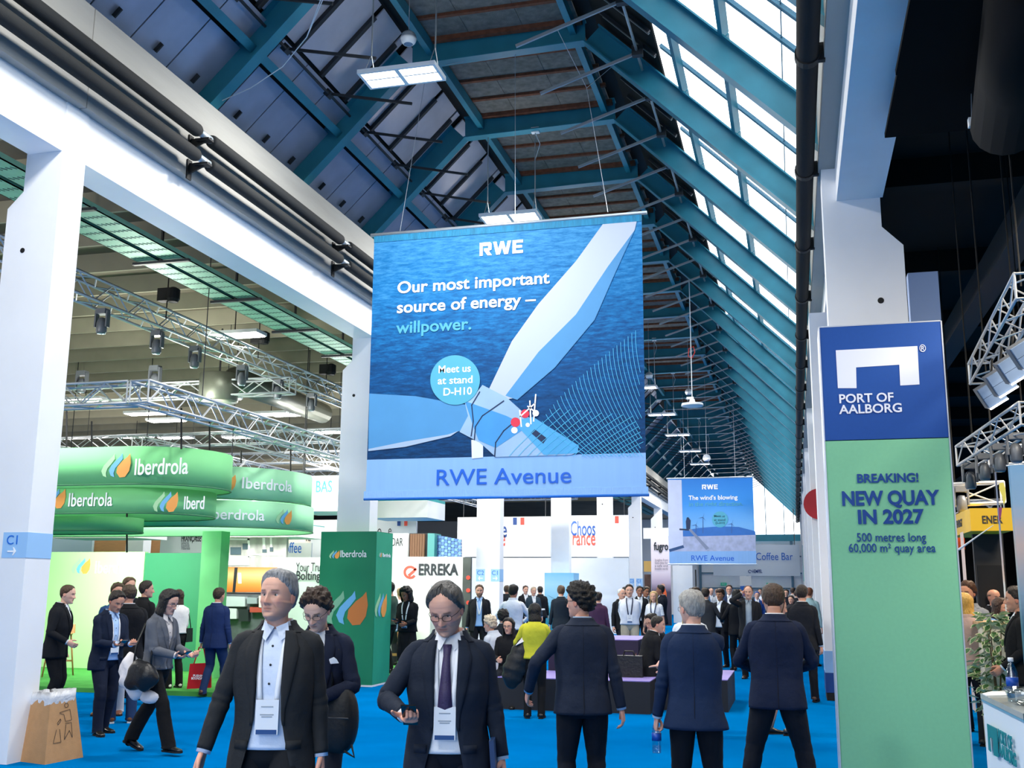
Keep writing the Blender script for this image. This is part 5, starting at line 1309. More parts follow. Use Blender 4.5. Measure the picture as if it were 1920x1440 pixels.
def head_geo(lod, skin, seed=0, jaw=1., wide=1., beard=None, brow='#3a2a20', lips=None, stub=.0):
    nu, nv = (84, 74) if lod == 2 else ((52, 44) if lod == 1 else (30, 26))
    X, Y, Z, P = head_grid(nu, nv, seed, jaw, wide)
    V = np.stack([X, Y, Z], -1).reshape(-1, 3)
    F = []
    for i in range(nv-1):
        for j in range(nu):
            k = (j+1) % nu; F.append((i*nu+j, i*nu+k, (i+1)*nu+k, (i+1)*nu+j)[::-1])
    sk = np.array(lin(skin)[:3]); C = np.tile(sk, (len(V), 1))
    x, y, z = V[:, 0], V[:, 1], V[:, 2]; ax = np.abs(x); fr = y > .03
    def blend(mask, col, a): 
        mm = (mask*a)[:, None]*fr[:, None]; C[:] = C*(1-mm) + np.array(col)*mm
    blend(G(ax, .045, .02)*G(z, -.03, .02), sk*np.array([1.15, .78, .74]), .5)
    blend(G(x, 0, .014)*G(z, -.036, .014), sk*np.array([1.1, .78, .74]), .5)
    blend(sstep((.029-ax)/.016)*G(z, -.0662, .0075), np.array([sk[0]*.80, sk[1]*.50, sk[2]*.50]), .75)
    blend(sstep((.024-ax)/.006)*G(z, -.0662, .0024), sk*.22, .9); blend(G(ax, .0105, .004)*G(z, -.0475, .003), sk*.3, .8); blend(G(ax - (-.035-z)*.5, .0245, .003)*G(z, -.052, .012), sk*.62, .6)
    bc = np.array(lin(brow)[:3])
    blend(sstep((ax-.012)/.006)*sstep((.054-ax)/.01)*G(z, .0215 - .25*(ax-.035)**2*10, .0042), bc, .85)
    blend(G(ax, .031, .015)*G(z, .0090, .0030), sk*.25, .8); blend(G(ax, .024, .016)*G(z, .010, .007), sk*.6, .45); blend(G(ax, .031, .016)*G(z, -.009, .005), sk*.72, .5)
    if beard or stub:
        bcol = np.array(lin(beard or '#6a625c')[:3])
        mk = np.clip(sstep((-.045-z)/.012)*sstep((z+.125)/.005) - .9*sstep((.026-ax)/.006)*G(z, -.0675, .009), 0, 1)
        mk = np.maximum(mk, sstep((-.02-z)/.02)*sstep((ax-.058)/.008))
        m2 = (mk*(stub if stub else .9))[:, None]*(y > -.005)[:, None]; C[:] = C*(1-m2) + bcol*m2
    parts = [(V, F, C)]
    # eyeballs, ears
    for s in (-1, 1):
        i = np.argmin((x - s*.031)**2*4 + (z-.0005)**2*4 + (y < 0)*9)
        e = MB(); e.sph((s*.031, y[i] - .0062, .0005), .0125, .0125, .0125, 14, 10)
        ev = np.array(e.v); col = np.tile(np.array([.78, .76, .74]), (len(ev), 1)); q = ev - np.array([s*.031, y[i]-.0062, .0005])
        col[q[:, 1] > .0100] = (.05, .035, .025)
        parts.append((ev, e.f, col))
        r = MB(); ring = []
        for k in range(7):
            u = k/6; off = -.004 + .011*u
            sc = [.55, 1.0, 1.08, 1.05, .92, .62, .25][k]
            ring.append([(s*(.0735*wide + .004 + off + .012*sc*(math.cos(a)*-.0+.0)), -.006 + .0165*sc*math.cos(a) - .012*u, -.006 + .030*sc*math.sin(a) + .002*math.cos(a)) for a in [2*math.pi*t/12 for t in range(12)]])
        r.loft(ring); rv = np.array(r.v); ctr_ = rv.mean(0)
        parts.append((rv, r.f if s > 0 else [f_[::-1] for f_ in r.f], np.tile(sk*np.array([1.05, .80, .76]), (len(rv), 1))))
    return parts
HAIRLINE = (np.radians([0, 30, 50, 68, 85, 100, 120, 150, 180]), np.array([.078, .074, .058, .030, .000, -.020, -.052, -.072, -.078]))
def hair_geo(lod, style, seed=0, jaw=1., wide=1., vol=1.):
    nu, nv = (84, 74) if lod == 2 else ((52, 44) if lod == 1 else (30, 26))
    X, Y, Z, P = head_grid(nu, nv, seed, jaw, wide)
    ph = np.abs(np.mod(P + np.pi, 2*np.pi) - np.pi)
    hl = np.interp(ph, *HAIRLINE)
    if style == 'slick': hl = hl + .022*G(ph, 0, .75)
    if style == 'receding': hl = hl + .016*G(ph, .35, .35) + .012
    if style == 'fringe': hl = hl - .035*sstep((1.0-ph)/.5)
    if style == 'balding': hl = np.where(ph < 2.0, np.maximum(hl, .0) + .12*sstep((1.2-ph)/.4), hl); 
    hl = hl + .002*np.sin(ph*23 + seed) + .002*np.sin(P*41 + 2*seed)
    if style in ('short', 'side', 'crop', 'curly'): hl = hl - .010*G(ph, .75, .22)
    m = Z - hl
    if style == 'balding': m = np.minimum(m, .055 - Z + .0*m)
    k = sstep(m/.028)
    base = {'short': .011, 'crop': .007, 'slick': .014, 'curly': .024, 'receding': .009, 'fringe': .020, 'balding': .006, 'long': .020, 'bob': .022, 'afro': .045, 'bun': .014, 'side': .017}.get(style, .012)*vol
    topf = 1 + .7*sstep((Z-.04)/.07)*(style in ('short', 'side', 'fringe', 'slick')) + .3*sstep((Z-.04)/.07)*(style == 'curly')
    rs = np.random.RandomState(seed+5)
    nz = np.zeros_like(Z)
    fr = {'curly': 210, 'afro': 160}.get(style, 150)
    for q in range(7):
        dv = rs.normal(size=3); dv /= np.linalg.norm(dv); dv *= fr*rs.uniform(.6, 1.6)
        if style in ('slick', 'short', 'side', 'long', 'bob', 'fringe'): dv[1] *= .25; dv[2] *= .5
        nz += np.sin(X*dv[0] + Y*dv[1] + Z*dv[2] + rs.uniform(0, 6))
    nz = nz/3.2
    amp = {'curly': .36, 'afro': .30, 'slick': .16}.get(style, .22)
    t = base*topf*(1 + amp*nz)*k - .004*(1-k)
    n = np.stack([X*1.5, Y, Z*1.0], -1); n = n/(np.linalg.norm(n, axis=-1, keepdims=True)+1e-9)
    V = (np.stack([X, Y, Z], -1) + n*t[..., None])
    keep = m > -.012
    V = V.reshape(-1, 3); kp = keep.reshape(-1); F = []
    for i in range(nv-1):
        for j in range(nu):
            q = (i*nu+j, (i+1)*nu+j, (i+1)*nu+(j+1) % nu, i*nu+(j+1) % nu)
            if all(kp[a] for a in q): F.append(q)
    out = [(V, F)]
    if style in ('long', 'bob', 'afrolong'):
        dl = {'long': .30, 'bob': .15, 'afrolong': .16}[style]
        rows, N = 16, 40 if lod else 24
        vs = []; fs = []
        for i in range(rows):
            u = i/(rows-1)
            z = .055 - (dl+.055)*u
            wz = np.interp(max(z, -.05), HZ, HW)*wide; bz = np.interp(max(z, -.03), HZ, HB)
            for j in range(N):
                a = math.radians(58 + (302-58)*j/(N-1))
                rip = 1 + .05*math.sin(j*1.7 + seed) + .03*math.sin(j*3.1 + u*5)
                grow = (.016 + .018*u**.7)*rip*(1 if style != 'afrolong' else 2.2) - .012*(u > .85)*(u-.85)/.15
                vs.append(((wz+grow)*math.sin(a)*-1, (bz+grow)*math.cos(a)*(1.0 if math.cos(a) < 0 else .75) - .012*u, z - .01*math.sin(j*2.3)*(u > .9)))
        for i in range(rows-1):
            for j in range(N-1): fs.append((i*N+j, i*N+j+1, (i+1)*N+j+1, (i+1)*N+j))
        o = len(vs)
        vi = [(x*.88, y*.88+.0, z) for x, y, z in vs]; vs2 = vs + vi
        fs2 = fs + [tuple(a+o for a in f_[::-1]) for f_ in fs] + [((rows-1)*N+j, (rows-1)*N+j+1, o+(rows-1)*N+j+1, o+(rows-1)*N+j) for j in range(N-1)]
        for e_ in (0, N-1):
            for i in range(rows-1): fs2.append((i*N+e_, (i+1)*N+e_, o+(i+1)*N+e_, o+i*N+e_))
        out.append((np.array(vs2), fs2))
    if style == 'bun':
        e = MB(); e.sph((0, -.105, .05), .04, .035, .038, 12, 8); out.append((np.array(e.v), e.f))
    return out

# ---- hands, grown once per pose and shared
def _remesh(mb_, vox):
    o = mb_.obj('hand_tmp', M_SKIN)
    md = o.modifiers.new('r', 'REMESH'); md.mode = 'VOXEL'; md.voxel_size = vox
    sm = o.modifiers.new('s', 'SMOOTH'); sm.factor = .5; sm.iterations = 2
    dg = bpy.context.evaluated_depsgraph_get(); ev = o.evaluated_get(dg); me = ev.to_mesh()
    v = np.array([tuple(p.co) for p in me.vertices]); f = [tuple(p.vertices) for p in me.polygons]
    ev.to_mesh_clear(); bpy.data.objects.remove(o, do_unlink=True)
    return v, f
def make_hand(curls, thumb, vox=.0042):
    b = MB()
    secs = [(-.07, .026, .021, 0), (-.02, .027, .019, 0), (.0, .029, .018, 0), (.03, .036, .0165, 0), (.06, .041, .0155, -.001), (.088, .041, .013, -.002), (.098, .037, .009, -.003)]
    b.loft([[V3((x, w*math.cos(a), t*math.sin(a)+o)) for a in [2*math.pi*k/14 for k in range(14)]] for x, w, t, o in secs])
    for i, (y0, L, r) in enumerate(((.030, .072, .0092), (.010, .080, .0096), (-.010, .075, .0092), (-.029, .058, .0082))):
        c = curls[i] if isinstance(curls[0], (tuple, list)) else curls
        p = V3((.080, y0, -.002)); ang = 0.; pts = [V3((.060, y0*.8, -.001)), p.copy()]; sp_ = y0*1.6
        for k, fr in enumerate((.46, .30, .24)):
            ang += math.radians(c[k]); p = p + V3((math.cos(ang), sp_*.35*math.cos(ang), -math.sin(ang)))*L*fr*1.12; pts.append(p.copy())
        b.tube(pts, [r*1.05, r*1.08, r, r*.93, r*.72], 8)
        b.sph(pts[-1], r*.72, r*.72, r*.72, 8, 6)
    p = V3((.012, .022, -.006)); pts = [p.copy()]
    for k, (a_, dn, L) in enumerate(thumb):
        p = p + V3((math.cos(math.radians(a_)), math.sin(math.radians(a_)), -dn)).normalized()*L; pts.append(p.copy())
    b.tube(pts, [.015, .0135, .0115, .0085][:len(pts)], 8); b.sph(pts[-1], .0085, .0085, .0085, 8, 6)
    return _remesh(b, vox)
HANDS = {
    'relaxed': make_hand((22, 34, 22), ((40, .35, .038), (25, .4, .030), (10, .4, .024))),
    'grip': make_hand((62, 82, 50), ((45, .7, .036), (5, 1.0, .030), (-25, .6, .024))),
    'phone': make_hand(((45, 62, 30), (48, 62, 30), (50, 62, 30), (50, 60, 30)), ((70, .25, .036), (60, .5, .030), (40, .6, .024))),
    'point': make_hand(((8, 6, 4), (55, 75, 40), (62, 80, 45), (64, 82, 45)), ((60, .1, .036), (50, .1, .030), (40, .1, .024))),
}
def ring_pts(a, f, b, n, ex=2.3, th0=0., th1=2*math.pi, closed=True):
    t = np.linspace(th0, th1, n, endpoint=not closed); e = 2/ex
    s, c = np.sin(t), np.cos(t)
    return a*np.sign(s)*np.abs(s)**e, np.where(c >= 0, f, b)*np.sign(c)*np.abs(c)**e

TORSO = np.array([  # z, half width, front, back, y offset
    (.76, .205, .150, .150, .0), (.84, .203, .148, .150, .0), (.93, .193, .142, .138, .0), (1.02, .180, .138, .120, .003), (1.11, .182, .140, .120, .004),
    (1.20, .194, .142, .130, .003), (1.29, .196, .138, .138, -.002), (1.36, .193, .124, .138, -.006), (1.40, .182, .108, .130, -.010), (1.43, .160, .094, .116, -.014), (1.458, .126, .080, .100, -.018), (1.482, .094, .070, .086, -.020), (1.50, .078, .064, .074, -.020)])

def person(label, pos, face, h=1.78, lod=1, build=1., lean=0., twist=0., head=(0, 0, 0), skin='#c98f76', hair=('short', '#2a2019'), jaw=1., wide=1., beard=None, stub=0., brow=None,
           glasses=None, top='jacket', color='#1c2433', shirt='#e9eef6', tie=None, lanyard=None, badge=True, open_=.0, lapel=True, legs='#171a22', skirt=None, shoes='#14120f', shoe_style='shoe',
           feet=((.11, 0, -8, 0), (-.11, 0, 8, 0)), hands=((.27, .04, .82), (-.27, .04, .82)), hpose=('relaxed', 'relaxed'), palm=(None, None), elbow=(None, None), sit=None, z0=0., seed=1, bare_legs=False, sleeve='long',
           square=None, group='visitors', hem=.78, name='person', cat='person', flare=1., sock=None, belt=False, collar_hi=False):
    k = h/1.84; rz = math.radians(face)
    root = thing(name, label, cat, (pos[0], pos[1], z0), rz, group)
    seg = {2: 1.0, 1: .7, 0: .45}[lod]
    rs = np.random.RandomState(seed*13+1)
    DZ = -sit if sit else 0.0                          # a seated body's drop
    hipz = .92
    ln, tw = math.radians(lean), math.radians(twist)
    def bend(P):
        P = np.asarray(P, float).copy(); one = P.ndim == 1
        if one: P = P[None]
        w = sstep((P[:, 2]-.90)/.34); a = ln*w; t = tw*w
        y, z = P[:, 1], P[:, 2]-hipz
        y2 = y*np.cos(a) + z*np.sin(a); z2 = -y*np.sin(a)*1.0 + z*np.cos(a)
        up = z > 0
        y = np.where(up, y2, y); z = np.where(up, z2, z)
        x = P[:, 0]; x2 = x*np.cos(t) - y*np.sin(t); y3 = x*np.sin(t) + y*np.cos(t)
        R_ = np.stack([x2, y3, z + hipz + DZ], -1)
        return R_[0] if one else R_
    def K(P): return [tuple(p) for p in np.asarray(P)*k]
    # ---- skeleton
    def ik(A, T, l1, l2, hint):
        A, T = np.array(A, float), np.array(T, float); d = T-A; L = np.linalg.norm(d)
        Lm = (l1+l2)*.995
        if L > Lm: T = A + d*(Lm/L); d = T-A; L = Lm
        u = d/L; a = (l1*l1 - l2*l2 + L*L)/(2*L); hh = math.sqrt(max(l1*l1-a*a, 0))
        hv = np.array(hint, float); hv = hv - u*hv.dot(u); hv /= (np.linalg.norm(hv)+1e-9)
        return A + u*a + hv*hh, T
    S = [bend((s*.163*build**.5, -.012, 1.398)) for s in (1, -1)]
    arms = []
    for i, s in enumerate((1, -1)):
        hint = elbow[i] or (s*.35, -1, -.15)
        T = np.array(hands[i], float)
        E, Wt = ik(S[i], T, .29, .262, hint); arms.append((S[i], E, Wt))
    H = [np.array((s*.088, 0, hipz + DZ - .01)) for s in (1, -1)]
    legsk = []
    for i, s in enumerate((1, -1)):
        fx, fy, fyaw, lift = feet[i]
        Tk = np.array((fx, fy, .088 + lift)); kn, A = ik(H[i], Tk, .425, .415, (s*.08 - math.sin(math.radians(fyaw))*.5, 1, .25 if sit else 0)); legsk.append((H[i], kn, A, fyaw, lift))
    # ---- body: head, neck, hands and the figure under the clothes, one mesh
    bv, bf, bcol = [], [], []
    def addp(V, F, Cc):
        o = sum(len(a) for a in bv); bv.append(np.asarray(V, float)); bf.extend(tuple(i+o for i in f_) for f_ in F); bcol.append(np.asarray(Cc, float))
    sk = np.array(lin(skin)[:3])
    nk = bend((0, .014, 1.545)); base = bend((0, -.02, 1.45))
    tl = ln*.75
    hy, hp, hr = [math.radians(a) for a in head]
    Rm = Matrix.Rotation(tw*.8 + hy, 3, 'Z') @ Matrix.Rotation(hp - tl*.6, 3, 'X') @ Matrix.Rotation(hr, 3, 'Y')
    Rn = np.array(Rm)
    hc = nk + Rn @ np.array((0, .014, .098))
    hd = lambda V: (Rn @ (np.asarray(V)*1.06).T).T + hc
    for V, F, Cc in head_geo(lod, skin, seed, jaw, wide, beard, brow or hair[1], stub=stub): addp(hd(V), F, Cc)
    nn = 14
    neck = rings_cr([list(base + np.array((0, -.012, -.03))) + [.075, .068], list(base) + [.066, .062], list((base+nk)/2) + [.056, .058], list(nk) + [.054, .060], list(hc + Rn @ np.array((0, -.022, -.055))) + [.052, .060]], 9)
    m_ = MB(); m_.loft([[V3((r[0]+r[3]*math.cos(a), r[1]+r[4]*math.sin(a), r[2])) for a in [2*math.pi*q/nn for q in range(nn)]] for r in neck]); addp(m_.v, m_.f, np.tile(sk*np.array([.97, .93, .92]), (len(m_.v), 1)))
    for i, s in enumerate((1, -1)):
        A, E, Wt = arms[i]
        bare = sleeve == 'short'
        m_ = MB(); m_.tube([A, A*.5+E*.5, E, E*.45+Wt*.55, Wt], [.046, .043, .038, .036, .026] if bare else [.035, .033, .03, .03, .024], 10); addp(m_.v, m_.f, np.tile(sk, (len(m_.v), 1)))
        hvv, hf = HANDS[hpose[i]]
        d = (Wt-E); d /= np.linalg.norm(d)
        pn = np.array(palm[i] if palm[i] is not None else (-s*.9, .25, 0.), float); pn = pn - d*pn.dot(d); pn /= np.linalg.norm(pn)+1e-9
        zz_ = -pn; yy_ = np.cross(zz_, d)
        hv2 = hvv.copy()
        fl = False
        if s < 0: hv2[:, 1] *= -1; fl = True
        B_m = np.stack([d, yy_, zz_], 1)
        V = (B_m @ hv2.T).T + Wt
        addp(V, [f_[::-1] for f_ in hf] if fl else hf, np.tile(sk*np.array([1.02, .93, .92]), (len(V), 1)))
    m_ = MB(); core = TORSO[2:].copy()
    m_.loft([[V3(tuple(q)) for q in bend(np.stack([*(lambda xy: (xy[0], xy[1]+r[4]))(ring_pts(r[1]*.8, r[2]*.75, r[3]*.75, 12)), np.full(12, r[0])], -1))] for r in core]); addp(m_.v, m_.f, np.tile(sk, (len(m_.v), 1)))
    for (Hj, kn, A, fy, lf) in legsk:
        m_ = MB(); m_.tube([Hj + np.array((0, 0, .03)), Hj*.5+kn*.5, kn, kn*.6+A*.4 + np.array((0, -.012, 0)), A], [.075, .066, .050, .050, .033] if bare_legs else [.06, .055, .043, .042, .03], 12); addp(m_.v, m_.f, np.tile(sk, (len(m_.v), 1)))
    V = np.concatenate(bv)*k
    me = bpy.data.meshes.new('body'); me.from_pydata([tuple(p) for p in V], [], bf)
    ca = me.color_attributes.new('tone', 'FLOAT_COLOR', 'POINT')
    c4 = np.ones((len(V), 4), np.float32); c4[:, :3] = np.concatenate(bcol); ca.data.foreach_set('color', c4.ravel())
    me.polygons.foreach_set('use_smooth', [True]*len(me.polygons)); me.materials.append(M_SKIN); me.update()
    body = bpy.data.objects.new('body', me); COL.objects.link(body); body.parent = root
    def put(nm, m_, material, parent=None, smooth=True):
        m_.v = [tuple(np.array(p)*k) for p in m_.v]
        return m_.obj(nm, material, parent or root, smooth)
    # ---- hair
    hm = hair_mat(hair[1]); st = hair[0]
    if st != 'bald':
        b = MB(); sty = {'afrolong': ('afro', 'afrolong')}.get(st)
        for V, F in hair_geo(lod, st if st != 'afrolong' else 'afro', seed, jaw, wide, hair[2] if len(hair) > 2 else 1.): b.add([tuple(p) for p in hd(V)], F)
        if sty:
            V, F = hair_geo(lod, 'bob', seed, jaw, wide, 1.)[1]; V = V*np.array([1.25, 1.2, 1]); b.add([tuple(p) for p in hd(V)], F)
        put('hair', b, hm)
    if beard and beard != 'stub' and lod == 2:
        b = MB(); X, Y, Z, P = head_grid(60, 60, seed, jaw, wide)
        # short goatee on the chin
        pts = [(x_, .088 + .004, z_) for x_, z_ in ((0, -.09),)]
        b.sph((0, .083, -.108), .020, .014, .016, 12, 8); V = hd(np.array(b.v)); b.v = [tuple(p) for p in V]; put('goatee', b, hair_mat(beard))
    if glasses:
        b = MB(); gm = mat('frame_'+glasses.strip('#'), glasses, .35)
        for s in (-1, 1):
            pts = [(s*.032 + .023*math.copysign(abs(math.cos(a))**.7, math.cos(a)), .102 - .012*abs(s*.032 + .023*math.cos(a))/.055, -.003 + .0155*math.copysign(abs(math.sin(a))**.7, math.sin(a))) for a in [2*math.pi*q/16 for q in range(17)]]
            b.tube([tuple(p) for p in hd(pts)], .0017, 5)
            b.tube([tuple(p) for p in hd([(s*.054, .090, .002), (s*.074, .05, .004), (s*.078, .0, .004), (s*.078, -.012, -.006)])], .0017, 5)
        b.tube([tuple(p) for p in hd([(-.010, .1015, .0), (0, .105, .003), (.010, .1015, .0)])], .0017, 5)
        put('glasses', b, gm)
    # ---- clothes
    fat = build
    def trow(z, grow=0.): 
        r = [np.interp(z, TORSO[:, 0], TORSO[:, c]) for c in range(1, 5)]
        wst = 1 + (fat-1)*(1.2 if z < 1.25 else .6)
        return r[0]*(1 + (fat-1)*.8) + grow, r[1]*wst + grow, r[2]*(1+(fat-1)*.5) + grow, r[3]
    def surf(z, th, grow):                              # point on the torso surface
        a, f, bk, yo = trow(z, grow); e = 2/2.3; s, c = math.sin(th), math.cos(th)
        return (a*math.copysign(abs(s)**e, s), (f if c >= 0 else bk)*math.copysign(abs(c)**e, c) + yo, z)
    def th_of_x(z, x, grow):
        a = trow(z, grow)[0]; return math.asin(min(1, (x/a))**(2.3/2))
    def strip(zs, xs0, xs1, grow, th_=.004, n=3):
        """a band lying on the chest between x0(z) and x1(z)"""
        b = MB(); rows_ = []
        for z, x0, x1 in zip(zs, xs0, xs1):
            row = []
            for q in range(n):
                x = x0 + (x1-x0)*q/(n-1); sg = 1 if x >= 0 else -1
                row.append(bend(surf(z, sg*th_of_x(z, abs(x), grow), grow)))
            rows_.append(row)
        m = len(rows_)
        vs = [tuple(p) for r in rows_ for p in r]; b.add(vs, [(i*n+j, i*n+j+1, (i+1)*n+j+1, (i+1)*n+j) for i in range(m-1) for j in range(n-1)])
        # thickness
        vs2 = [(p[0], p[1]-th_, p[2]) for p in vs]; o = len(vs)
        b.add(vs2, [])
        edge = [i*n for i in range(m)] + [(m-1)*n+j for j in range(1, n)] + [i*n+n-1 for i in range(m-2, -1, -1)] + [j for j in range(n-2, 0, -1)]
        b.f += [(edge[i], edge[(i+1) % len(edge)], edge[(i+1) % len(edge)]+o, edge[i]+o) for i in range(len(edge))]; b.mi += [0]*len(edge)
        return b
    def torso_shell(zs, grow, openw=None, nA=44, wr=.0, seed_=0):
        nA = max(20, int(nA*seg)); b = MB(); rows_ = []
        ph_ = rs.uniform(0, 6.28, 8)
        for z in zs:
            a, f, bk, yo = trow(z, grow)
            if z < .95: a *= 1 + (flare-1)*sstep((.95-z)/.17); f *= 1 + (flare-1)*sstep((.95-z)/.17); bk *= 1 + (flare-1)*sstep((.95-z)/.17)
            w = openw(z) if openw else None
            if w is None: x, y = ring_pts(a, f, bk, nA)
            else:
                t0 = math.asin(min(.999, max(w, 1e-4)/a)**(2.3/2)); x, y = ring_pts(a, f, bk, nA, th0=t0, th1=2*math.pi-t0, closed=False)
            if wr:
                ang = np.arctan2(x, y)
                fold = wr*(np.sin(ang*5 + z*9 + ph_[0])*.5 + np.sin(ang*3 - z*17 + ph_[1])*.6 + np.sin(ang*8 + z*26 + ph_[2])*.35)*(1 - .6*sstep((z-1.3)/.1))
                x = x*(1+fold); y = y*(1+fold)
            rows_.append(bend(np.stack([x, y+yo, np.full(len(x), z)], -1)))
        n = len(rows_[0]); cl = openw is None
        vs = [tuple(p) for r in rows_ for p in r]
        fs = [(i*n+j, i*n+(j+1) % n, (i+1)*n+(j+1) % n, (i+1)*n+j) for i in range(len(rows_)-1) for j in range(n if cl else n-1)]
        b.add(vs, [f_[::-1] for f_ in fs])
        if not cl:                                      # turned-in front edges
            for j in (0, n-1):
                o = len(b.v); b.v += [tuple(np.array(rows_[i][j])*np.array([1, 1, 1]) + np.array([0, -.02, 0])) for i in range(len(rows_))]
                b.f += [(i*n+j, (i+1)*n+j, o+i+1, o+i) for i in range(len(rows_)-1)]; b.mi += [0]*(len(rows_)-1)
        o = len(b.v); m = 0                              # hem turned in
        b.v += [tuple(np.array(p)*np.array([.93, .93, 1]) + np.array([0, 0, .004])) for p in rows_[0]]
        b.f += [(j, (j+1) % n, o+(j+1) % n, o+j) for j in range(n if cl else n-1)]; b.mi += [0]*(n if cl else n-1)
        return b
    def sleeve_geo(b, i, r0, upto=1., wr=.05, cuff=None):
        A, E, Wt = arms[i]; s = (1, -1)[i]
        inn = A + np.array((-s*.075, 0, .012))
        E2 = E; en = A + (E-A)*1.0
        keyp = [inn, A + np.array((s*.004, 0, .004)), A*.62+E*.38, A*.2+E*.8, E, E*.8+Wt*.2, E*.45+Wt*.55, E*.05+Wt*.95]
        rad = [.062, .066, .063, .056, .053, .051, .046, .041]
        if upto < 1: keyp = keyp[:4]; rad = [.062, .066, .068, .067]
        nR = int(26*seg)+4; dense = rings_cr([list(p)+[r*r0] for p, r in zip(keyp, rad)], nR); nn_ = max(9, int(18*seg))
        pts = [V3(tuple(r[:3])) for r in dense]; rings = []; prev = None; ph_ = rs.uniform(0, 6.28, 4)
        for q, p in enumerate(pts):
            d = (pts[min(q+1, nR-1)] - pts[max(q-1, 0)]).normalized()
            a = V3((0, 1, 0)) if prev is None else prev
            a = (a - d*a.dot(d)).normalized(); prev = a; c = d.cross(a); u = q/(nR-1)
            el = math.exp(-((u-.55)/.18)**2)
            rr = []
            for t_ in range(nn_):
                an = 2*math.pi*t_/nn_
                f_ = 1 + wr*(math.sin(u*46 + 1.2*math.sin(an+ph_[0]) + ph_[1])*(.35+.9*el) + .6*math.sin(an*3 + u*14 + ph_[2]))
                rr.append(p + (a*math.cos(an) + c*math.sin(an)*.94)*dense[q][3]*f_)
            rings.append(rr)
        lastc = pts[-1]; rings.append([lastc + (p-lastc)*.8 for p in rings[-1]])
        b.loft(rings, cap=True)
    top_m = cloth_mat(color)
    grow = .0 + .010*(top == 'jacket')
    zs_full = lambda z0_, z1_, n: list(np.linspace(z0_, z1_, n))
    nz_ = max(12, int(34*seg))
    if top == 'jacket':
        vb = 1.10                                       # top button height
        def ow(z):
            if open_: 
                return float(np.interp(z, [.76, .95, 1.05, 1.2, 1.35, 1.44, 1.50], [.10+open_, .062+open_*.8, .052+open_*.5, .052+open_*.35, .058+open_*.15, .060, .05]))
            return float(np.interp(z, [.76, .90, 1.02, vb, 1.25, 1.40, 1.46, 1.50], [.055, .022, .002, .001, .034, .062, .062, .055]))
        j = torso_shell(zs_full(hem, 1.497, nz_), .012, ow, wr=.015)
        for i in (0, 1): sleeve_geo(j, i, 1.0, wr=.05)
        put('jacket', j, top_m)
        if lapel:
            for s in (1, -1):
                zs = zs_full((vb if not open_ else 1.02), 1.475, 18)
                x0 = [s*ow(z) for z in zs]
                def lw(z): return float(np.interp(z, [1.02, vb, 1.22, 1.36, 1.40, 1.405, 1.43, 1.475], [.012, .02, .050, .070, .072, .058, .062, .045]))
                x1 = [s*(ow(z)+lw(z)) for z in zs]
                put('lapel', strip(zs, x0, x1, .021, .007, 4), top_m)
        cb_ = MB(); rr = []
        for (z, g) in ((1.466, .019), (1.484, .017), (1.505, .014), (1.520, .009), (1.522, .003)):
            row = []
            for q in range(19):
                th = math.radians(48 + (312-48)*q/18); p = surf(min(z, 1.50), th, g); row.append(V3(tuple(bend((p[0], p[1] - (.004 if z > 1.5 else 0), z)))))
            rr.append(row)
        cb_.loft(rr, cap=False, closed=False); put('jacket_collar', cb_, top_m)
        if lod == 2:
            b_ = MB()
            for i in (0, 1):                             # cuff buttons
                A, E, Wt = arms[i]
            for zb in ((vb-.01, .985) if not open_ else ()):
                p = bend(surf(zb, .03, .024)); b_.sph(tuple(p), .008, .005, .008, 8, 6)
            if b_.v: put('button', b_, m_ink)
        if lod == 2:
            dk_ = mat('cloth_seam_'+color.strip('#'), tuple(c_*.35 for c_ in lin(color)[:3]), .9)
            b_ = MB(); b_.tube([tuple(bend(surf(z, math.pi, .0135))) for z in np.linspace(hem, 1.46, 14)], [.0032]*5 + [.0012]*9, 5); put('back_seam', b_, dk_)
            for s in (1, -1): put('pocket_flap', strip([.905, .945], [s*.095, s*.095], [s*.165, s*.165], .018, .005, 3), top_m)
        if square:
            p0 = bend(surf(1.30, -.62, .022)); b_ = MB(); b_.prism([tuple(p0 + np.array(q)) for q in ((-.035, .004, -.005), (.035, .004, -.012), (.030, .006, .022), (.0, .008, .035), (-.02, .008, .020))], (0, .004, 0)); put('pocket_square', b_, cloth_mat(square), smooth=False)
        sm = cloth_mat(shirt, .8)
        put('shirt', torso_shell(zs_full(.90, 1.495, nz_), -.004, None, wr=.006), sm)
        for i in (0, 1):                                 # shirt cuffs
            A, E, Wt = arms[i]; d = (Wt-E)/np.linalg.norm(Wt-E); b_ = MB(); b_.tube([Wt - d*.05, Wt + d*.004, Wt + d*.004], [.036, .036, .030], 12); put('shirt_cuff', b_, sm)
        if not collar_hi and shirt:
            cr_ = MB(); rr = []
            for z, g in ((1.488, .002), (1.512, -.004), (1.530, -.010)):
                rr.append([V3(tuple(bend((lambda p: (p[0]*.97, p[1], z - .020*max(0, math.cos(th))))(surf(1.497, th, g))))) for th in [2*math.pi*q/22 for q in range(22)]])
            cr_.loft(rr, cap=False); put('shirt_collar', cr_, sm)
            for s in (1, -1):
                pts = [bend(p) for p in ((s*.004, .058, 1.492), (s*.060, .040, 1.515), (s*.075, .062, 1.455), (s*.038, .098, 1.425))]
                b_ = MB(); b_.prism([tuple(p) for p in (pts if s < 0 else pts[::-1])], (0, .006, 0)); put('collar_wing', b_, sm, smooth=False)
        if lod == 2 and not tie:
            for zb in (1.40, 1.31, 1.22, 1.13, 1.04):
                b_ = MB(); b_.sph(tuple(bend(surf(zb, .001, -.001))), .006, .004, .006, 8, 6); put('shirt_button', b_, m_ink)
    elif top in ('shirt', 'tee', 'blouse', 'coat'):
        g = {'coat': .02, 'blouse': .014}.get(top, .004)
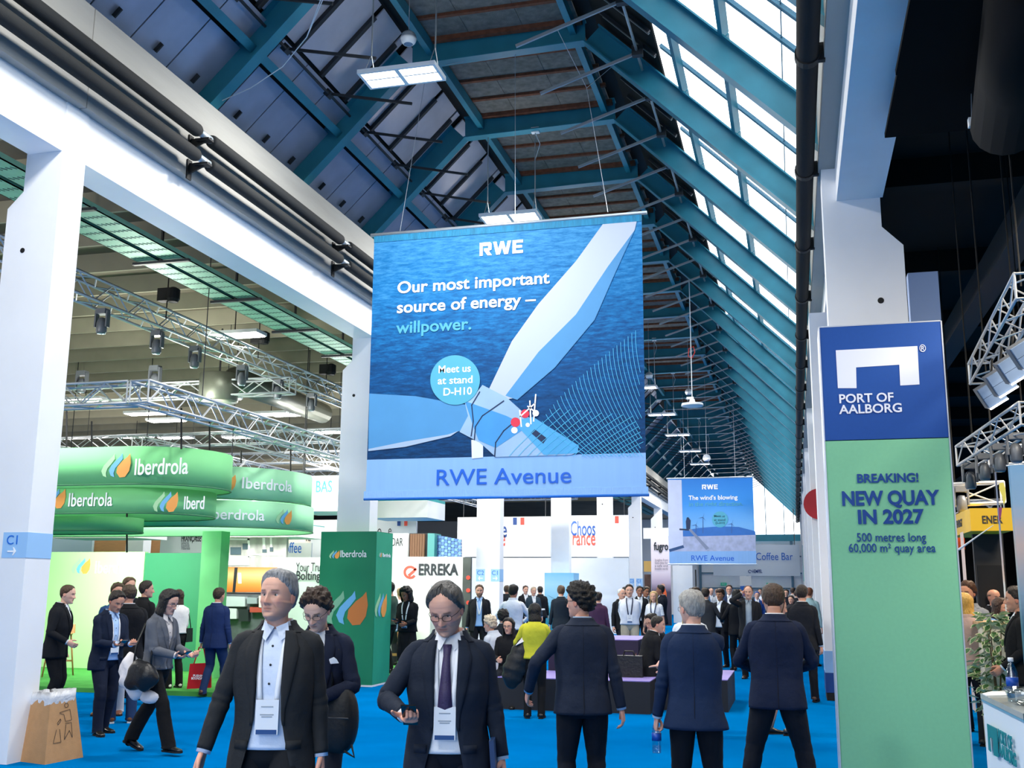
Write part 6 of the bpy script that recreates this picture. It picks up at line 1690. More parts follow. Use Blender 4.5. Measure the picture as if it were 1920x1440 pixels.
        j = torso_shell(zs_full(hem if top in ('coat',) else (.93 if hem == .78 else hem), 1.497, nz_), g, None, wr=.016)
        for i in (0, 1): sleeve_geo(j, i, {'coat': 1.08, 'blouse': 1.0}.get(top, .86), .5 if sleeve == 'short' else 1., wr=.06)
        put({'shirt': 'shirt', 'tee': 'tee_shirt', 'blouse': 'blouse', 'coat': 'coat'}[top], j, top_m)
        if top in ('shirt', 'coat'):
            cr_ = MB(); cr_.loft([[V3(tuple(bend((lambda p: (p[0], p[1], z - .015*max(0, math.cos(th))))(surf(1.497, th, gg+g))))) for th in [2*math.pi*q/20 for q in range(20)]] for z, gg in ((1.485, .006), (1.515, 0.), (1.532, -.008))], cap=False); put('collar', cr_, top_m)
    if tie:
        zs = zs_full(1.03, 1.455, 16); w_ = [float(np.interp(z, [1.03, 1.06, 1.10, 1.40, 1.43, 1.455], [.002, .034, .042, .018, .021, .024])) for z in zs]
        put('tie', strip(zs, [-w for w in w_], w_, .012, .006, 3), mat('tie_'+tie.strip('#'), tie, .5, var=.25, vscale=130, bump=.2, bscale=200))
    if lanyard:
        lm = mat('lanyard_'+lanyard.strip('#'), lanyard, .6)
        zs = zs_full(1.14, 1.492, 14)
        for s in (1, -1):
            xs = [s*float(np.interp(z, [1.14, 1.42, 1.492], [.042 if badge else .004, .054+open_*.3, .058] if top == 'jacket' else [.03, .068, .066])) for z in zs]
            put('lanyard', strip(zs, [x-.013 for x in xs], [x+.013 for x in xs], .007 if top == 'jacket' else .022, .003, 2), lm)
        if badge:
            b_ = MB(); p0 = bend((.0, surf(1.06, 0, .016)[1], 1.06)); b_.obox(tuple(p0), (.057, 0, 0), (0, .003, 0), (0, 0, .083)); bd = put('badge', b_, mat('badge_white', '#eef2f8', .3), smooth=False)
            b_ = MB(); b_.obox(tuple(p0 + np.array((0, .004, -.070))), (.051, 0, 0), (0, .001, 0), (0, 0, .011)); put('badge_stripe', b_, mat('badge_blue', '#1b4a86', .4), bd, smooth=False)
            b_ = MB()
            for q, (w_, dz) in enumerate(((.030, .050), (.034, .012), (.026, .002))): b_.obox(tuple(p0 + np.array((0, .004, dz))), (w_, 0, 0), (0, .0006, 0), (0, 0, .0025))
            put('badge_print', b_, mat('badge_grey', '#9aa4b0', .5), bd, smooth=False)
    lm = cloth_mat(legs, .85) if isinstance(legs, str) else legs
    if skirt:
        b_ = MB(); zk = skirt[1]; tb = []
        for z in np.linspace(zk, 1.03, 14):
            u = (1.03-z)/(1.03-zk); a = .165 + .05*min(1, u*2) ; tb.append([V3(tuple(p)) for p in np.stack([*ring_pts(a*build, .13*build + .03*u, .125*build + .03*u, 26), np.full(26, z+DZ)], -1)])
        b_.loft(tb, cap=False); put('skirt', b_, cloth_mat(skirt[0]))
    if not bare_legs:
        b_ = MB(); pr = []
        if not sit:
            for z, a, f, bk in ((1.035, .165, .120, .108), (.98, .170, .122, .115), (.91, .178, .120, .132), (.85, .172, .110, .128), (.80, .140, .085, .095)):
                x, y = ring_pts(a*fat, f*fat, bk*fat, 26); pr.append([V3((q, w, z)) for q, w in zip(x, y)])
        else:
            for z, a, f, bk in ((1.035, .165, .120, .108), (.95, .178, .122, .125), (.88, .180, .125, .138), (.83, .165, .11, .12)):
                x, y = ring_pts(a*fat, f*fat, bk*fat, 26); pr.append([V3((q, w, z+DZ)) for q, w in zip(x, y)])
        b_.loft(pr)
        for (Hj, kn, A, fy, lf) in legsk:
            sx = 1 if Hj[0] > 0 else -1
            kp = [Hj + np.array((0, 0, .05 if not sit else .02)), Hj*.72+kn*.28, Hj*.3+kn*.7, kn, kn*.7+A*.3 + np.array((0, -.01, 0)), kn*.3+A*.7 + np.array((0, -.008, 0)), A + np.array((0, 0, -.01)), A + np.array((0, .004, -.05 if lf < .05 else -.03))]
            rd = [.100, .098, .082, .070*flare**.3, .068*flare**.6, .062*flare, .062*flare, .066*flare]
            nR = int(30*seg)+6; dense = rings_cr([list(p)+[r*fat**.7] for p, r in zip(kp, rd)], nR); nn_ = max(10, int(18*seg)); ph_ = rs.uniform(0, 6.28, 4); rings = []
            for q, r in enumerate(dense):
                u = q/(nR-1); el = math.exp(-((u-.47)/.10)**2) + .9*sstep((u-.78)/.2)
                pz = dense[min(q+1, nR-1)][:3] - dense[max(q-1, 0)][:3]; d = V3(tuple(pz)).normalized()
                ax_ = V3((1, 0, 0)); ax_ = (ax_ - d*ax_.dot(d)).normalized(); ay_ = d.cross(ax_)
                rings.append([V3(tuple(r[:3])) + (ax_*math.cos(an) + ay_*math.sin(an)*1.06)*r[3]*(1 + .030*(math.sin(u*60 + 1.5*math.sin(an+ph_[0]) + ph_[1])*(.25+el) + .5*math.sin(an*2+u*11+ph_[2])) + .035*abs(math.sin(an))**6) for an in [2*math.pi*t_/nn_ for t_ in range(nn_)]])
            b_.loft(rings)
        put('trousers', b_, lm)
        if belt:
            b_ = MB(); rr = [[V3((q*1.03, w*1.03, z)) for q, w in zip(*ring_pts(.168*fat, .124*fat, .112*fat, 28))] for z in (.995, 1.03)]; b_.loft(rr, cap=False); bl_ = put('belt', b_, mat('belt_black', '#0d0d0f', .35))
            b_ = MB(); b_.box(-.022, .022, .124*fat*1.03, .124*fat*1.03+.006, .992, 1.032); put('buckle', b_, m_rod, bl_, smooth=False)
    # ---- shoes
    shm = mat('shoe_'+shoes.strip('#'), shoes, .35 if shoe_style == 'shoe' else .7, coat=.3 if shoe_style == 'shoe' else 0); som = mat('sole_'+('w' if shoe_style == 'sneaker' else 'b'), '#e6e4de' if shoe_style == 'sneaker' else '#0d0c0b', .7)
    for (Hj, kn, A, fyaw, lift) in legsk:
        pt = -min(1.0, lift*5.5) if lift > .02 else 0.
        Rf = np.array(Matrix.Rotation(math.radians(fyaw), 3, 'Z') @ Matrix.Rotation(pt, 3, 'X'))
        tf = lambda P: [tuple(q) for q in (Rf @ np.asarray(P).T).T + A]
        up_ = []
        for y, w, zt, zb in ((-.075, .022, -.015, -.060), (-.062, .034, -.004, -.070), (-.03, .038, .012, -.072), (.01, .038, .014, -.072), (.05, .040, -.012, -.074), (.09, .045, -.030, -.074), (.13, .046, -.040, -.075), (.165, .038, -.046, -.075), (.188, .020, -.056, -.073)):
            n_ = 14; up_.append([V3(q) for q in tf([(w*math.cos(a), y, (zt+zb)/2 + (zt-zb)/2*math.sin(a)) for a in [2*math.pi*t_/n_ for t_ in range(n_)]])])
        b_ = MB(); b_.loft(up_); sh = put('shoe', b_, shm)
        so = []
        hl = .014
        for y, w in ((-.078, .024), (-.06, .036), (0, .036), (.05, .038), (.10, .048), (.15, .044), (.192, .020)):
            so.append([V3(q) for q in tf([(-w, y, -.068), (w, y, -.068), (w, y, -.088), (-w, y, -.088)])])
        b_ = MB(); b_.loft(so); put('sole', b_, som, sh, smooth=False)
    root['_h'] = k
    return root, dict(arms=arms, bend=bend, k=k, head=hc, Rn=Rn, legs=legsk, root=root, surf=surf)
def wpos(info, P):                                       # a point of the person's own space -> hall space
    r = info['root']; p = np.asarray(P)*info['k']
    c, s = math.cos(r.rotation_euler.z), math.sin(r.rotation_euler.z)
    return V3((r.location.x + p[0]*c - p[1]*s, r.location.y + p[0]*s + p[1]*c, r.location.z + p[2]))
def facing(pos, extra=0.):                               # heading that looks at the camera, plus an offset
    return math.degrees(math.atan2(-(-pos[0]), -pos[1])) + extra
# ---- the people, from the nearest outwards
NAVY, CHAR, BLK, INK = '#1a2338', '#26282c', '#131519', '#1c2028'
def away(pos, e=0.): return facing(pos, 180+e)
m_phone = mat('phone_black', '#0c0d10', .2, coat=.5)
def phone(info, i, label, fwd=.07, tilt=.5):
    A, E, Wt = info['arms'][i]; d = (Wt-E)/np.linalg.norm(Wt-E)
    p = wpos(info, Wt + d*fwd + np.array((0, .01, .028)))
    o = MB().box(-.036, .036, -.074, .074, -.004, .004).obj('phone', m_phone)
    o.location = p; o.rotation_euler = (tilt, 0, info['root'].rotation_euler.z)
    sc = MB().box(-.033, .033, -.068, .068, .004, .0045).obj('screen', mat('phone_screen', '#27324a', .15, emit=.3), o)
    return tag(o, label, 'phone')
# grey-haired man walking towards the camera
p = fd(525, 5.5)
_, I1 = person('grey-haired man in charcoal suit with white lanyard, walking, looking to the side', p, facing(p, -12), 1.84, 2, 1.03, 1, 0, (-20, 6, 0), '#dba994', ('short', '#8f9092', .95), 1.05, 1.0, stub=.12, brow='#5a4a42',
    color='#2b2d30', shirt='#dbe7fb', lanyard='#f3f6fc', open_=.034, legs='#1d1f23', belt=True, feet=((.11, -.22, -8, .03), (-.10, .25, 8, 0)), hands=((.335, .10, .845), (-.25, .0, .835)), elbow=((.8, -1, 0), None), seed=11)
# man with curly hair looking down behind him
p = fd(607, 7.0)
_, I2 = person('young man in navy blazer and white tee, round glasses, looking down behind the grey-haired man', p, facing(p, -14), 1.75, 2, .97, 7, 0, (-6, -24, 0), '#e0b6a2', ('curly', '#3a2a20'), .95, .97, stub=.15,
    color='#1b2236', shirt='#f0f2f6', collar_hi=True, open_=.02, glasses='#2a2022', legs='#20242e', square='#eceff5', hands=((.06, .30, 1.08), (-.08, .28, 1.06)), hpose=('phone', 'relaxed'), palm=((0, .2, 1), None), elbow=(None, (-.9, -.7, -.2)), seed=12)
# man with phone
p = fd(845, 5.6)
_, I3 = person('man in dark navy suit and plum tie with slicked hair, reading his phone', p, facing(p, -6), 1.785, 2, 1.12, 3, 0, (-10, -22, 3), '#d8a692', ('slick', '#55524f', 1.1), 1.06, 1.02, stub=.30, beard=None, brow='#4a3c36',
    color='#1f2736', shirt='#eef1f8', tie='#3b3158', lanyard='#f3f6fc', open_=.016, legs='#191d28', belt=True, glasses='#1c1012', feet=((.11, .2, -8, 0), (-.10, -.2, 8, .02)), hands=((.19, .33, 1.11), (-.29, .03, .86)), hpose=('phone', 'grip'), palm=((-.2, .3, 1), (.9, .1, 0)), elbow=((.9, -.7, -.3), None), seed=13)
phone(I3, 0, 'black phone in the hand of the man with plum tie', .075, .75)
A, E, Wt = I3['arms'][1]; q = wpos(I3, Wt + np.array((.035, .06, -.02)))
o = tag(MB().box(-.012, .012, -.11, .11, -.15, .13).obj('folder', mat('folder_navy', '#1d3a66', .5)), 'navy folder held under the arm of the man with plum tie', 'folder'); o.location = q; o.rotation_euler = (0, .08, I3['root'].rotation_euler.z)
# curly-haired man seen from behind
p = fd(1091, 7.8)
_, I4 = person('man with thick dark curly hair and glasses in slate navy suit, seen from behind', p, away(p, 4), 1.79, 2, 1.02, 2, 0, (52, 0, 0), '#d8a692', ('curly', '#17120f', 1.0), 1., 1., glasses='#15171c', brow='#17120f',
    color='#232b3c', shirt='#a9c4e2', legs='#141923', feet=((.11, .05, -4, 0), (-.12, -.05, 8, 0)), hands=((.30, .0, .82), (-.40, .08, .98)), elbow=((.4, -1, 0), (-.5, -1, .2)), palm=(None, (.5, .5, -.6)), hem=.83, seed=14)
# grey-haired man with bottle
p = fd(1298, 7.4)
_, I5 = person('grey-haired man in deep blue suit holding a water bottle, seen from behind', p, away(p, -2), 1.75, 2, .98, 2, 0, (34, -2, 0), '#deb3a2', ('short', '#a5a39f', .8), 1., 1., glasses='#8a8d92', brow='#8a8580',
    color='#1b2c4a', shirt='#f1f3f8', legs='#12151d', feet=((.12, .02, -4, 0), (-.11, .0, 8, 0)), hands=((-.20, .30, 1.22), (-.285, .05, .83)), hpose=('point', 'grip'), palm=((0, .6, -.8), None), elbow=((.9, -.1, -.5), None), hem=.80, flare=1.10, seed=15)
A, E, Wt = I5['arms'][1]; d = (Wt-E)/np.linalg.norm(Wt-E)
q = wpos(I5, Wt + d*.05 + np.array((.0, .02, -.21)))
bottle(q, 'small water bottle with blue band held by the grey-haired man', 1.0)
# broad-stanced man seen from behind
p = fd(1450, 8.4)
_, I6 = person('man with cropped brown hair standing legs apart in navy suit jacket, seen from behind', p, away(p, 2), 1.815, 2, 1.06, 3, 0, (0, -12, 0), '#c99a86', ('crop', '#4a382c', 1.2), 1., 1.03, color='#19233c', shirt='#eef1f8', legs='#141924', feet=((.25, .0, -18, 0), (-.27, .0, 18, 0)),
    hands=((.14, .30, 1.06), (-.14, .30, 1.06)), hpose=('phone', 'phone'), palm=((0, .2, 1), (0, .2, 1)), elbow=((1, -.6, -.3), (-1, -.6, -.3)), hem=.80, seed=16)
# person behind him of whom only the legs show
q = gnd(1463, 1378)
person('person in dark skirt with bare legs standing behind the broad-stanced man', (q.x, q.y), -75, 1.66, 1, .9, 0, 0, (0, -10, 0), '#c49480', ('long', '#5a4030'), color='#20242e', shirt='#e8e8ec', skirt=('#20242e', .56), bare_legs=True, shoes='#15161a', feet=((.08, .10, -5, 0), (-.08, -.10, 5, 0)), hands=((.1, .25, 1.1), (-.1, .25, 1.1)), seed=17)

# --- group at the left by the green stand
q = gnd(283, 1412)
_, I7 = person('dark-haired woman in grey blazer and black wide trousers, walking with phone, bag on arm', (q.x, q.y), 262, 1.71, 2, .90, 5, 0, (0, -16, 0), '#cda08e', ('bob', '#16110f', 1.1), .92, .95, color='#5c6069', shirt='#c9c5c6', lapel=True, legs='#0f1013', flare=1.28, shoes='#0d0d0f',
    feet=((.06, .30, -4, 0), (-.06, -.34, 4, .06)), hands=((.10, .34, 1.06), (-.12, .36, 1.06)), hpose=('phone', 'phone'), palm=((-.3, .2, 1), (.3, .2, 1)), hem=.90, glasses='#3a3434', seed=21)
phone(I7, 0, 'dark phone held by the woman in grey blazer', .09, .5)
c = wpos(I7, (.27, .03, .83))
t = thing('shoulder_bag', 'soft black leather shoulder bag of the woman in grey blazer', 'bag', tuple(c))
b = MB(); b.sph((0, 0, .02), .185, .085, .155, 22, 14); b.v = [(x + .02*math.sin(z*30), y*(1+.15*math.sin(x*25)), z - .05*(abs(x)/.185)**2 - .012*math.sin(x*40)) for x, y, z in b.v]; b.obj('bag_body', mat('leather_black', '#17171a', .38, bump=.3, bscale=30), t, True)
MB().tube([(-.10, .0, .13), (-.13, .07, .30), (-.07, .12, .53)], .011, 6).tube([(.10, .0, .13), (.06, .06, .32), (-.05, .11, .54)], .011, 6).obj('strap', MATS['leather_black'], t, True)
t = thing('draped_jacket', 'pale crumpled jacket draped behind the black shoulder bag', 'jacket', tuple(wpos(I7, (.20, -.15, .83))))
b = MB(); b.sph((0, 0, 0), .15, .10, .21, 24, 16); b.v = [(x*(1 + .16*math.sin(z*34+y*20)), y*(1+.15*math.sin(z*25+x*30)), z - .05*math.sin(x*22)) for x, y, z in b.v]; b.sph((.20, .02, -.20), .12, .05, .07, 14, 8); b.obj('folded_cloth', mat('pale_cloth', '#d7d3d6', .85, bump=.4, bscale=18), t, True)
q = gnd(188, 1376)
_, I8 = person('man in navy suit with light blue shirt looking down at his phone, beside the bin', (q.x, q.y), 248, 1.70, 2, 1.05, 6, 0, (0, -22, 0), '#c4917b', ('short', '#221915'), 1., 1., color='#182238', shirt='#a9c8f2', lanyard='#eef2fa', legs='#161d30', feet=((.12, .12, -12, 0), (-.10, -.10, 10, 0)),
    hands=((.12, .36, 1.10), (-.10, .36, 1.10)), hpose=('phone', 'phone'), palm=((-.2, .2, 1), (.2, .2, 1)), open_=.01, stub=.2, seed=22)
phone(I8, 0, 'dark phone held by the man in navy suit beside the bin', .09, .5)
p = fd(112, 14.0)
person('short-haired man in black suit leaning in, farthest left at the green stand', p, 292, 1.76, 1, 1.03, 7, 0, (-8, -4, 0), '#e0b6a2', ('crop', '#4a3626'), color='#15181f', shirt='#e8edf6', legs='#111318', hands=((.22, .22, 1.0), (-.26, .05, .82)), z0=.07 if p[1] > 15.2 else 0, seed=23)
q = gnd(225, 1356)
person('stout man in black jacket and blue jeans with brown sneakers', (q.x, q.y), 40, 1.76, 2, 1.14, 1, 0, (28, 0, 0), '#cf9d89', ('receding', '#4a3a2c'), 1.05, 1.05, color='#15161b', shirt='#dfe4ee', legs='#24395c', shoes='#7a4a2c', shoe_style='sneaker', glasses='#4a4038', hands=((.26, .10, .90), (-.20, .28, 1.05)), feet=((.13, .02, -14, 0), (-.12, .06, 14, 0)), seed=24)
q = gnd(203, 1340)
person('man in floral blue shirt and light chinos behind the man with phone', (q.x, q.y), 205, 1.78, 1, 1., 1, 0, (20, -6, 0), '#c8957f', ('short', '#4a3826'), top='shirt', color='#3a5c8c', lanyard='#f0f4fa', legs='#b9bcc4', shoes='#7a4426', hands=((.14, .30, 1.10), (-.14, .30, 1.10)), feet=((.14, 0, -10, 0), (-.14, .02, 10, 0)), seed=25)
p = fd(240, 15.6)
person('brown-haired man in dark jacket behind the stout man', p, 235, 1.79, 1, 1., 0, 0, (10, 0, 0), '#d0a08c', ('short', '#5a432f'), color='#1c2028', shirt='#cfd6e2', z0=.07, glasses='#303030', seed=26)
p = fd(272, 15.5)
person('young man in black sweater with grey bag strap, seen from behind at the green stand', p, 350, 1.74, 1, .96, 0, 0, (-40, 0, 0), '#cc9c88', ('short', '#2a211b'), top='shirt', color='#17181b', legs='#15171c', z0=.07, seed=27)
q = gnd(325, 1290, .07)
_, I14 = person('brown-haired woman in white patterned blouse and black trousers at the green stand', (q.x, q.y), 62, 1.60, 1, .90, 2, 0, (10, 0, 0), '#cfa18d', ('bob', '#3a261c'), .92, .95, top='blouse', color='#e8e6e6', legs='#131417', flare=1.15, shoes='#e4e0da', hem=.98, hands=((.12, .30, 1.12), (-.12, .30, 1.12)), z0=.07, seed=28)
t = thing('hand_bag', 'small black handbag at the side of the woman in white blouse', 'bag', tuple(wpos(I14, (.22, -.02, .98))))
MB().prism([(-.02, -.10, -.14), (-.02, .10, -.14), (-.015, .08, .08), (-.015, -.08, .08)], (.05, 0, 0)).obj('bag_body', MATS['leather_black'], t); MB().tube([(0, -.07, .08), (0, -.02, .36), (0, .07, .08)], .008, 6).obj('strap', MATS['leather_black'], t)
q = gnd(398, 1306)
_, I15 = person('man in royal navy suit carrying a red tote bag, seen from behind', (q.x, q.y), -2, 1.72, 2, 1., 0, 0, (-8, 0, 0), '#cc9a85', ('crop', '#3a2b20', 1.3), color='#1c2e58', shirt='#e9eef8', legs='#1e3257', shoes='#5a3a26', hands=((.26, .05, .84), (-.30, .04, .84)), hpose=('relaxed', 'grip'), feet=((.09, .22, -4, 0), (-.09, -.15, 4, .03)), seed=29)
A, E, Wt = I15['arms'][1]; q = wpos(I15, Wt + np.array((-.01, .02, -.10)))
t = thing('tote_bag', 'red cloth tote bag with white PUSHING BOUNDARIES lettering', 'bag', tuple(q)); m_red = mat('tote_red', '#b5121f', .8, bump=.2, bscale=12)
MB().prism([(-.19, 0, -.62), (.19, 0, -.60), (.17, 0, -.22), (-.165, 0, -.24)], (0, .04, 0)).obj('bag_body', m_red, t)
MB().tube([(-.10, 0, -.24), (-.03, 0, .02), (.03, .02, .02), (.10, 0, -.22)], .010, 6).obj('handle', m_red, t)
for w_, z, wd in (('PUSHING', -.42, .20), ('BOUNDARIES', -.46, .25)):
    me = text_mesh(w_, .05, .02, 'CENTER', .002).copy(); xs = [v.co.x for v in me.vertices]; sx = wd/(max(xs)-min(xs))
    for v in me.vertices: v.co = (v.co.x*sx, -.002 - v.co.z, v.co.y + z)
    me.materials.clear(); me.materials.append(m_white_print); o = bpy.data.objects.new('lettering', me); COL.objects.link(o); o.parent = t
t.rotation_euler = (0, 0, .2)

# --- around the bolting stand and the aisle behind
p = fd(766, 19.5)
_, I16 = person('woman with big black curls in black dress reading her phone before the ERREKA wall', p, facing(p, -25), 1.68, 1, .95, 4, 0, (-10, -20, 0), '#8a5f48', ('afrolong', '#15100e'), .95, .97, color='#15171c', top='coat', lanyard='#dfe6f0', legs='#15171c', skirt=('#15171c', .34), hem=.9, hands=((.10, .32, 1.10), (-.10, .30, 1.06)), hpose=('phone', 'relaxed'), palm=((0, .2, 1), None), z0=.06, seed=31)
phone(I16, 0, 'phone held by the woman with black curls', .08)
p = fd(733, 20.6)
person('young man in camouflage tee looking left beside the green pillar', p, 95, 1.78, 1, .98, 0, 0, (5, -4, 0), '#cfa08c', ('short', '#2a2019'), top='tee', color='#3c5248', sleeve='short', legs='#15171b', stub=.3, z0=.06, hands=((.22, .22, .98), (-.22, .2, .98)), seed=32)
p = fd(752, 22.6)
person('person in white tee with backpack behind the camouflage tee', p, 40, 1.66, 1, 1., 0, 0, (0, 0, 0), '#cfa08c', ('short', '#8a7450'), top='tee', color='#e4e6ea', legs='#20242a', z0=.06, seed=33)
p = fd(899, 22.5)
person('bearded man in black suit and light blue shirt with white lanyard, facing the camera', p, facing(p, 0), 1.80, 1, 1.03, 0, 0, (0, 0, 0), '#c99985', ('short', '#4a3526'), 1.05, 1., beard='#5a4030', color='#171a20', shirt='#9fc4f0', lanyard='#f0f4fa', badge=False, open_=.02, legs='#16181e', seed=34)
p = fd(962, 20.0)
person('dark-haired man in white shirt standing before the pavilion, seen from behind', p, away(p, -8), 1.80, 1, 1., 0, 0, (-12, -2, 0), '#c08c74', ('short', '#15110f', 1.2), top='shirt', color='#dfe6f2', legs='#1c2028', hands=((.18, .28, 1.08), (-.18, .28, 1.08)), elbow=((1, -.5, -.3), (-1, -.5, -.3)), seed=35)
q = gnd(1002, 1347)
_, I21 = person('short woman with black bob in yellow patterned top, seen from behind', (q.x, q.y), away((q.x, q.y), -4), 1.53, 1, .98, 0, 0, (6, -8, 0), '#c8977f', ('bob', '#14100f', 1.15), top='blouse', color='#c6c238', legs='#121316', shoes='#101012', hem=.92, hands=((.16, .28, 1.05), (-.20, .24, 1.0)), elbow=((1, -.4, -.4), (-1, -.4, -.4)), seed=36)
m_puff = mat('puffer_black', '#16181c', .5, bump=.5, bscale=12)
t = thing('puffer_coat', 'black quilted coat over the arm of the woman in yellow', 'coat', tuple(wpos(I21, (-.26, .02, .86))))
b = MB(); b.sph((0, 0, 0), .17, .11, .36, 22, 26); b.v = [(x*(1 + .07*math.sin(z*48)) + .03*math.sin(z*7), y*(1 + .07*math.sin(z*48)), z) for x, y, z in b.v]
b.obj('quilting', m_puff, t, True); MB().prism([(-.10, -.09, .20), (.02, -.10, .30), (.10, -.07, .34), (-.02, -.05, .36)], (.02, .05, 0)).obj('lining', mat('pale_cloth', '#d7d3d6'), t); t.rotation_euler = (0, .25, .3)
# seated on the black island
def sitter(label, px, Y, face, seed, **kw):
    q = at(px, 1250, Y); return person(label, (q.x, q.y), face, kw.pop('h', 1.72), kw.pop('lod', 1), kw.pop('build', 1.), kw.pop('lean', 10), 0, kw.pop('head', (0, 0, 0)), kw.pop('skin', '#d6a68f'), kw.pop('hair', ('short', '#1a1512')), sit=.36, feet=((.12, .45, -6, 0), (-.12, .45, 6, 0)), hands=kw.pop('hands', ((.14, .36, .74), (-.14, .36, .74))), seed=seed, **kw)
sitter('seated woman with glasses and long black hair in black coat on the island', 956, 15.5, facing((-4.2, 15.5), -10), 41, h=1.64, hair=('long', '#16110f'), glasses='#4a4648', top='coat', color='#17181c', legs='#1c2028', head=(-8, 0, 0), build=.92, jaw=.9)
sitter('seated person with pale curly hair and blue jeans at the island end', 931, 15.9, 75, 42, h=1.64, hair=('curly', '#c8b9a2', 1.2), top='coat', color='#b9c0cc', legs='#2f5f9e', shoes='#e6e6e6', shoe_style='sneaker')
sitter('seated person with black hair behind the pale curly hair', 944, 17.6, 20, 43, hair=('curly', '#17120f'), color='#20242b')
sitter('seated man in black suit turned away on the island right end', 1211, 15.9, 300, 44, hair=('crop', '#1f1a17', 1.2), color='#15171c', shirt='#eef1f6', legs='#15171c', head=(-20, 0, 0), lean=16)
sitter('smiling seated man with glasses in dark suit and blue shirt on the island', 1242, 16.7, 130, 45, hair=('side', '#1a1513'), color='#1a1c22', shirt='#8fb8ee', glasses='#5a4a40', legs='#15171c', head=(10, -4, 0), lean=14)
t = thing('briefcase', 'black briefcase standing on the black seating island', 'briefcase', tuple(at(1180, 1279, 15.6))[:2] + (.44,))
MB().box(-.20, .20, -.06, .06, 0, .30).obj('case', MATS['leather_black'], t); MB().tube([(-.08, 0, .30), (-.06, 0, .36), (.06, 0, .36), (.08, 0, .30)], .012, 6).obj('handle', MATS['leather_black'], t)
t = thing('backpack', 'black backpack hanging beside the young man in navy blazer', 'backpack', tuple(fd(644, 6.85)) + (.74,)); t.scale = (.82, .82, .9)
b = MB(); b.sph((0, 0, .14), .155, .10, .23, 20, 14); b.v = [(math.copysign(abs(x/.155)**.7, x)*.155, math.copysign(abs(y/.1)**.7, y)*.10, z) for x, y, z in b.v]; b.obj('pack', mat('nylon_black', '#101114', .6, bump=.3, bscale=20), t, True)
MB().tube([(-.05, -.02, .34), (-.07, -.02, .52), (-.03, .02, .62)], .012, 6).tube([(.08, -.06, -.06), (.16, -.05, -.10), (.13, -.04, -.02)], .010, 6).obj('strap', MATS['nylon_black'], t, True); MB().tube([(-.12, -.095, .16), (.12, -.095, .16)], .006, 5).obj('zip', m_darkbar, t)

# --- standing people deeper in the aisle
def std(label, px, depth, face, seed, h=1.77, hair=('short', '#2a2019'), **kw):
    p = fd(px, depth); f = facing(p, face[1]) if isinstance(face, tuple) and face[0] == 'f' else (away(p, face[1]) if isinstance(face, tuple) else face)
    return person(label, p, f, h, kw.pop('lod', 0 if depth > 27 else 1), kw.pop('build', 1.), kw.pop('lean', 0), 0, kw.pop('head', (0, 0, 0)), kw.pop('skin', '#d6a68f'), hair, seed=seed, **kw)
std('dark-suited man before the first wind poster, seen from behind', 1052, 24.5, ('a', 0), 51, 1.80, color='#1c2530', shirt='#e8edf4', legs='#171b22', hair=('short', '#5a4534'))
std('person in plum jacket behind the man with dark curls', 1121, 22.5, ('a', -15), 52, 1.66, color='#4a2f4a', hair=('short', '#241a16'))
std('white-haired man in dark suit walking right past the wind poster', 1164, 24.5, ('f', 35), 53, 1.74, ('receding', '#d8d8d6'), color='#16191f', shirt='#e8ecf2', open_=.02, feet=((.1, .25, 0, 0), (-.1, -.28, 0, .05)))
std('man in white shirt, dark lanyard and beige trousers, arms behind his back', 1180, 22.8, ('f', 0), 54, 1.83, top='shirt', color='#dfe6f3', lanyard='#2a3350', legs='#b3ab98', build=1.10, hands=((.14, -.20, .95), (-.14, -.20, .95)), belt=True)
std('dark-haired man in black behind the white shirt', 1199, 27, ('f', 10), 55, 1.80, color='#191c22', skin='#9a6a52', hair=('short', '#15110f'))
std('second dark-haired man in black behind the white shirt', 1209, 28, ('f', 40), 56, 1.78, color='#15171c', skin='#9a6a52', hair=('short', '#15110f'))
std('man in dark suit half hidden behind the white shirt', 1172, 29, ('a', 0), 57, 1.78, color='#20252d')
std('grey-suited balding man turned away near the fugro poster', 1213, 28.5, ('a', 10), 58, 1.80, ('receding', '#6a5440'), color='#5a6c7c', legs='#5a6c7c')
std('woman with long blonde hair in white tee and beige skirt', 1226, 24.5, ('f', -15), 59, 1.68, ('long', '#c9a874'), top='tee', color='#e6eaf2', sleeve='short', lanyard='#2a3a5a', skirt=('#a89f94', .55), bare_legs=True, build=.9)
std('dark-suited man facing left near the fugro poster', 1240, 27.5, 95, 60, 1.84, color='#151b28', skin='#8a5f4a', hair=('short', '#14100e'))
std('blonde woman in white top hidden behind the grey-haired man', 1292, 12.6, ('f', -10), 61, 1.62, ('long', '#c9ab72'), top='blouse', color='#e3e7ef', legs='#2a2c34')
std('dark-haired man in blue shirt right of the grey-haired man', 1306, 23, ('f', -60), 62, 1.78, top='shirt', color='#5a86c0', hair=('short', '#3a2a20'))
std('man in brown grey suit seen from behind in the middle of the aisle', 1322, 22.8, ('a', -16), 63, 1.76, color='#34363a', legs='#1d1f24', hands=((.30, .30, 1.06), (-.26, .04, .82)))
std('brown-haired young man in dark suit and open pale shirt facing left', 1351, 23.6, ('f', -30), 64, 1.74, ('fringe', '#3a2418'), skin='#a87a5e', color='#191c22', shirt='#dfe9f8', open_=.03)
std('man in navy suit and white shirt farther back, facing the camera', 1367, 30, ('f', 0), 65, 1.86, color='#1c2c50', shirt='#eef2f8', open_=.03, glasses='#303030', lod=1)
std('black-haired man in black suit seen from behind beside the handshake', 1381, 22.6, ('a', 14), 66, 1.72, ('side', '#14110f', 1.2), color='#14161b', legs='#14161b', shoes='#4a2a1a', hands=((.26, .04, .82), (-.30, .30, 1.08)))
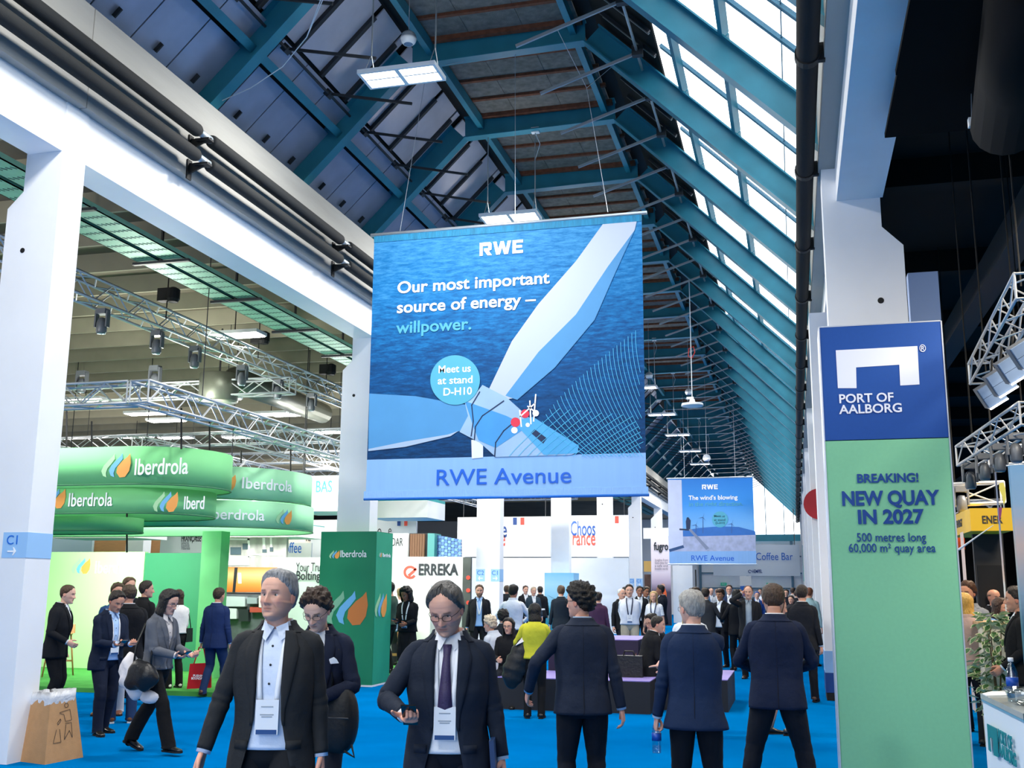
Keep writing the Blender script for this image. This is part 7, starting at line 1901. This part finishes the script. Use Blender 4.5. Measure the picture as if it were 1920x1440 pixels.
_, I43 = std('man in dark coat telephoning, facing the camera', 1403, 20.6, ('f', -4), 67, 1.82, ('receding', '#6a4a34'), color='#202226', shirt='#9aa8b4', legs='#15171c', hands=((.13, .10, 1.62), (-.26, .05, .84)), hpose=('phone', 'relaxed'), palm=((-1, 0, 0), None), elbow=((1, .5, -1), None), open_=.02, shoes='#2a1a14')
std('bald bearded man in pale teal jacket near the right columns', 1516, 24, ('a', -20), 68, 1.80, ('crop', '#7a4a34'), top='coat', color='#8fb0b8', legs='#2a2e36')
p = (.08, 17.2)
_, I46 = person('man in dark suit half hidden by the green tower', p, -12, 1.82, 1, 1.02, 2, 0, (0, 0, 0), '#d6a68f', ('short', '#2a2019'), color='#1a1d24', legs='#171a20', shoes='#4a2c1c', hands=((.26, .05, .82), (-.20, .26, 1.02)), feet=((.1, .2, 0, 0), (-.1, -.2, 0, .03)), seed=69)
for i, (px, dp, f, hc, cc, hh) in enumerate(((950, 31, 'a', '#4a3a2c', '#20252c', 1.80), (985, 33, 'f', '#4a2f1f', '#16181d', 1.80), (1000, 31.5, 'f', '#b9a58c', '#2a3c4a', 1.76), (1013, 33, 'a', '#2a2019', '#1a1c22', 1.78), (1333, 40, 'f', '#d0a890', '#3a5a7a', 1.76), (1345, 38, 'f', '#d0a890', '#9aa0a8', 1.74), (1388, 36, 'f', '#7a6048', '#2a2c32', 1.72),
        (1419, 34, 'f', '#22468c', '#22468c', 1.66), (1425, 44, 'f', '#2a2019', '#c9d6e6', 1.76), (1474, 34, 'f', '#2a2019', '#1d222c', 1.74), (1486, 40, 'a', '#3a2a1f', '#c0b8b4', 1.80), (1493, 36, 'a', '#3a2a1f', '#20242c', 1.70), (1483, 28, 'f', '#1a1412', '#2a2c34', 1.58), (1502, 42, 'f', '#c8a08a', '#dfe3ea', 1.74), (1437, 46, 'f', '#2a2019', '#17191e', 1.78), (1319, 44, 'f', '#4a3a2c', '#30343c', 1.78), (1296, 38, 'a', '#2a2019', '#3a4048', 1.76))):
    std(['far visitor in dark jacket with brown hair by the pavilion table', 'far visitor with beard and black suit by the pavilion', 'far visitor with grey hair in blue jacket by the pavilion', 'far visitor in black turned away by the pavilion', 'far bald visitor in blue jacket left of the gates', 'far bald visitor in grey jacket left of the gates', 'far visitor with brown hair behind the telephoning man', 'far person in bright blue hood right of the telephoning man', 'far visitor in pale shirt before the far gates', 'far visitor in black right of the broad-stanced man', 'far visitor in beige turned away right of the broad-stanced man', 'far short visitor in black turned away near the right columns', 'small dark-haired woman behind the broad-stanced man', 'far visitor in white shirt near the right columns', 'far visitor in black before the far gates', 'far visitor in slate jacket before the gate post', 'far visitor in grey turned away before the black post'][i],
        px, dp, (f, (i*37 % 40)-20), 80+i, hh, ('short' if i not in (4, 5, 13) else 'receding', hc), color=cc, top='jacket' if i % 3 else 'coat')
# --- right side, at the dark stands
p = fd(1815, 13.2)
person('brown-haired man in grey jacket with black scarf talking at the dark stand', p, facing(p, -20), 1.86, 1, 1.02, 0, 0, (-6, 0, 0), '#b98468', ('side', '#4a2f1c', 1.1), color='#7d828a', shirt='#15161a', open_=.015, legs='#22252b', seed=71)
p = fd(1806, 12.1)
person('blonde woman in pink tweed jacket with black bag strap, seen from behind', p, away(p, -10), 1.72, 1, .95, 0, 0, (0, 0, 0), '#e0b6a2', ('bob', '#c9a257', 1.), top='coat', color='#b39a96', legs='#20222a', hem=.9, seed=72)
p = fd(1860, 16.2)
person('bald man deep in the dark stand', p, facing(p, 40), 1.78, 1, 1., 0, 0, (0, 0, 0), '#c58f76', ('balding', '#6a4a38'), color='#1a1b1f', seed=73)
p = fd(1869, 13.6)
person('brown-haired woman in denim shirt behind the cream counter', p, facing(p, 60), 1.66, 1, .92, 0, 0, (0, -8, 0), '#c58f76', ('bob', '#3a2418'), top='shirt', color='#7fa6d0', legs='#20222a', seed=74)
p = fd(1908, 10.9)
person('person in black suit half hidden by the sea print panel', p, 80, 1.80, 1, 1.05, 0, 0, (0, 0, 0), '#c58f76', ('short', '#241a14'), color='#121317', legs='#121317', hands=((.2, .2, .95), (-.2, .2, .95)), seed=75)
# ------------------------------------------------------------------ put every empty at the base of its thing
bpy.context.view_layer.update()
def _bounds(o, acc):
    for c in o.children:
        if c.type == 'MESH':
            acc += [c.matrix_world @ V3(q) for q in c.bound_box]
        _bounds(c, acc)
    return acc
for o in [o for o in COL.objects if o.type == 'EMPTY' and o.parent is None and o.location.length < 1e-9]:
    acc = _bounds(o, [])
    if not acc: continue
    base = V3(((min(p.x for p in acc)+max(p.x for p in acc))/2, (min(p.y for p in acc)+max(p.y for p in acc))/2, min(p.z for p in acc)))
    o.location = base
    for c in o.children:
        c.matrix_parent_inverse = Matrix.Translation(-base) @ c.matrix_parent_inverse
